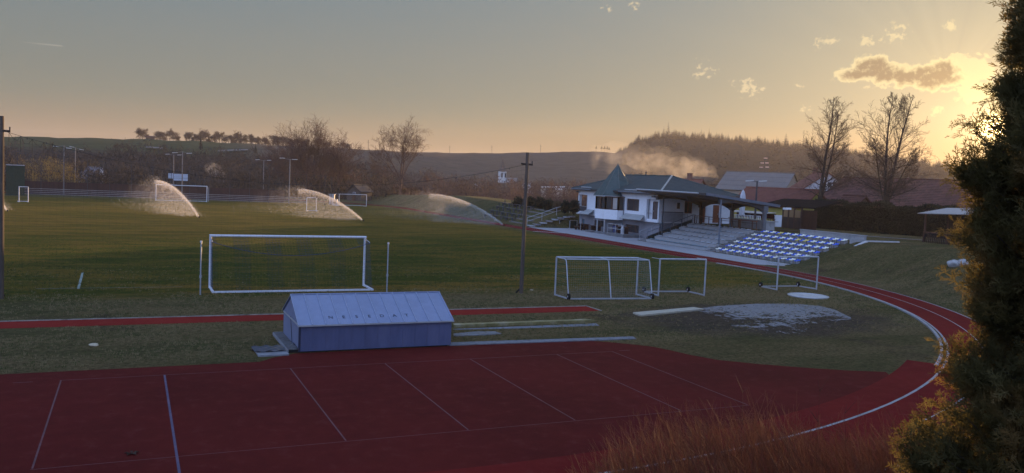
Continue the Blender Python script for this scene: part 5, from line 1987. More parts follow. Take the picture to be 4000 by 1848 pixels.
# village in the valley
for k, (x0, x1, y, D, half, drop, wm, rm, lb) in enumerate((
        (1196, 1200, 461, 330, 4.5, 4.5, WHT, TILE_G, 'pale steep gabled house in the brown valley thicket left of the church'),
        (1324, 1328, 455, 420, 3.0, 3.0, WHT, TILE_D, 'tiny white gabled house right of the timber pole'),
        (1334, 1337, 458, 400, 2.6, 2.8, WHT, TILE_D, 'tiny pale gable beside the other right of the timber pole'))):
    A = onD(x0, y, D)
    gable_house('village_house', lb, A, A + Vector((4, 7, 0)), half, drop, -4, wm, rm, rows=3)
SHR = M('white_shed_roof', (.62, .61, .58), .5)
for k, (x0, x1, y0, y1, D, lb) in enumerate(((1361, 1388, 469, 472, 265, 'pale flat shed roof in the valley, left one of the long white roofs'), (1384, 1441, 469, 471.5, 280, 'long white flat shed roof left of the clubhouse'), (1397, 1417, 474.5, 477.5, 262, 'short white flat shed roof below the long one'))):
    t = thing('valley_shed', lb, 'shed', tuple(onD((x0 + x1) / 2, y0 + 12, D)))
    a, c = onD(x0, (y0 + y1) / 2, D), onD(x1, (y0 + y1) / 2, D)
    b = MB(); b.beam(a, c, 5.0, .35); b.build('roof', SHR, t)
    b = MB(); b.beam(a + Vector((0, 0, -1.7)), c + Vector((0, 0, -1.7)), 4.4, 3.0); b.build('wall', BEI, t)
# church
D = 470
cb0 = onD(1263, 450, D)
ch = thing('church', 'white church tower with twin dark belfry openings and thin spire in the valley', 'church', (cb0.x, cb0.y, -4))
hw_ = (onD(1272, 440, D) - onD(1254, 440, D)).length / 2
zt = onD(1263, 431.5, D).z
b = MB(); b.boxr(cb0, hw_, hw_, -4, zt, -.25); b.build('tower', M('church_white', (.62, .60, .56), .9), ch)
b = MB()
for s in (-.45, .45):
    b.boxr((cb0.x + s * hw_ * 1.05 - .25 * hw_ * .9 * 0, cb0.y - hw_ - .02 - s * .25 * hw_), hw_ * .2, .1, zt - 3.3, zt - .9, -.25)
b.build('belfry_opening', RUB, ch)
SP_ = M('spire_copper', (.10, .075, .06), .8)
b = MB()
zs_ = [zt, zt + 1.0, zt + 2.2, onD(1263, 411, D).z, onD(1264, 396, D).z]
ws_ = [hw_ * 1.12, hw_ * .8, hw_ * .42, hw_ * .26, .03]
pts_ = [(cb0.x, cb0.y, z) for z in zs_]
b.tube(pts_, [w * 1.25 for w in ws_], 8); b.build('spire', SP_, ch)
b = MB(); b.tube([(cb0.x, cb0.y, zs_[-1] - .5), (cb0.x, cb0.y, zs_[-1] + 1.4)], .07, 5); b.tube([(cb0.x, cb0.y, zs_[-1] + .55), (cb0.x, cb0.y, zs_[-1] + .95)], .28, 8); b.build('finial', SP_, ch)
a, c = onD(1273, 448.5, D), onD(1301, 449.5, D)
b = MB(); b.beam(a, c, 6, .5); b.beam(a + Vector((0, 0, -3)), c + Vector((0, 0, -3)), 5, 5.4); b.build('nave', M('church_nave', (.34, .32, .30), .9), ch)

# thin poles on the skyline and a mast
for x, yt_, lb in ((1131.5, 366.5, 'thin pole on the skyline, left of three'), (1237.5, 366, 'thin pole on the skyline, middle of three'), (1360, 364, 'thin pole on the skyline, right of three'), (926.5, 352, 'thin pole on the skyline left of the lone bare tree')):
    az_ = math.degrees(math.atan2(ray(x, 384)[0], ray(x, 384)[1]))
    D = float(np.interp(az_, RA, RD)) - 6
    base = hill_pt(az_, D); top = onD(x, yt_, D)
    b = MB(); b.tube([base - Vector((0, 0, 1)), top], .16, 5); b.tube([top + Vector((-.9, .3, -1.6)), top + Vector((.9, -.3, -1.6))], .06, 4)
    tag(b.build('skyline_pole', DGREY), lb, 'pole', 'poles on the skyline')
p = onD(1924, 437, 215)
mt_ = thing('signal_mast', 'thin mast with pale reflectors above the grey roof', 'mast', tuple(p))
b = MB(); b.tube([p, onD(1924, 396, 215)], .06, 5); b.build('pole', DGREY, mt_)
for x, y in ((1915, 421), (1930, 420.5), (1917.5, 410), (1929, 410), (1926, 398)):
    q = onD(x, y, 215); b = MB(); b.beam(q - Vector((.35, -.2, 0)), q + Vector((.35, -.2, 0)), .25, .22); b.build('reflector', M('pale_reflector', (.7, .5, .42), .5), mt_)
b = MB(); q0, q1 = onD(1915, 421, 215), onD(1930, 420.5, 215); b.tube([q0, q1], .05, 4); q0, q1 = onD(1917.5, 410, 215), onD(1929, 410, 215); b.tube([q0, q1], .05, 4); b.build('crossbar', DGREY, mt_)

# ------------------------------------------------------------------ terrace behind the stand
floodlight('tall dark street lamp with a double arm on the clubhouse terrace', 1899, 551, 455.5, 92, [(1886, 455), (1919, 456)], name='street_lamp', mat=DGREY)
pz0 = onX(1866, 539, 52)
ps_ = thing('folded_parasol', 'folded white parasol behind the canopy on the terrace', 'parasol', (52, pz0.y, ZT))
b = MB(); b.tube([(52, pz0.y, ZT), (52, pz0.y, 5.62)], .03, 8); b.build('pole', PALEM, ps_)
b = MB()
n_ = 14
zz_ = [3.02, 3.35, 3.9, 4.5, 5.1, 5.45, 5.66]
rr_ = [.30, .27, .33, .33, .27, .16, .02]
for i, (z, r0) in enumerate(zip(zz_, rr_)):
    for j in range(n_):
        a = 2 * math.pi * j / n_
        r1 = r0 * (1.0 if j % 2 else .72) * (1.15 if i == 0 and j % 4 == 1 else 1)
        b.v.append((52 + r1 * math.cos(a), pz0.y + r1 * math.sin(a), z - (.18 if i == 0 and j % 2 else 0)))
for i in range(len(zz_) - 1):
    for j in range(n_):
        b.f.append((i * n_ + j, i * n_ + (j + 1) % n_, (i + 1) * n_ + (j + 1) % n_, (i + 1) * n_ + j))
b.build('fabric', M('white_canvas', (.55, .55, .57), .9, var=.15), ps_)
# pergola
pa, pb = onD(1838, 533, 100), onD(1935, 538, 97)
pg = thing('pergola', 'low pergola with pale flat roof and white railing on the terrace', 'pergola', ((pa.x + pb.x) / 2, (pa.y + pb.y) / 2, ZT))
pa.z = pb.z = onD(1890, 532, 98).z
dd = (pb - pa).normalized(); nn = Vector((dd.y, -dd.x, 0))
b = MB(); b.slab([pa - nn * 1.3, pb - nn * 1.3, pb + nn * 1.3 + Vector((0, 0, -.12)), pa + nn * 1.3 + Vector((0, 0, -.12))], .06); b.build('roof', M('pale_sheet', (.40, .36, .32), .6), pg)
for u in (0.02, .35, .68, .98):
    for s in (-1.1, 1.1):
        q = pa.lerp(pb, u) + nn * s
        b = MB(); b.box(q.x - .05, q.x + .05, q.y - .05, q.y + .05, ZT - .1, pa.z - .1); b.build('post', DARKW, pg)
b = MB(); b.beam(pa - nn * 1.32 + Vector((0, 0, -.45)), pb - nn * 1.32 + Vector((0, 0, -.45)), .06, .55); b.build('valance', M('dark_red_cloth', (.10, .022, .026), .9), pg)
b = MB()
for z in (.55, .95):
    b.beam(Vector((pa.x, pa.y, ZT + z)) + nn * 1.6, Vector((pb.x, pb.y, ZT + z)) + nn * 1.6, .05, .05)
for k in range(26):
    q = pa.lerp(pb, k / 25) + nn * 1.6
    b.box(q.x - .03, q.x + .03, q.y - .03, q.y + .03, ZT - .1, ZT + .95)
b.build('railing', WHITE, pg)
# brown shed and gate
p0, p1 = G(1968, 573, ZT), G(2014, 577, ZT)
d = (p1 - p0).normalized(); n = Vector((-d.y, d.x, 0))
bs = thing('brown_shed', 'dark brown open shed with a light wooden panel left of the bare tree', 'shed', tuple(p0))
b = MB(); b.beam(p0 + Vector((0, 0, .55)), p1 + Vector((0, 0, .55)), .12, 1.2); b.build('lower_wall', M('brown_wall', (.055, .038, .030), .9, var=.2), bs)
b = MB()
top = []
for k in range(13):
    u = k / 12
    top.append((u, 1.78 + .16 * math.sin(math.pi * u)))
for (u0, h0), (u1, h1) in zip(top, top[1:]):
    a, c = p0.lerp(p1, u0 * .98 + .01), p0.lerp(p1, u1 * .98 + .01)
    o_ = n * .03
    b.hexa([a - o_ + Vector((0, 0, 1.152)), c - o_ + Vector((0, 0, 1.152)), c + o_ + Vector((0, 0, 1.152)), a + o_ + Vector((0, 0, 1.152)), a - o_ + Vector((0, 0, h0)), c - o_ + Vector((0, 0, h1)), c + o_ + Vector((0, 0, h1)), a + o_ + Vector((0, 0, h0))])
b.build('wooden_panel', M('tan_boards', (.27, .17, .085), .8, var=.2, scale=5, stretch=(3, 3, .1)), bs)
q0, q1 = onD(1905, 515, 86), onD(2052, 523, 82)
b = MB(); b.slab([q0, q1, q1 + n * 4 + Vector((0, 0, .7)), q0 + n * 4 + Vector((0, 0, .7))], .12); b.build('roof', M('black_felt', (.018, .016, .015), 1.0, spec=.0), bs)
for u in (0, .31, .62, 1):
    a = p0.lerp(p1, u)
    b = MB(); b.box(a.x - .07, a.x + .07, a.y - .07, a.y + .07, ZT - .2, q0.z); b.build('post', DARKW, bs)
for x in (1976, 1984):
    a = onD(x, 525, 80); b = MB(); b.boxr(a, .22, .1, a.z - .09, a.z + .09, -.6); b.build('lamp', M('white_lamp', (.7, .7, .68), .4), bs)
p2, p3 = G(2016, 577, ZT), G(2052, 579, ZT)
pf = thing('picket_fence', 'dark picket fence between the brown shed and the left bare tree', 'fence', tuple(p2))
b = MB()
for k in range(24):
    a = p2.lerp(p3, k / 23); b.boxr(a, .045, .02, ZT - .05, ZT + 1.95, 0)
b.build('pickets', DARKW, pf)
b = MB(); b.beam(p2 + Vector((0, .05, .4)), p3 + Vector((0, .05, .4)), .05, .08); b.beam(p2 + Vector((0, .05, 1.6)), p3 + Vector((0, .05, 1.6)), .05, .08); b.build('rails', DARKW, pf)
a = G(1958, 570, ZT); b = MB(); b.boxr(a, .38, .3, ZT - .05, ZT + 1.15, -.5); b.boxr(a, .42, .34, ZT + 1.152, ZT + 1.2, -.5)
tag(b.build('white_fridge', WHITE), 'white cabinet standing left of the brown shed', 'cabinet')
a = G(1940, 569, ZT)
bt = thing('garden_table', 'small dark garden table and bench beside the white cabinet', 'table', tuple(a))
b = MB(); b.boxr(a, .55, .35, ZT + .70, ZT + .75, -.3); b.build('top', DARKW, bt)
for s in (-1, 1):
    b = MB(); b.beam(a + Vector((s * .45, -.25, 0)), a + Vector((s * .3, .2, .7)), .06); b.build('leg', STEELD, bt)
    b = MB(); b.beam(a + Vector((s * .45, .25, 0)), a + Vector((s * .3, -.2, .7)), .06); b.build('leg', STEELD, bt)
a = G(2022, 573, ZT)
bk = thing('white_bucket', 'small white bucket on the grass beside the gravel path', 'bucket', tuple(a))
b = MB(); b.tube([a, a + Vector((0, 0, .38))], [.14, .18], 14); b.build('body', WHITE, bk)
b = MB(); b.tube([a + Vector((.18 * math.cos(t * .3), .02, .36 + .10 * math.sin(t * .3))) for t in range(11)], .01, 4); b.build('handle', STEELD, bk)
# dark clipped hedge
def leafy(n, pts_fn, size, mat, name, parent=None, flat=.4, seed=1):
    """n leaf-sized faces at positions given by pts_fn(rng, n)."""
    r = np.random.default_rng(seed)
    P = pts_fn(r, n)
    n = len(P)
    a = r.normal(0, 1, (n, 3)); a /= np.linalg.norm(a, axis=1, keepdims=True)
    c = np.cross(a, r.normal(0, 1, (n, 3))); c /= np.linalg.norm(c, axis=1, keepdims=True)
    s = size * r.uniform(.6, 1.4, n)[:, None]
    V = np.stack([P - a * s, P + c * s * flat, P + a * s, P - c * s * flat], 1).reshape(-1, 3)
    F = np.arange(4 * n).reshape(-1, 4)
    return np_obj(name, V, F, mat, parent)


HEDGE = M('dark_hedge', (.022, .026, .013), .9, var=.45, scale=.9, transl=.2, c2=(.05, .04, .018), amt=.5)
h0, h1 = G(2072, 577, ZT), G(2352, 600, ZT)
h0 = h0 + Vector((1.2, 2.2, 0)); h1 = h1 + Vector((1.5, .8, 0))
hd = (h1 - h0).normalized(); hn = Vector((-hd.y, hd.x, 0))
hl = (h1 - h0).length


def hedge_pts(r, n):
    u = r.random(n) * (hl + 6); w = r.uniform(-.75, .75, n); z = r.random(n)
    face = r.random(n)
    w = np.where(face < .45, -.75 + r.normal(0, .06, n), w)
    hgt = 2.95 + .12 * np.sin(u * 1.1) + .10 * np.sin(u * 2.7 + 1) - .25 * np.exp(-((u - 9) / .8) ** 2)
    z = np.where((face > .45) & (face < .75), 1 + r.normal(0, .03, n), z)
    w = w + .10 * np.sin(u * 3.1 + z * 4)
    P = np.outer(u, np.array(hd)) + np.outer(w, np.array(hn)) + np.array(h0)
    P[:, 2] = ZT - .1 + z * hgt
    return P


hg = leafy(42000, hedge_pts, .085, HEDGE, 'clipped_hedge', seed=5)
tag(hg, 'long tall dark clipped hedge behind the two bare trees', 'hedge')
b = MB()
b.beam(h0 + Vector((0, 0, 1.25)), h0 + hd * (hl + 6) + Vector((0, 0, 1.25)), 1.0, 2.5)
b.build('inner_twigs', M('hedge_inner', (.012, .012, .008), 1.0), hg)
# garden hut at the right edge
hp = G(2350, 608, ZT)
hu = thing('garden_hut', 'dark garden hut with a white tin roof half hidden by the conifer', 'hut', tuple(hp))
q0, q1 = onD(2308, 536, 82), onD(2440, 539, 78)
d = (q1 - q0).normalized(); n = Vector((-d.y, d.x, 0))
b = MB(); b.slab([q0, q1, q1 + n * 3.2 + Vector((0, 0, .55)), q0 + n * 3.2 + Vector((0, 0, .55))], .06); b.build('roof', M('white_tin', (.30, .295, .29), .5, var=.15), hu)
for s in (.12, .95):
    for o_ in (.3, 2.8):
        a = q0.lerp(q1, s) + n * o_; b = MB(); b.box(a.x - .07, a.x + .07, a.y - .07, a.y + .07, ZT - .3, q0.z + .15 * o_); b.build('post', DARKW, hu)
b = MB(); a, c = q0.lerp(q1, .1) + n * 2.8, q0.lerp(q1, .97) + n * 2.8; b.beam(Vector((a.x, a.y, ZT + 1.1)), Vector((c.x, c.y, ZT + 1.1)), .08, 2.3); b.build('back_wall', M('hut_boards', (.045, .03, .022), .9, var=.3, scale=3), hu)
p0, p1 = G(2322, 612, ZT - .1), G(2440, 622, ZT - .1)
rl2 = thing('wooden_deck_railing', 'dark wooden railing of a deck at the edge of the bank', 'railing', tuple(p0))
b = MB()
for z in (-.1, .95):
    b.beam(p0 + Vector((0, 0, z)), p1 + Vector((0, 0, z)), .10, .12)
b.build('rails', DARKW, rl2)
b = MB()
for k in range(26):
    a = p0.lerp(p1, k / 25); b.boxr(a, .06, .02, ZT - .2, ZT + .85, 0)
b.build('balusters', M('hut_boards', (.045, .03, .022), .9), rl2)
for u in (0, .5, 1):
    a = p0.lerp(p1, u); b = MB(); b.box(a.x - .05, a.x + .05, a.y - .05, a.y + .05, float(terrain(a.x, a.y)) - .6, ZT + .9); b.build('post', DARKW, rl2)
for k, (x, y, r_, lb) in enumerate(((2402, 652, .42, 'pale boulder on the bank partly hidden by the conifer'), (2418, 700, .35, 'smaller pale stone lower on the bank by the conifer'))):
    a = onD(x, y, 62); a.z = float(terrain(a.x, a.y)) + .1
    bm = bmesh.new(); bmesh.ops.create_icosphere(bm, subdivisions=3, radius=r_)
    for v in bm.verts:
        v.co *= 1 + .3 * mnoise.noise(v.co * 3.1 + Vector((k * 5, 0, 0))); v.co.z *= .7
    me = bpy.data.meshes.new('boulder'); bm.to_mesh(me); bm.free(); me.materials.append(M('pale_stone', (.36, .35, .34), .9, var=.2))
    o = bpy.data.objects.new('boulder', me); col.objects.link(o); o.location = a
    tag(o, lb, 'boulder')

# ------------------------------------------------------------------ in front of the clubhouse
def bench(label, c, a, L=1.6, h=.45, table=False, mat=None, group=None, z=0.0, name='bench'):
    t = thing(name, label, 'table' if table else 'bench', (c[0], c[1], z), group)
    ca, sa = math.cos(a), math.sin(a)
    b = MB()
    w = .42 if table else .16
    b.boxr(c, L / 2, w, z + h - .05, z + h, a); b.build('top' if table else 'seat', mat or DARKW, t)
    for s in (-1, 1):
        q = (c[0] + s * ca * L * .36, c[1] + s * sa * L * .36)
        b = MB(); b.boxr(q, .04, w * .8, z - .1, z + h - .052, a); b.build('leg', mat or DARKW, t)
    return t


AY = math.pi / 2
bench('dark table against the grey wall left of the bay posts', (42.2, 46.4), AY, 1.8, .74, True)
bench('dark bench in front of the table left of the bay posts', (41.5, 46.3), AY, 1.8, .44)
bench('dark table under the bay between the two posts', (42.1, 43.2), AY, 1.5, .74, True)
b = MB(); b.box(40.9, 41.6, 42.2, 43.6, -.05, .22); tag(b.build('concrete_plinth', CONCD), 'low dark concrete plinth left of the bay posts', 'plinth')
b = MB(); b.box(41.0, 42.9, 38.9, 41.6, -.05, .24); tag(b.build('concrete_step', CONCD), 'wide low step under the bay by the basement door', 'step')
p = thing('bike_rack_post', 'slim grey post standing on the paving left of the bay', 'post', (41.0, 44.9, 0))
b = MB(); b.tube([(41.0, 44.9, 0), (41.0, 44.9, 1.35)], .03, 8); b.build('shaft', PALEM, p)
b = MB(); b.tube([(41.0, 44.9, 1.352), (41.0, 44.9, 1.40)], .045, 8); b.build('cap', PALEM, p)
bn = thing('blue_bin', 'blue waste bin beside the basement door', 'bin', (42.3, 39.3, .24))
b = MB(); b.tube([(42.3, 39.3, .24), (42.3, 39.3, .95)], [.20, .24], 14); b.build('body', M('blue_bin', (.05, .07, .17), .6), bn)
b = MB(); b.tube([(42.3, 39.3, .952), (42.3, 39.3, 1.0)], [.26, .22], 14); b.build('lid', M('blue_bin', (.05, .07, .17), .6), bn)
pl = thing('seating_platform', 'small dark platform with pale railing in front of the right basement window', 'platform', (41.6, 36.2, 0))
b = MB(); b.box(40.5, 42.6, 34.6, 38.0, -.05, .32); b.build('deck', CONCD, pl)
b = MB()
for pts in ([(40.55, 37.95, .33), (40.55, 37.95, 1.32), (40.55, 34.7, 1.32), (40.55, 34.7, .33)], [(40.55, 37.95, .85), (40.55, 34.7, .85)], [(40.55, 36.3, .33), (40.55, 36.3, 1.32)], [(40.55, 37.95, 1.32), (42.3, 37.95, 1.32), (42.3, 37.95, .33)], [(40.55, 37.95, .85), (42.3, 37.95, .85)]):
    b.tube(pts, .03, 6)
b.build('railing', PALEM, pl)
bench('dark table on the railed platform before the right basement window', (41.7, 36.6), AY, 1.5, .74, True, z=.32)
kg = thing('milk_churn', 'pale metal churn standing on the railed platform', 'churn', (41.2, 35.9, .32))
b = MB(); b.tube([(41.2, 35.9, .32), (41.2, 35.9, .95), (41.2, 35.9, 1.08), (41.2, 35.9, 1.2)], [.19, .19, .11, .12], 14); b.build('body', M('pale_churn', (.45, .46, .47), .5), kg)
b = MB(); b.tube([(41.2, 35.9, 1.202), (41.2, 35.9, 1.26)], .13, 14); b.build('lid', M('pale_churn', (.45, .46, .47), .5), kg)
# two green-netted frames left of the clubhouse
for k, (x0, x1, yb, lb) in enumerate(((1407, 1428.5, 573, 'small white framed gate with dark green net, left of the pair by the clubhouse'), (1433, 1451, 575, 'small white framed gate with dark green net, right of the pair by the clubhouse'))):
    a, c = G(x0, yb), G(x1, yb)
    t = thing('small_net_frame', lb, 'net frame', tuple((a + c) / 2), 'small net frames by the clubhouse')
    hh = 1.0
    b = MB(); b.tube([a, a + Vector((0, 0, hh)), c + Vector((0, 0, hh)), c], .035, 6); b.build('frame', PALEM, t)
    b = MB(); b.beam(a + Vector((0, .15, hh * .48)), c + Vector((0, .15, hh * .48)), .02, hh * .9); b.build('net', M('dark_green_net', (.016, .028, .020), .9), t)
    b = MB(); b.beam(a + Vector((0, -.2, .03)), a + Vector((0, .5, .03)), .06); b.beam(c + Vector((0, -.2, .03)), c + Vector((0, .5, .03)), .06); b.build('feet', PALEM, t)
# stair with handrail up the mound
st_ = thing('mound_stairs', 'concrete slab stairs with pale handrail left of the clubhouse', 'stairs', (39.5, 50.6, 0))
for k in range(8):
    x = 37.0 + k * .78
    zt_ = float(terrain(x + .3, 50.6)) + .08
    b = MB(); b.box(x, x + .52, 49.9, 51.3, zt_ - .16, zt_); b.build('tread', PALEW if k % 2 else CONC, st_)
b = MB()
pp = [(37.1, 51.4), (39.1, 51.4), (41.1, 51.4), (42.9, 51.4)]
zz = [float(terrain(x, y)) for x, y in pp]
b.tube([(x, y, z + .95) for (x, y), z in zip(pp, zz)], .03, 6)
b.tube([(x, y, z + .5) for (x, y), z in zip(pp, zz)], .022, 6)
for (x, y), z in zip(pp, zz):
    b.tube([(x, y, z - .1), (x, y, z + .95)], .03, 6)
b.build('handrail', PALEM, st_)
# bench rows on the mound
rown = ['lowest', 'second', 'third', 'top']
for r_ in range(4):
    for c_ in range(3):
        x = 37.7 + 1.25 * r_; y = 58.2 + 3.6 * c_ + .8 * r_
        z = float(terrain(x, y)) + .02
        t = bench('weathered bench on the grass mound, %s row, %s of three' % (rown[r_], ('nearest', 'middle', 'farthest')[c_]), (x, y), AY, 2.9, .42, mat=M('grey_weathered_plank', (.12, .12, .12), .9, var=.3), group='benches on the mound', z=z)
        for s in (-1.2, 1.2):
            b = MB(); b.box(x + .28, x + .36, y + s - .05, y + s + .05, z - .2, z + .85); b.build('back_post', DGREY, t)
for r_ in range(5):
    x = 37.4 + 1.15 * r_
    L2 = [(x, y, float(terrain(x, y))) for y in np.arange(52.2 + r_ * .4, 57.5 + r_, 1.0)]
    b = MB()
    for a, c in zip(L2, L2[1:]):
        b.beam((a[0], a[1], a[2] + .02), (c[0], c[1], c[2] + .02), .22, .22)
    tag(b.build('stone_edging', M('grassy_stone', (.16, .15, .13), .95, var=.3)), 'row of grey edging stones on the mound left of the stairs, %s from the track' % ('first', 'second', 'third', 'fourth', 'fifth')[r_], 'edging stones', 'stone rows on the mound')
# ------------------------------------------------------------------ bare trees
def bark(name, c, c2):
    return M(name, c, .95, var=.3, scale=3, c2=c2, amt=.5)


BARK = bark('dark_bark', (.060, .045, .036), (.095, .072, .055))
TWIG = bark('brown_twigs', (.085, .058, .044), (.12, .08, .06))
TWIGR = bark('reddish_twigs', (.095, .055, .045), (.12, .07, .055))


def segs_to_mesh(segs, sides=3):
    """segs: array (n, 8): p0, p1, r0, r1 -> tubes."""
    S = np.array(segs)
    p0, p1, r0, r1 = S[:, :3], S[:, 3:6], S[:, 6], S[:, 7]
    d = p1 - p0
    d /= np.linalg.norm(d, axis=1, keepdims=True) + 1e-9
    ref = np.where(np.abs(d[:, 2:3]) < .9, np.array([[0, 0, 1.]]), np.array([[1., 0, 0]]))
    s = np.cross(d, ref); s /= np.linalg.norm(s, axis=1, keepdims=True) + 1e-9
    t = np.cross(d, s)
    V = []
    for k in range(sides):
        a = 2 * math.pi * k / sides
        q = s * math.cos(a) + t * math.sin(a)
        V += [p0 + q * r0[:, None], p1 + q * r1[:, None]]
    V = np.stack(V, 1).reshape(-1, 3)
    o = np.arange(len(S))[:, None] * sides * 2
    F = [o + np.array([2 * k, 2 * ((k + 1) % sides), 2 * ((k + 1) % sides) + 1, 2 * k + 1]) for k in range(sides)]
    return V, np.concatenate(F)


def grow(r, p, d, L, rad, lvl, maxl, segs, cfg):
    """Recursive limb: bends, carries side limbs from 'start' of its length on, thins to a twig."""
    n = max(3, int(cfg['nseg'][lvl]))
    step = L / n
    pts = [np.array(p, float)]
    d = np.array(d, float)
    dirs = []
    for i in range(n):
        d = d + r.normal(0, cfg['wob'][lvl], 3) + np.array([0, 0, cfg['up'][lvl]])
        d /= np.linalg.norm(d)
        pts.append(pts[-1] + d * step); dirs.append(d.copy())
    for i in range(n):
        r0 = rad * (1 - cfg['tap'] * i / n); r1 = rad * (1 - cfg['tap'] * (i + 1) / n)
        segs[lvl].append((*pts[i], *pts[i + 1], max(r0, cfg['rmin']), max(r1, cfg['rmin'])))
    if lvl >= maxl:
        return
    kids = cfg['kids'][lvl]
    nk = int(r.integers(kids[0], kids[1] + 1))
    for k in range(nk):
        u = cfg['start'][lvl] + (1 - cfg['start'][lvl]) * (k + r.random()) / nk
        i = min(int(u * n), n - 1)
        q = pts[i] + (pts[i + 1] - pts[i]) * (u * n - i)
        dd = dirs[i]
        side = np.cross(dd, r.normal(0, 1, 3)); side /= np.linalg.norm(side) + 1e-9
        ang = math.radians(r.uniform(*cfg['ang'][lvl]))
        if cfg.get('lime') and lvl == 0:
            ang = math.radians(76 - 48 * u + r.normal(0, 7))
        nd = dd * math.cos(ang) + side * math.sin(ang)
        ll = L * r.uniform(*cfg['len'][lvl]) * (1.15 - cfg['lent'][lvl] * u)
        if cfg.get('lime') and lvl == 0:
            ll = L * (.37 * (1 - u ** 2.4) + .05) * r.uniform(.7, 1.12)
        grow(r, q, nd, ll, rad * (1 - cfg['tap'] * u) * cfg['rr'][lvl], lvl + 1, maxl, segs, cfg)


def bare_tree(name, label, base, stems, cfg, seed, mats=(BARK, TWIG), group=None, single=False, thin=2, trunk_r=.3):
    """stems: list of (dx, dy, dz direction, length, radius, start height)."""
    r = np.random.default_rng(seed)
    segs = [[] for _ in range(6)]
    for (dx, dy, dz, L, rad, z0) in stems:
        dv = np.array([dx, dy, dz], float); dv /= np.linalg.norm(dv)
        grow(r, (base[0], base[1], base[2] + z0), dv, L, rad, 0, cfg['max'], segs, cfg)
    if trunk_r:
        zt = max(s[5] for s in stems) + .3
        segs[0].append((base[0], base[1], base[2] - .3, base[0], base[1], base[2] + zt * .4, trunk_r * 1.25, trunk_r))
        segs[0].append((base[0], base[1], base[2] + zt * .4, base[0], base[1], base[2] + zt, trunk_r, trunk_r * .95))
    thick = [s for l in segs[:thin] for s in l]
    fine = [s for l in segs[thin:] for s in l]
    if single:
        V, F = segs_to_mesh(thick + fine, 3)
        o = np_obj(name, V, F, mats[1])
        return tag(o, label, 'tree', group)
    t = thing(name, label, 'tree', tuple(base), group)
    V, F = segs_to_mesh(thick, 6); np_obj('trunk', V, F, mats[0], t, smooth=True)
    V, F = segs_to_mesh(fine, 3); np_obj('crown', V, F, mats[1], t)
    return t


LIME = dict(lime=True, nseg=[14, 8, 5, 3], wob=[.022, .07, .12, .18], up=[.012, .012, .03, .04], tap=.88, rmin=.0085, kids=[(30, 36), (9, 12), (5, 7), (3, 4)], start=[.06, .14, .15, .1],
            ang=[(32, 62), (25, 48), (25, 50), (25, 55)], len=[(.26, .36), (.28, .46), (.36, .54), (.45, .7)], lent=[.62, .5, .4, .3], rr=[.30, .5, .55, .6], max=3)
b1 = G(2057, 570, ZT)
bare_tree('bare_tree', 'tall bare twin-stemmed tree in front of the hedge, left of two', b1, [(-.01, 0, 1, 11.4, .24, 2.5), (.18, -.08, 1, 10.4, .19, 2.4)], LIME, 3, group='tall bare trees by the hedge', trunk_r=.36)
b2 = G(2222, 583, ZT)
bare_tree('bare_tree', 'tall bare spreading tree in front of the hedge, right of two', b2, [(-.04, .03, 1, 11.2, .21, 2.7), (.20, -.05, 1, 11.6, .22, 2.8), (-.28, .15, 1, 7.0, .13, 2.6), (.45, -.25, 1, 6.5, .13, 2.6)], LIME, 8, group='tall bare trees by the hedge', trunk_r=.38)

SPREAD = dict(nseg=[8, 7, 5, 4], wob=[.08, .14, .2, .25], up=[.02, .03, .03, .02], tap=.85, rmin=.016, kids=[(8, 10), (7, 9), (5, 7), (3, 4)], start=[.30, .2, .15, .1],
              ang=[(28, 55), (28, 55), (30, 60), (30, 60)], len=[(.42, .6), (.42, .62), (.42, .62), (.5, .7)], lent=[.35, .35, .3, .3], rr=[.5, .55, .6, .6], max=3)
bc = onD(1007, 487, 185)
bare_tree('bare_tree', 'lone bare tree with a round twiggy crown behind the mound', bc, [(-.05, 0, 1, 9.5, .22, 2.8), (.25, -.1, 1, 9.5, .22, 2.8), (-.45, .1, .9, 8.5, .2, 2.8), (.55, -.2, .9, 7.5, .16, 2.8), (-.9, .4, .45, 7.0, .13, 2.4), (-.75, .3, .7, 7.5, .15, 2.7)], SPREAD, 21, mats=(TWIGR, TWIGR), trunk_r=.32)
FAN = dict(SPREAD); FAN.update(up=[.03, .03, .02, .02], kids=[(10, 13), (6, 8), (4, 6), (3, 4)], start=[.22, .2, .15, .1], ang=[(18, 42), (22, 48), (30, 60), (30, 60)])
for k, (x, yb, D, L, lean, lb) in enumerate(((742, 492, 190, 10.5, -.15, 'bare fan-shaped tree at the left of the tree cluster'), (776, 494, 185, 11.5, .0, 'bare fan-shaped tree in the middle of the tree cluster'), (806, 495, 187, 10.5, .15, 'bare fan-shaped tree right of the middle in the tree cluster'), (838, 497, 182, 9.0, .3, 'bare leaning tree at the right of the tree cluster'))):
    bq = onD(x, yb, D)
    bare_tree('bare_tree', lb, bq, [(lean - .3, 0, 1, L * .92, .17, .8), (lean, .1, 1, L, .18, .8), (lean + .28, 0, 1, L * .95, .17, .8), (lean + .6, -.2, 1, L * .75, .13, .8), (lean - .65, .2, 1, L * .75, .13, .8)], FAN, 40 + k, mats=(TWIGR, TWIGR), group='bare tree cluster', trunk_r=.26)

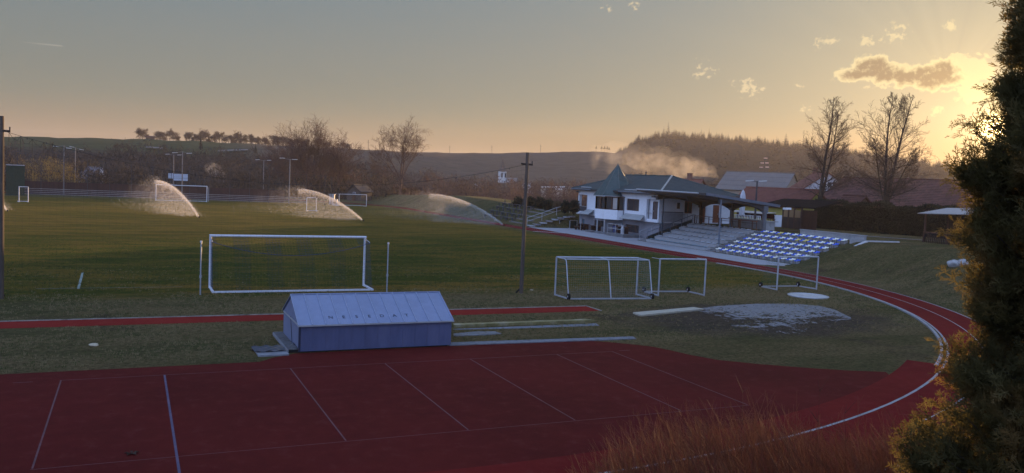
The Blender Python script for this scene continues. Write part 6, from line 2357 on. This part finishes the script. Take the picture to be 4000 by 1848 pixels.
# ridge trees: three shapes, copied along the skyline
TINY = dict(nseg=[4, 4, 3, 3], wob=[.12, .2, .25, .3], up=[.02, .0, .0, 0], tap=.8, rmin=.055, kids=[(7, 9), (6, 8), (4, 6)], start=[.25, .15, .1], ang=[(30, 65), (30, 60), (30, 65)], len=[(.55, .75), (.45, .65), (.45, .7)], lent=[.35, .3, .3], rr=[.6, .6, .6], max=3)
protos = []
for k in range(4):
    L = (5.0, 4.6, 5.4, 4.4)[k]
    o = bare_tree('ridge_tree', 'bare tree on the hill ridge', (0, 0, 0), [(-.35, 0, 1, L, .16, 1.2), (.35, .1, 1, L, .16, 1.2), (0, -.2, 1, L * .9, .16, 1.2), (-.9, .1, .5, L * .7, .12, 1.1), (.9, -.2, .5, L * .7, .12, 1.1)], TINY, 60 + k, mats=(BARK, TWIG), single=True, group='bare trees along the hill ridge', trunk_r=.25)
    protos.append(o)
ridge_x = [(358, 24), (400, 22), (427, 24), (448, 12), (476, 20), (494, 18), (511, 26), (533, 18), (552, 24), (575, 20), (594, 26), (613, 16), (632, 22), (650, 20), (668, 18), (692, 26), (712, 22), (730, 20), (748, 18), (768, 20), (805, 22), (822, 17), (862, 16), (876, 14)]
ordn = ['first', 'second', 'third', 'fourth', 'fifth', 'sixth', 'seventh', 'eighth', 'ninth', 'tenth', 'eleventh', 'twelfth', 'thirteenth', 'fourteenth', 'fifteenth', 'sixteenth', 'seventeenth', 'eighteenth', 'nineteenth', 'twentieth', 'twenty-first', 'twenty-second', 'twenty-third', 'twenty-fourth']
for k, (x, hpx) in enumerate(ridge_x):
    d = ray(x, 360); az_ = math.degrees(math.atan2(d[0], d[1]))
    D = float(np.interp(az_, RA, RD)) - rs(2, 14)
    P = hill_pt(az_, D); P.z -= .4
    hm = hpx * S_ / (FPX / D)
    o = protos[k % 4] if k < 4 else copy_tree(protos[k % 4])
    o.location = P
    o.rotation_euler = (0, 0, rs(0, 6.28))
    s = hm / 7.4
    o.scale = (s * rs(1.0, 1.35), s * rs(1.0, 1.35), s)
    o['label'] = 'bare tree on the hill ridge, %s from the left in the row' % ordn[k]
b = MB()
d = ray(378, 347); az_ = math.degrees(math.atan2(d[0], d[1])); P = hill_pt(az_, 512)
b.boxr(P, 2.2, 1.6, P.z - 1, P.z + 1.4, 0)
o = b.build('field_barn', BRK); tag(o, 'little dark barn between the first trees on the ridge', 'barn')
b = MB(); b.slab([(P.x - 2.5, P.y - 1.9, P.z + 1.42), (P.x + 2.5, P.y - 1.9, P.z + 1.42), (P.x + 2.5, P.y + 1.9, P.z + 2.1), (P.x - 2.5, P.y + 1.9, P.z + 2.1)], .15); b.build('roof', TILE_D, o)


# ------------------------------------------------------------------ far woods, each one mass
def wood(name, label, pts, hfn, col_, seed, per=170, size=.34, spread=.33, kind='stuff'):
    """Hazy twiggy crowns: many small faces gathered round limbs of each tree."""
    r = np.random.default_rng(seed)
    Vs, Fs, n0 = [], [], 0
    P = np.array(pts)
    for (x, y, z) in P:
        h = hfn(r)
        w = h * spread * r.uniform(.8, 1.25)
        n = int(per * (h / 8) ** 1.3)
        # clumps at limb ends, so gaps stay between them
        nc = 9
        cc = np.stack([r.normal(0, .5, nc) * w, r.normal(0, .5, nc) * w, h * (.35 + .55 * r.random(nc))], 1)
        which = r.integers(0, nc, n)
        q = cc[which] + r.normal(0, 1, (n, 3)) * np.array([w * .26, w * .26, h * .10])
        q[:, 2] = np.maximum(q[:, 2], .1)
        q += np.array([x, y, z])
        a = r.normal(0, 1, (n, 3)); a[:, 2] = np.abs(a[:, 2]) + .4; a /= np.linalg.norm(a, axis=1, keepdims=True)
        c = np.cross(a, r.normal(0, 1, (n, 3))); c /= np.linalg.norm(c, axis=1, keepdims=True)
        s = size * r.uniform(.6, 1.5, n)[:, None]
        V = np.stack([q - a * s * 1.6, q + c * s * .22, q + a * s * 1.6, q - c * s * .22], 1).reshape(-1, 3)
        Vs.append(V); Fs.append(np.arange(4 * n).reshape(-1, 4) + n0); n0 += 4 * n
        tv = np.array([(x - .12, y, z - .5), (x + .12, y, z - .5), (x + .05, y, z + h * .7), (x - .05, y, z + h * .7)])
        Vs.append(tv); Fs.append(np.array([[n0, n0 + 1, n0 + 2, n0 + 3]])); n0 += 4
    o = np_obj(name, np.concatenate(Vs), np.concatenate(Fs), col_)
    return tag(o, label, 'wood' if kind == 'stuff' else 'tree', kind=kind)


rw = np.random.default_rng(99)
W_BROWN = M('winter_wood_brown', (.070, .052, .044), .95, var=.45, scale=.10, c2=(.095, .060, .046), amt=.7, transl=.2)
W_RED = M('winter_wood_russet', (.105, .062, .048), .95, var=.4, scale=.08, c2=(.075, .055, .046), amt=.7, transl=.2)
W_DARK = M('slope_scrub_dark', (.050, .042, .036), .95, var=.5, scale=.06, c2=(.085, .066, .052), amt=.7, transl=.2)
pts = []
while len(pts) < 520:
    az_ = rw.uniform(-9, 16); r_ = 172 + 330 * rw.random() ** 1.3
    if az_ > 10 and r_ > 330: continue
    p = hill_pt(az_, r_)
    if r_ > 420 or math.degrees(math.atan2(p.z + 7.5 - CAM[2], r_)) > float(np.interp(az_, RA, RE)) - .12: continue
    pts.append((p.x, p.y, p.z))
wood('slope_woods', 'dark bare scrub and woods covering the slope behind the far fence', pts, lambda r: r.uniform(3.5, 8.5), W_DARK, 1, per=150)
pts = []
while len(pts) < 300:
    az_ = rw.uniform(10, 36); r_ = rw.uniform(200, 380)
    if az_ < 15 and r_ > 300: continue
    p = hill_pt(az_, r_)
    pts.append((p.x, p.y, min(p.z, 0)))
wood('valley_woods', 'russet bare trees and bushes filling the valley round the church', pts, lambda r: r.uniform(5, 9.5), W_RED, 2, per=170, size=.36)
pts = []
while len(pts) < 90:
    az_ = rw.uniform(15.5, 33); r_ = rw.uniform(175, 225)
    p = hill_pt(az_, r_); pts.append((p.x, p.y, -2.6))
wood('mound_thicket', 'low red brown thicket just behind the grass mound', pts, lambda r: r.uniform(4.0, 6.6), W_RED, 3, per=260, size=.24, spread=.5)
pts = []
while len(pts) < 60:
    az_ = rw.uniform(36, 60); r_ = rw.uniform(230, 420)
    p = hill_pt(az_, r_); pts.append((p.x, p.y, p.z))
wood('foot_woods', 'bare trees at the foot of the wooded hill behind the houses', pts, lambda r: r.uniform(5, 9), W_BROWN, 4, per=160)
# yellowish bush, conifers on the slope
pb_ = onD(120, 468, 165)
bq = wood('yellow_bush', 'large straw yellow bush behind the far fence at left', [(pb_.x - 2.2, pb_.y, 0), (pb_.x, pb_.y + 1, 0), (pb_.x + 2.4, pb_.y, 0), (pb_.x + 4, pb_.y + 2, -.5)], lambda r: r.uniform(4.6, 6.2), M('yellow_twigs', (.20, .15, .055), .9, var=.4, scale=.8, transl=.3), 5, per=900, size=.12, spread=.42, kind='thing')
bq['category'] = 'bush'


def conifer(h, w, seed, tiers=11, gap=.1):
    """Spruce: whorls of drooping boughs, each a few ragged triangles."""
    r = np.random.default_rng(seed)
    V, F = [], []
    for t in range(tiers):
        u = t / (tiers - 1)
        z = h * (gap + (1 - gap) * u)
        rad = w * (1 - u) ** .85 + .12
        nb_ = max(5, int(11 * (1 - u) + 4))
        for k in range(nb_):
            a = r.uniform(0, 6.283)
            L = rad * r.uniform(.65, 1.15)
            wd = L * .30 + .08
            n = len(V)
            dz = -L * .28
            c, s = math.cos(a), math.sin(a)
            V += [(0, 0, z + .35), (c * L, s * L, z + dz), (c * L * .6 - s * wd, s * L * .6 + c * wd, z + dz * .4), (c * L * .6 + s * wd, s * L * .6 - c * wd, z + dz * .4)]
            F += [(n, n + 2, n + 1), (n, n + 1, n + 3)]
    n = len(V)
    V += [(-.12, 0, -.5), (.12, 0, -.5), (0, 0, h), (0, -.12, -.5), (0, .12, -.5)]
    F += [(n, n + 1, n + 2), (n + 3, n + 4, n + 2)]
    return np.array(V), np.array(F)


NEEDLE = M('dark_needles', (.022, .026, .017), .95, var=.4, scale=.3, c2=(.035, .034, .02), amt=.5)
FORN = M('hill_forest_needles', (.030, .028, .020), .95, var=.45, scale=.04, c2=(.05, .040, .026), amt=.6)
cv_ = [conifer(14, 2.7, s, tiers=9, gap=.12) for s in range(5)]
# hill forest as one mass
Vs, Fs, n0 = [], [], 0
cnt = 0
while cnt < 2300:
    az_ = rw.uniform(31.0, 60); t = rw.random()
    D1 = float(np.interp(az_, RA, RD))
    if cnt < 1100:
        r_ = D1 - rw.uniform(-8, 70)
    else:
        r_ = 430 + (D1 - 440) * t ** .8
    edge = (az_ - 31.0) / 1.6
    p = hill_pt(az_, r_)
    V, F = cv_[int(rw.integers(0, 5))]
    s = (.34 + .28 * rw.random() ** 1.5 + .16 * math.sin(az_ * 3.1 + r_ * .02) * math.sin(az_ * 7.7)) * (1.3 if rw.random() < .05 else 1) * min(1, .55 + .45 * edge)
    if r_ < D1 - 25: s *= .85
    a = rw.uniform(0, 6.28); ca, sa = math.cos(a), math.sin(a)
    wv = rw.uniform(1.5, 2.3)
    Vr = np.stack([(V[:, 0] * ca - V[:, 1] * sa) * s * wv, (V[:, 0] * sa + V[:, 1] * ca) * s * wv, V[:, 2] * s], 1) + np.array([p.x, p.y, p.z - .5])
    Vs.append(Vr); Fs.append(F + n0); n0 += len(V); cnt += 1
o = np_obj('hill_forest', np.concatenate(Vs), np.concatenate(Fs), FORN)
tag(o, 'dark conifer forest covering the rounded hill', 'forest', kind='stuff')
pn = []
for k, (x, hpx, kind, lb) in enumerate(((1679, 34, 's', 'tall broad spruce standing out of the hill forest skyline'), (1782, 24, 's', 'pointed spruce on the middle of the hill forest skyline'), (1500, 14, 'p', 'lone slender pine left of the hill forest'), (1514, 16, 'p', 'small pine at the left edge of the hill forest, first of four'), (1521, 17, 'p', 'small pine at the left edge of the hill forest, second of four'), (1528, 17, 'p', 'small pine at the left edge of the hill forest, third of four'), (1533, 15, 'p', 'small pine at the left edge of the hill forest, fourth of four'), (505, 30, 'd', 'dark spruce on the slope below the ridge trees, left one'), (643, 24, 'd', 'dark spruce on the slope below the ridge trees, right one'), (2364, 16, 's', 'small fir on the low hill beside the conifer'))):
    d = ray(x, 365); az_ = math.degrees(math.atan2(d[0], d[1]))
    D = float(np.interp(az_, RA, RD)) - 4
    if kind == 'd': D = 400
    P = hill_pt(az_, D)
    hm = hpx * S_ / (FPX / D) + (2 if kind == 's' else 0)
    if kind == 'p':
        V, F = conifer(hm, hm * .26, 80 + k, tiers=6, gap=.55)
    else:
        V, F = conifer(hm, hm * (.24 if kind == 'd' else .22), 80 + k, tiers=13, gap=.08)
    o = np_obj('pine_tree' if kind == 'p' else 'spruce_tree', V, F, NEEDLE)
    o.location = P
    tag(o, lb, 'tree')
# added hedge, unseen behind the big conifer, keeps low sun off the court
wp0, wp1 = Vector((67.5, 12.5, 1.8)), Vector((58.0, -34.0, 1.8))


def blocker_pts(r, n):
    u = r.random(n); d = wp1 - wp0
    h = 4.4 + .5 * np.sin(u * 23) + .35 * np.sin(u * 57 + 1)
    z = h * (1 - r.random(n) ** 1.5)
    w = r.normal(0, .55, n) * (1.15 - .5 * z / h)
    nn = np.array([-d.y, d.x, 0]) / d.length
    return np.outer(u, np.array(d)) + np.array(wp0) + np.outer(w, nn) + np.outer(z, [0, 0, 1])


sun_blocker = leafy(26000, blocker_pts, .20, HEDGE, 'sun_blocker_hedge', seed=77)
tag(sun_blocker, 'tall dense garden hedge beyond the hut, behind the big conifer', 'hedge')
# clipped reddish hedge behind the mound and evergreen shrubs on its crest
a, c = onD(958, 489, 192), onD(1058, 491, 188)


def box_pts(a, c, w, h):
    d = (c - a); L = d.length; d = d / L; n = Vector((-d.y, d.x, 0))

    def fn(r, k):
        u = r.random(k) * L; v = r.uniform(-w, w, k); z = h * (1 - r.random(k) ** 1.6 * .98) + r.normal(0, .08, k)
        return np.outer(u, np.array(d)) + np.outer(v, np.array(n)) + np.array(a) + np.outer(z, [0, 0, 1])
    return fn


hz = leafy(5200, box_pts(a + Vector((0, 0, -1.4)), c + Vector((0, 0, -1.4)), .7, 2.9), .22, M('beech_hedge', (.075, .038, .030), .95, var=.35, scale=.5), 'beech_hedge', seed=9)
tag(hz, 'clipped dark red beech hedge at the foot of the lone bare tree', 'hedge')
SHR_ = M('evergreen_shrub', (.022, .028, .017), .95, var=.45, scale=1.2, transl=.15, c2=(.045, .04, .02), amt=.4)
for k, (x, yb, w, hpx) in enumerate(((1303, 516, 20, 14), (1332, 518, 24, 20), (1358, 520.5, 24, 18), (1380, 523, 20, 18), (1402, 525, 20, 12), (1422, 527, 18, 16), (1444, 529, 20, 20))):
    D = 118 - k * 2.6
    P = onD(x, yb, D)
    mpp = S_ / (FPX / D)
    ww, hh = w * mpp * .62, hpx * mpp + .4

    def fn(r, n, P=P, ww=ww, hh=hh):
        q = r.normal(0, 1, (n, 3)); q /= np.linalg.norm(q, axis=1, keepdims=True)
        q *= (r.random(n) ** .35)[:, None]
        ph = np.arctan2(q[:, 1], q[:, 0])
        q *= (1 + .18 * np.sin(ph * 3 + P.x) + .12 * np.sin(q[:, 2] * 7 + P.y))[:, None]
        return q * np.array([ww, ww, hh * .62]) + np.array([P.x, P.y, P.z + hh * .3])
    col_ = SHR_ if k != 4 else M('brown_shrub', (.10, .075, .045), .95, var=.4, scale=1.2)
    o = leafy(2600, fn, .10, col_, 'crest_shrub', seed=30 + k)
    tag(o, ('dark evergreen shrub on the mound crest, %s from the left' if k != 4 else 'brown dry shrub on the mound crest, %s from the left') % ordn[k], 'shrub', 'shrubs on the mound crest')
# pale field tracks on the left hillside
b = MB()
for (x0, y0, x1, y1) in ((366, 376.5, 410, 380), (548, 386, 600, 384), (600, 384, 632, 382.5), (760, 378.5, 800, 380)):
    L_, R2 = [], []
    for k in range(9):
        u = k / 8
        d = ray(x0 + (x1 - x0) * u, y0 + (y1 - y0) * u)
        az_ = math.degrees(math.atan2(d[0], d[1])); tn = d[2] / math.hypot(d[0], d[1])
        rr_ = np.arange(180, 700, 2.0); zz_ = hill_z(np.full_like(rr_, az_), rr_)
        hit = np.argmin(np.abs((zz_ - CAM[2]) / rr_ - tn))
        q = hill_pt(az_, rr_[hit]); q2 = hill_pt(az_, rr_[hit] + 9)
        L_.append(tuple(q + Vector((0, 0, .9)))); R2.append(tuple(q2 + Vector((0, 0, .9))))
    b.strip(L_, R2)
tag(b.build('field_track', M('pale_track', (.13, .12, .11), .95)), kind='structure')
# ------------------------------------------------------------------ big conifer at the right edge
THU = M('thuja_sprays', (.105, .086, .030), .8, var=.45, scale=1.4, c2=(.20, .105, .034), amt=.7, transl=.6, spec=.2)


def spray_template(seed):
    """One flat fan of scale leaves: a curved axis with alternating side shoots that fork again."""
    r = np.random.default_rng(seed)
    q = []

    def shoot(x, y, a, L, w, lvl):
        n = 4 if lvl == 0 else 3
        px_, py_ = x, y
        for i in range(n):
            a += r.normal(0, .09)
            nx_, ny_ = px_ + math.cos(a) * L / n, py_ + math.sin(a) * L / n
            w0, w1 = w * (1 - .15 * i), w * (1 - .15 * (i + 1)) * (.45 if i == n - 1 else 1)
            sx_, sy_ = -math.sin(a), math.cos(a)
            q.append(((px_ - sx_ * w0, py_ - sy_ * w0), (nx_ - sx_ * w1, ny_ - sy_ * w1), (nx_ + sx_ * w1, ny_ + sy_ * w1), (px_ + sx_ * w0, py_ + sy_ * w0)))
            if lvl < 2:
                for s in (1, -1):
                    if r.random() < (.95 if lvl == 0 else .62):
                        shoot(px_ + (nx_ - px_) * r.random(), py_ + (ny_ - py_) * r.random(), a + s * r.uniform(.6, .95), L * (.52 if lvl == 0 else .46) * (1.1 - .18 * i) * r.uniform(.75, 1.15), w * .85, lvl + 1)
            px_, py_ = nx_, ny_
    shoot(0, 0, 0, 1.0, .024, 0)
    V = np.array(q).reshape(-1, 2)
    return V


TPL = [spray_template(s) for s in range(6)]


def spray_cloud(P, Dv, size, seed):
    """Lay spray templates at points P growing along Dv."""
    r = np.random.default_rng(seed)
    Vs = []
    for k in range(len(TPL)):
        idx = np.arange(k, len(P), len(TPL))
        if not len(idx):
            continue
        p, d = P[idx], Dv[idx] / (np.linalg.norm(Dv[idx], axis=1, keepdims=True) + 1e-9)
        s = np.cross(d, r.normal(0, 1, (len(idx), 3)) * .8 + np.array([0, 0, .6])); s /= np.linalg.norm(s, axis=1, keepdims=True) + 1e-9
        nrm = np.cross(d, s)
        T = TPL[k]
        sz = size * r.uniform(.65, 1.3, len(idx))
        bend = r.normal(0, .22, len(idx))
        V = p[:, None, :] + (d[:, None, :] * T[None, :, 0:1] + s[:, None, :] * T[None, :, 1:2] + nrm[:, None, :] * (bend[:, None] * T[None, :, 0] ** 2 + .5 * bend[:, None] * T[None, :, 1] ** 2)[..., None]) * sz[:, None, None]
        Vs.append(V.reshape(-1, 3))
    V = np.concatenate(Vs)
    return V, np.arange(len(V)).reshape(-1, 4)


def thuja():
    r = np.random.default_rng(17)
    D = 8.6
    axis = onD(2655, 600, D)
    zb = float(terrain(axis.x, axis.y))
    t = thing('conifer', 'big backlit conifer with flat scaly sprays filling the right edge', 'tree', (axis.x, axis.y, zb))
    b = MB()
    b.tube([(axis.x, axis.y, zb - .3), (axis.x + .05, axis.y, 4), (axis.x, axis.y, 8.5), (axis.x, axis.y, 10.8)], [.20, .16, .09, .03], 10)
    b.build('trunk', BARK, t)
    # outline read from the photograph: left edge of the crown at several heights -> real radius about the trunk
    edge = [(1190, 2262), (1130, 2290), (1060, 2305), (1010, 2330), (960, 2350), (900, 2385), (830, 2410), (760, 2420), (700, 2412), (650, 2398), (600, 2378), (560, 2382), (520, 2400), (470, 2385), (430, 2372), (390, 2382), (340, 2384), (300, 2396), (285, 2430), (270, 2455), (230, 2462), (190, 2462), (150, 2462), (110, 2462), (70, 2468), (30, 2490), (0, 2500), (-80, 2525), (-180, 2560), (-300, 2600)]
    zs, rad = [], []
    for y, x in edge:
        a = onD(x, y, D); zs.append(a.z)
        cx_ = onD(2655, y, D)
        rad.append((Vector((a.x, a.y, 0)) - Vector((cx_.x, cx_.y, 0))).length)
    zs, rad = np.array(zs), np.array(rad)
    o = np.argsort(zs); zs, rad = zs[o], rad[o]
    zs = np.concatenate([[zb + .1], zs]); rad = np.concatenate([[rad[0] * .9], rad])
    # limbs: each carries a plume of sprays rising at its tip
    toc = math.atan2(CAM[1] - axis.y, CAM[0] - axis.x)
    P, Dv, segs = [], [], []
    nl = 680
    for k in range(nl):
        z = zs[0] + .1 + (zs[-1] - zs[0]) * r.random()
        a = r.uniform(0, 2 * math.pi)
        # more limbs on the half that faces the field
        if math.cos(a - toc - .9) < -.55 and r.random() < .6:
            continue
        R0 = max(.25, float(np.interp(z, zs, rad)) - .05 - (.03 if z > 2.4 else 0)) * r.uniform(.68, 1.03)
        up = r.uniform(.35, .75)
        root = np.array([axis.x, axis.y, z - R0 * up * .9])
        tip = np.array([axis.x + R0 * math.cos(a), axis.y + R0 * math.sin(a), z])
        mid = (root + tip) / 2 + np.array([0, 0, -.12 * R0])
        for p, q, r0, r1 in ((root, mid, .022, .014), (mid, tip, .014, .005)):
            segs.append((*p, *q, r0, r1))
        L = np.linalg.norm(tip - root)
        ns = int(34 + 24 * R0)
        u = .30 + .72 * r.random(ns) ** .62
        base = np.where(u[:, None] < .5, root + (mid - root) * (u * 2)[:, None], mid + (tip - mid) * (u * 2 - 1)[:, None])
        out = (tip - mid) / np.linalg.norm(tip - mid)
        dv = out + r.normal(0, .55, (ns, 3)) + np.array([0, 0, .30])
        P.append(base + r.normal(0, .055, (ns, 3))); Dv.append(dv)
    P, Dv = np.concatenate(P), np.concatenate(Dv)
    # a thin place in the crown where the low sun shines through
    keep_ = np.ones(len(P), bool)
    for i in range(len(P)):
        sx_, sy_ = sk(*P[i])
        g = math.exp(-((sx_ - 2500) / 44) ** 2 - ((sy_ - 330) / 46) ** 2) + .8 * math.exp(-((sx_ - 2446) / 30) ** 2 - ((sy_ - 268) / 24) ** 2) + .6 * math.exp(-((sx_ - 2440) / 40) ** 2 - ((sy_ - 395) / 20) ** 2)
        if r.random() < min(.90, 1.1 * g): keep_[i] = False
    P, Dv = P[keep_], Dv[keep_]
    V, F = spray_cloud(P, Dv, .175, 5)
    np_obj('crown', V, F, THU, t)
    V, F = segs_to_mesh(segs, 4)
    np_obj('limbs', V, F, BARK, t)
    return t


thuja()

# ------------------------------------------------------------------ reddish dry shoots on the slope in front
SHOOT = M('red_dry_shoots', (.17, .068, .036), .8, var=.4, scale=2.0, c2=(.26, .135, .068), amt=.6, transl=.3)


def shoots():
    r = np.random.default_rng(31)
    segs = []
    env = [(1470, 1190), (1520, 1130), (1600, 1085), (1680, 1062), (1760, 1050), (1850, 1046), (1900, 1042), (1960, 1062), (2040, 1085), (2120, 1095), (2200, 1098), (2280, 1085), (2360, 1070), (2450, 1050), (2560, 1030)]
    ex = [e[0] for e in env]; ey = [e[1] for e in env]
    n = 2200
    k = 0
    while k < n:
        x = r.uniform(1440, 2600); D = r.uniform(9.5, 15.0)
        yt = np.interp(x, ex, ey) + abs(r.normal(0, 1)) * 40 + 6 - (r.random() < .03) * 45
        tip = onD(x, yt, D)
        g0 = float(terrain(tip.x, tip.y))
        h = tip.z - g0
        if h < .35 or h > 2.9:
            k += 1
            continue
        lean = np.array(AR) * (.28 * h * (1 + r.normal(0, .35))) + r.normal(0, .10, 3) * h
        base = np.array([tip.x + lean[0], tip.y + lean[1], 0]); base[2] = float(terrain(base[0], base[1]))
        tp_ = np.array(tip)
        mid = (base + tp_) / 2 + np.array([lean[0] * .12, lean[1] * .12, .08 * h])
        segs.append((*base, *mid, .0055, .004)); segs.append((*mid, *tp_, .004, .0014))
        for j in range(int(r.integers(3, 8))):
            u = r.uniform(.3, .97)
            q = mid + (tp_ - mid) * (u * 2 - 1) if u > .5 else base + (mid - base) * u * 2
            dv = (tp_ - mid) / np.linalg.norm(tp_ - mid) + r.normal(0, .38, 3)
            L = r.uniform(.10, .42) * min(1.3, h)
            e_ = q + dv / np.linalg.norm(dv) * L
            segs.append((*q, *e_, .0026, .0012))
            for m_ in range(int(r.integers(0, 3))):
                q2 = q + (e_ - q) * r.uniform(.3, .9)
                d2 = dv + r.normal(0, .5, 3); e2 = q2 + d2 / np.linalg.norm(d2) * L * r.uniform(.2, .5)
                segs.append((*q2, *e2, .0018, .001))
        k += 1
    V, F = segs_to_mesh(segs, 3)
    o = np_obj('dry_undergrowth', V, F, SHOOT)
    return tag(o, 'thicket of thin reddish dry shoots on the slope at bottom right', 'undergrowth', kind='stuff')


shoots()
# a few taller dark stems among them
for k, (x0, y0, x1, y1) in enumerate(((2075, 1190, 2062, 985), (2170, 1180, 2125, 1040), (1905, 1070, 1868, 985), (2010, 1190, 1990, 1095))):
    D = 11.5
    a, c = onD(x0, y0, D), onD(x1, y1, D)
    a.z = float(terrain(a.x, a.y)) if terrain(a.x, a.y) < a.z else a.z
    r = np.random.default_rng(70 + k)
    segs = []
    p = np.array(a); q = np.array(c)
    pts = [p + (q - p) * u + r.normal(0, .02, 3) * (u * (1 - u) * 4) for u in np.linspace(0, 1, 8)]
    for i in range(7):
        segs.append((*pts[i], *pts[i + 1], .009 - .0011 * i, .0079 - .0011 * i))
        for s in range(3):
            e_ = pts[i + 1] + np.array([r.normal(0, .08), r.normal(0, .08), r.uniform(.05, .2)])
            segs.append((*pts[i + 1], *e_, .003, .0012))
    V, F = segs_to_mesh(segs, 4)
    o = np_obj('tall_stem', V, F, M('dark_red_stem', (.07, .03, .02), .9))
    tag(o, 'taller dark leafless stem in the reddish thicket, %s from the left' % ('third', 'fourth', 'first', 'second')[k], 'stem', 'tall stems in the thicket')

# ------------------------------------------------------------------ grass tufts over the verge and the near half of the pitch
def tufts(name, label, n, region, keep, hgt, mat, seed, per=5):
    r = np.random.default_rng(seed)
    x = r.uniform(region[0], region[1], n); y = r.uniform(region[2], region[3], n)
    k = keep(x, y, r)
    x, y = x[k], y[k]
    n = len(x)
    z = terrain(x, y)
    Vs = []
    for j in range(per):
        a = r.uniform(0, 6.283, n); h = hgt * r.uniform(.45, 1.35, n); w = h * .10 + .004
        ox, oy = r.normal(0, .035, n), r.normal(0, .035, n)
        lx, ly = r.normal(0, .45, n) * h, r.normal(0, .45, n) * h
        b0 = np.stack([x + ox - np.cos(a) * w, y + oy - np.sin(a) * w, z - .01], 1)
        b1_ = np.stack([x + ox + np.cos(a) * w, y + oy + np.sin(a) * w, z - .01], 1)
        t_ = np.stack([x + ox + lx, y + oy + ly, z + h], 1)
        Vs.append(np.stack([b0, b1_, t_], 1).reshape(-1, 3))
    V = np.concatenate(Vs)
    o = np_obj(name, V, np.arange(len(V)).reshape(-1, 3), mat)
    return tag(o, label, 'grass', kind='stuff')


def verge_keep(x, y, r):
    d, _ = kerb_dist(x, y)
    ok = ((d < -.35) & (y > -16.35)) | ((d > 2.75) & (d < 16))
    ok &= ~((y < -22.3) & (d < 0))
    ok &= ~((y > -9.5) & (y < -8.0) & (x < 12.3))
    ok &= ~((x > CX0 - .4) & (x < CX1 + .1) & (y > CY0 - .1) & (y < CY1 + .1))
    ok &= ~((y < -15.3) & (x > -3.6) & (x < 8.9))
    ok &= ~((x > 9) & (y < -16.3) & (y < -16.3 - (x - 9.3) * .9) & (d < 0))
    ok &= ~((x - cr.x) ** 2 + (y - cr.y) ** 2 < 1.2)
    ok &= ~((x > 36) & (y > 6.5))
    cl = np.sin(x * .9 + 1.3 * np.sin(y * .7)) * np.sin(y * 1.1 + x * .31) + r.normal(0, .6, len(x))
    mudz = (((x - 18.6) / 7.0) ** 2 + ((y + 12.6) / 4.2) ** 2) < 1
    return ok & (cl > -.15) & (~mudz | (r.random(len(x)) < .22))


HAYM = M('dry_grass_blades', (.27, .225, .115), .9, var=.35, scale=.7, c2=(.13, .12, .05), amt=.8, transl=.35)
GRNM = M('green_grass_blades', (.045, .085, .018), .9, var=.35, scale=.6, c2=(.10, .105, .030), amt=.6, transl=.35)
tufts('dry_grass', 'tufts of dry hay coloured grass round the court, run-up and bank', 120000, (-14, 46, -40, 9), lambda x, y, r: verge_keep(x, y, r) & ((y < -1.5) | (r.random(len(x)) < .12)), .060, HAYM, 51)
tufts('green_grass', 'short green grass blades of the verge and the near half of the pitch', 150000, (-14, 34, -16, 30), lambda x, y, r: verge_keep(x, y, r) & (r.random(len(x)) < np.where(y < -3, .35, np.clip(1.15 - y / 34, .1, 1))), .045, GRNM, 52)
# ------------------------------------------------------------------ smoke and haze
def vol_mat(name, color, dens, aniso, noise_scale=None, thr=(.42, .70), emit=0):
    mt = bpy.data.materials.new(name)
    mt.use_nodes = True
    nt = mt.node_tree
    nt.nodes.clear()
    out = nt.nodes.new('ShaderNodeOutputMaterial')
    v = nt.nodes.new('ShaderNodeVolumePrincipled')
    v.inputs['Color'].default_value = (*color, 1)
    v.inputs['Density'].default_value = dens
    v.inputs['Anisotropy'].default_value = aniso
    if noise_scale:
        g = N(nt)
        n = g.noise(noise_scale, 5, .6)
        nt.links.new(g.math('MULTIPLY', g.rng(n, *thr), dens), v.inputs['Density'])
    nt.links.new(v.outputs[0], out.inputs['Volume'])
    return mt


if HAZE_DENSITY > 0:
    b = MB()
    b.box(-2330, 2330, -2370, 2330, -45, 72)
    hz_ = b.build('haze', vol_mat('haze_air', (.74, .72, .78), HAZE_DENSITY, .30))
    tag(hz_, kind='stuff')


def plume(name, label, path, radii, col_, dens, ns, thr, seed):
    b = MB()
    r = np.random.default_rng(seed)
    pts = [Vector(p) for p in path]
    # closed billowing tube
    fine, rad = [], []
    for i in range(len(pts) - 1):
        for k in range(4):
            fine.append(pts[i].lerp(pts[i + 1], k / 4)); rad.append(radii[i] + (radii[i + 1] - radii[i]) * k / 4)
    fine.append(pts[-1]); rad.append(radii[-1])
    b.tube(fine, [q * (1 + .18 * math.sin(i * 1.7 + seed)) for i, q in enumerate(rad)], 12)
    o = b.build(name, vol_mat(name + '_volume_' + str(seed), col_, dens, .3, ns, thr))
    return tag(o, label, 'smoke', kind='stuff')


D = 175
pth = [onD(1796, 462, D), onD(1797, 450, D), onD(1785, 438, D + 1), onD(1755, 430, D + 3), onD(1700, 421, D + 6), onD(1640, 410, D + 9), onD(1580, 400, D + 12), onD(1500, 396, D + 15)]
plume('smoke', 'grey chimney smoke drifting left in front of the wooded hill', pth, [.3, .9, 1.7, 2.2, 2.4, 2.2, 1.6, .8], (.9, .88, .86), .085, .42, (.34, .74), 1)
plume('smoke_veil', 'thin spreading veil of smoke round the chimney plume', [p + Vector((0, 1.5, .2)) for p in pth[1:]], [.8, 2.2, 3.0, 3.6, 3.9, 3.8, 3.0], (.9, .88, .86), .030, .22, (.30, .80), 3)
D = 200
plume('smoke', 'thin white smoke rising from the thicket right of the scoreboard', [onD(577, 478, D), onD(570, 465, D), onD(560, 450, D), onD(550, 436, D + 2), onD(538, 426, D + 4), onD(520, 420, D + 6)], [.25, .5, .9, 1.3, 1.7, 1.0], (.9, .9, .9), .11, .7, (.36, .74), 2)
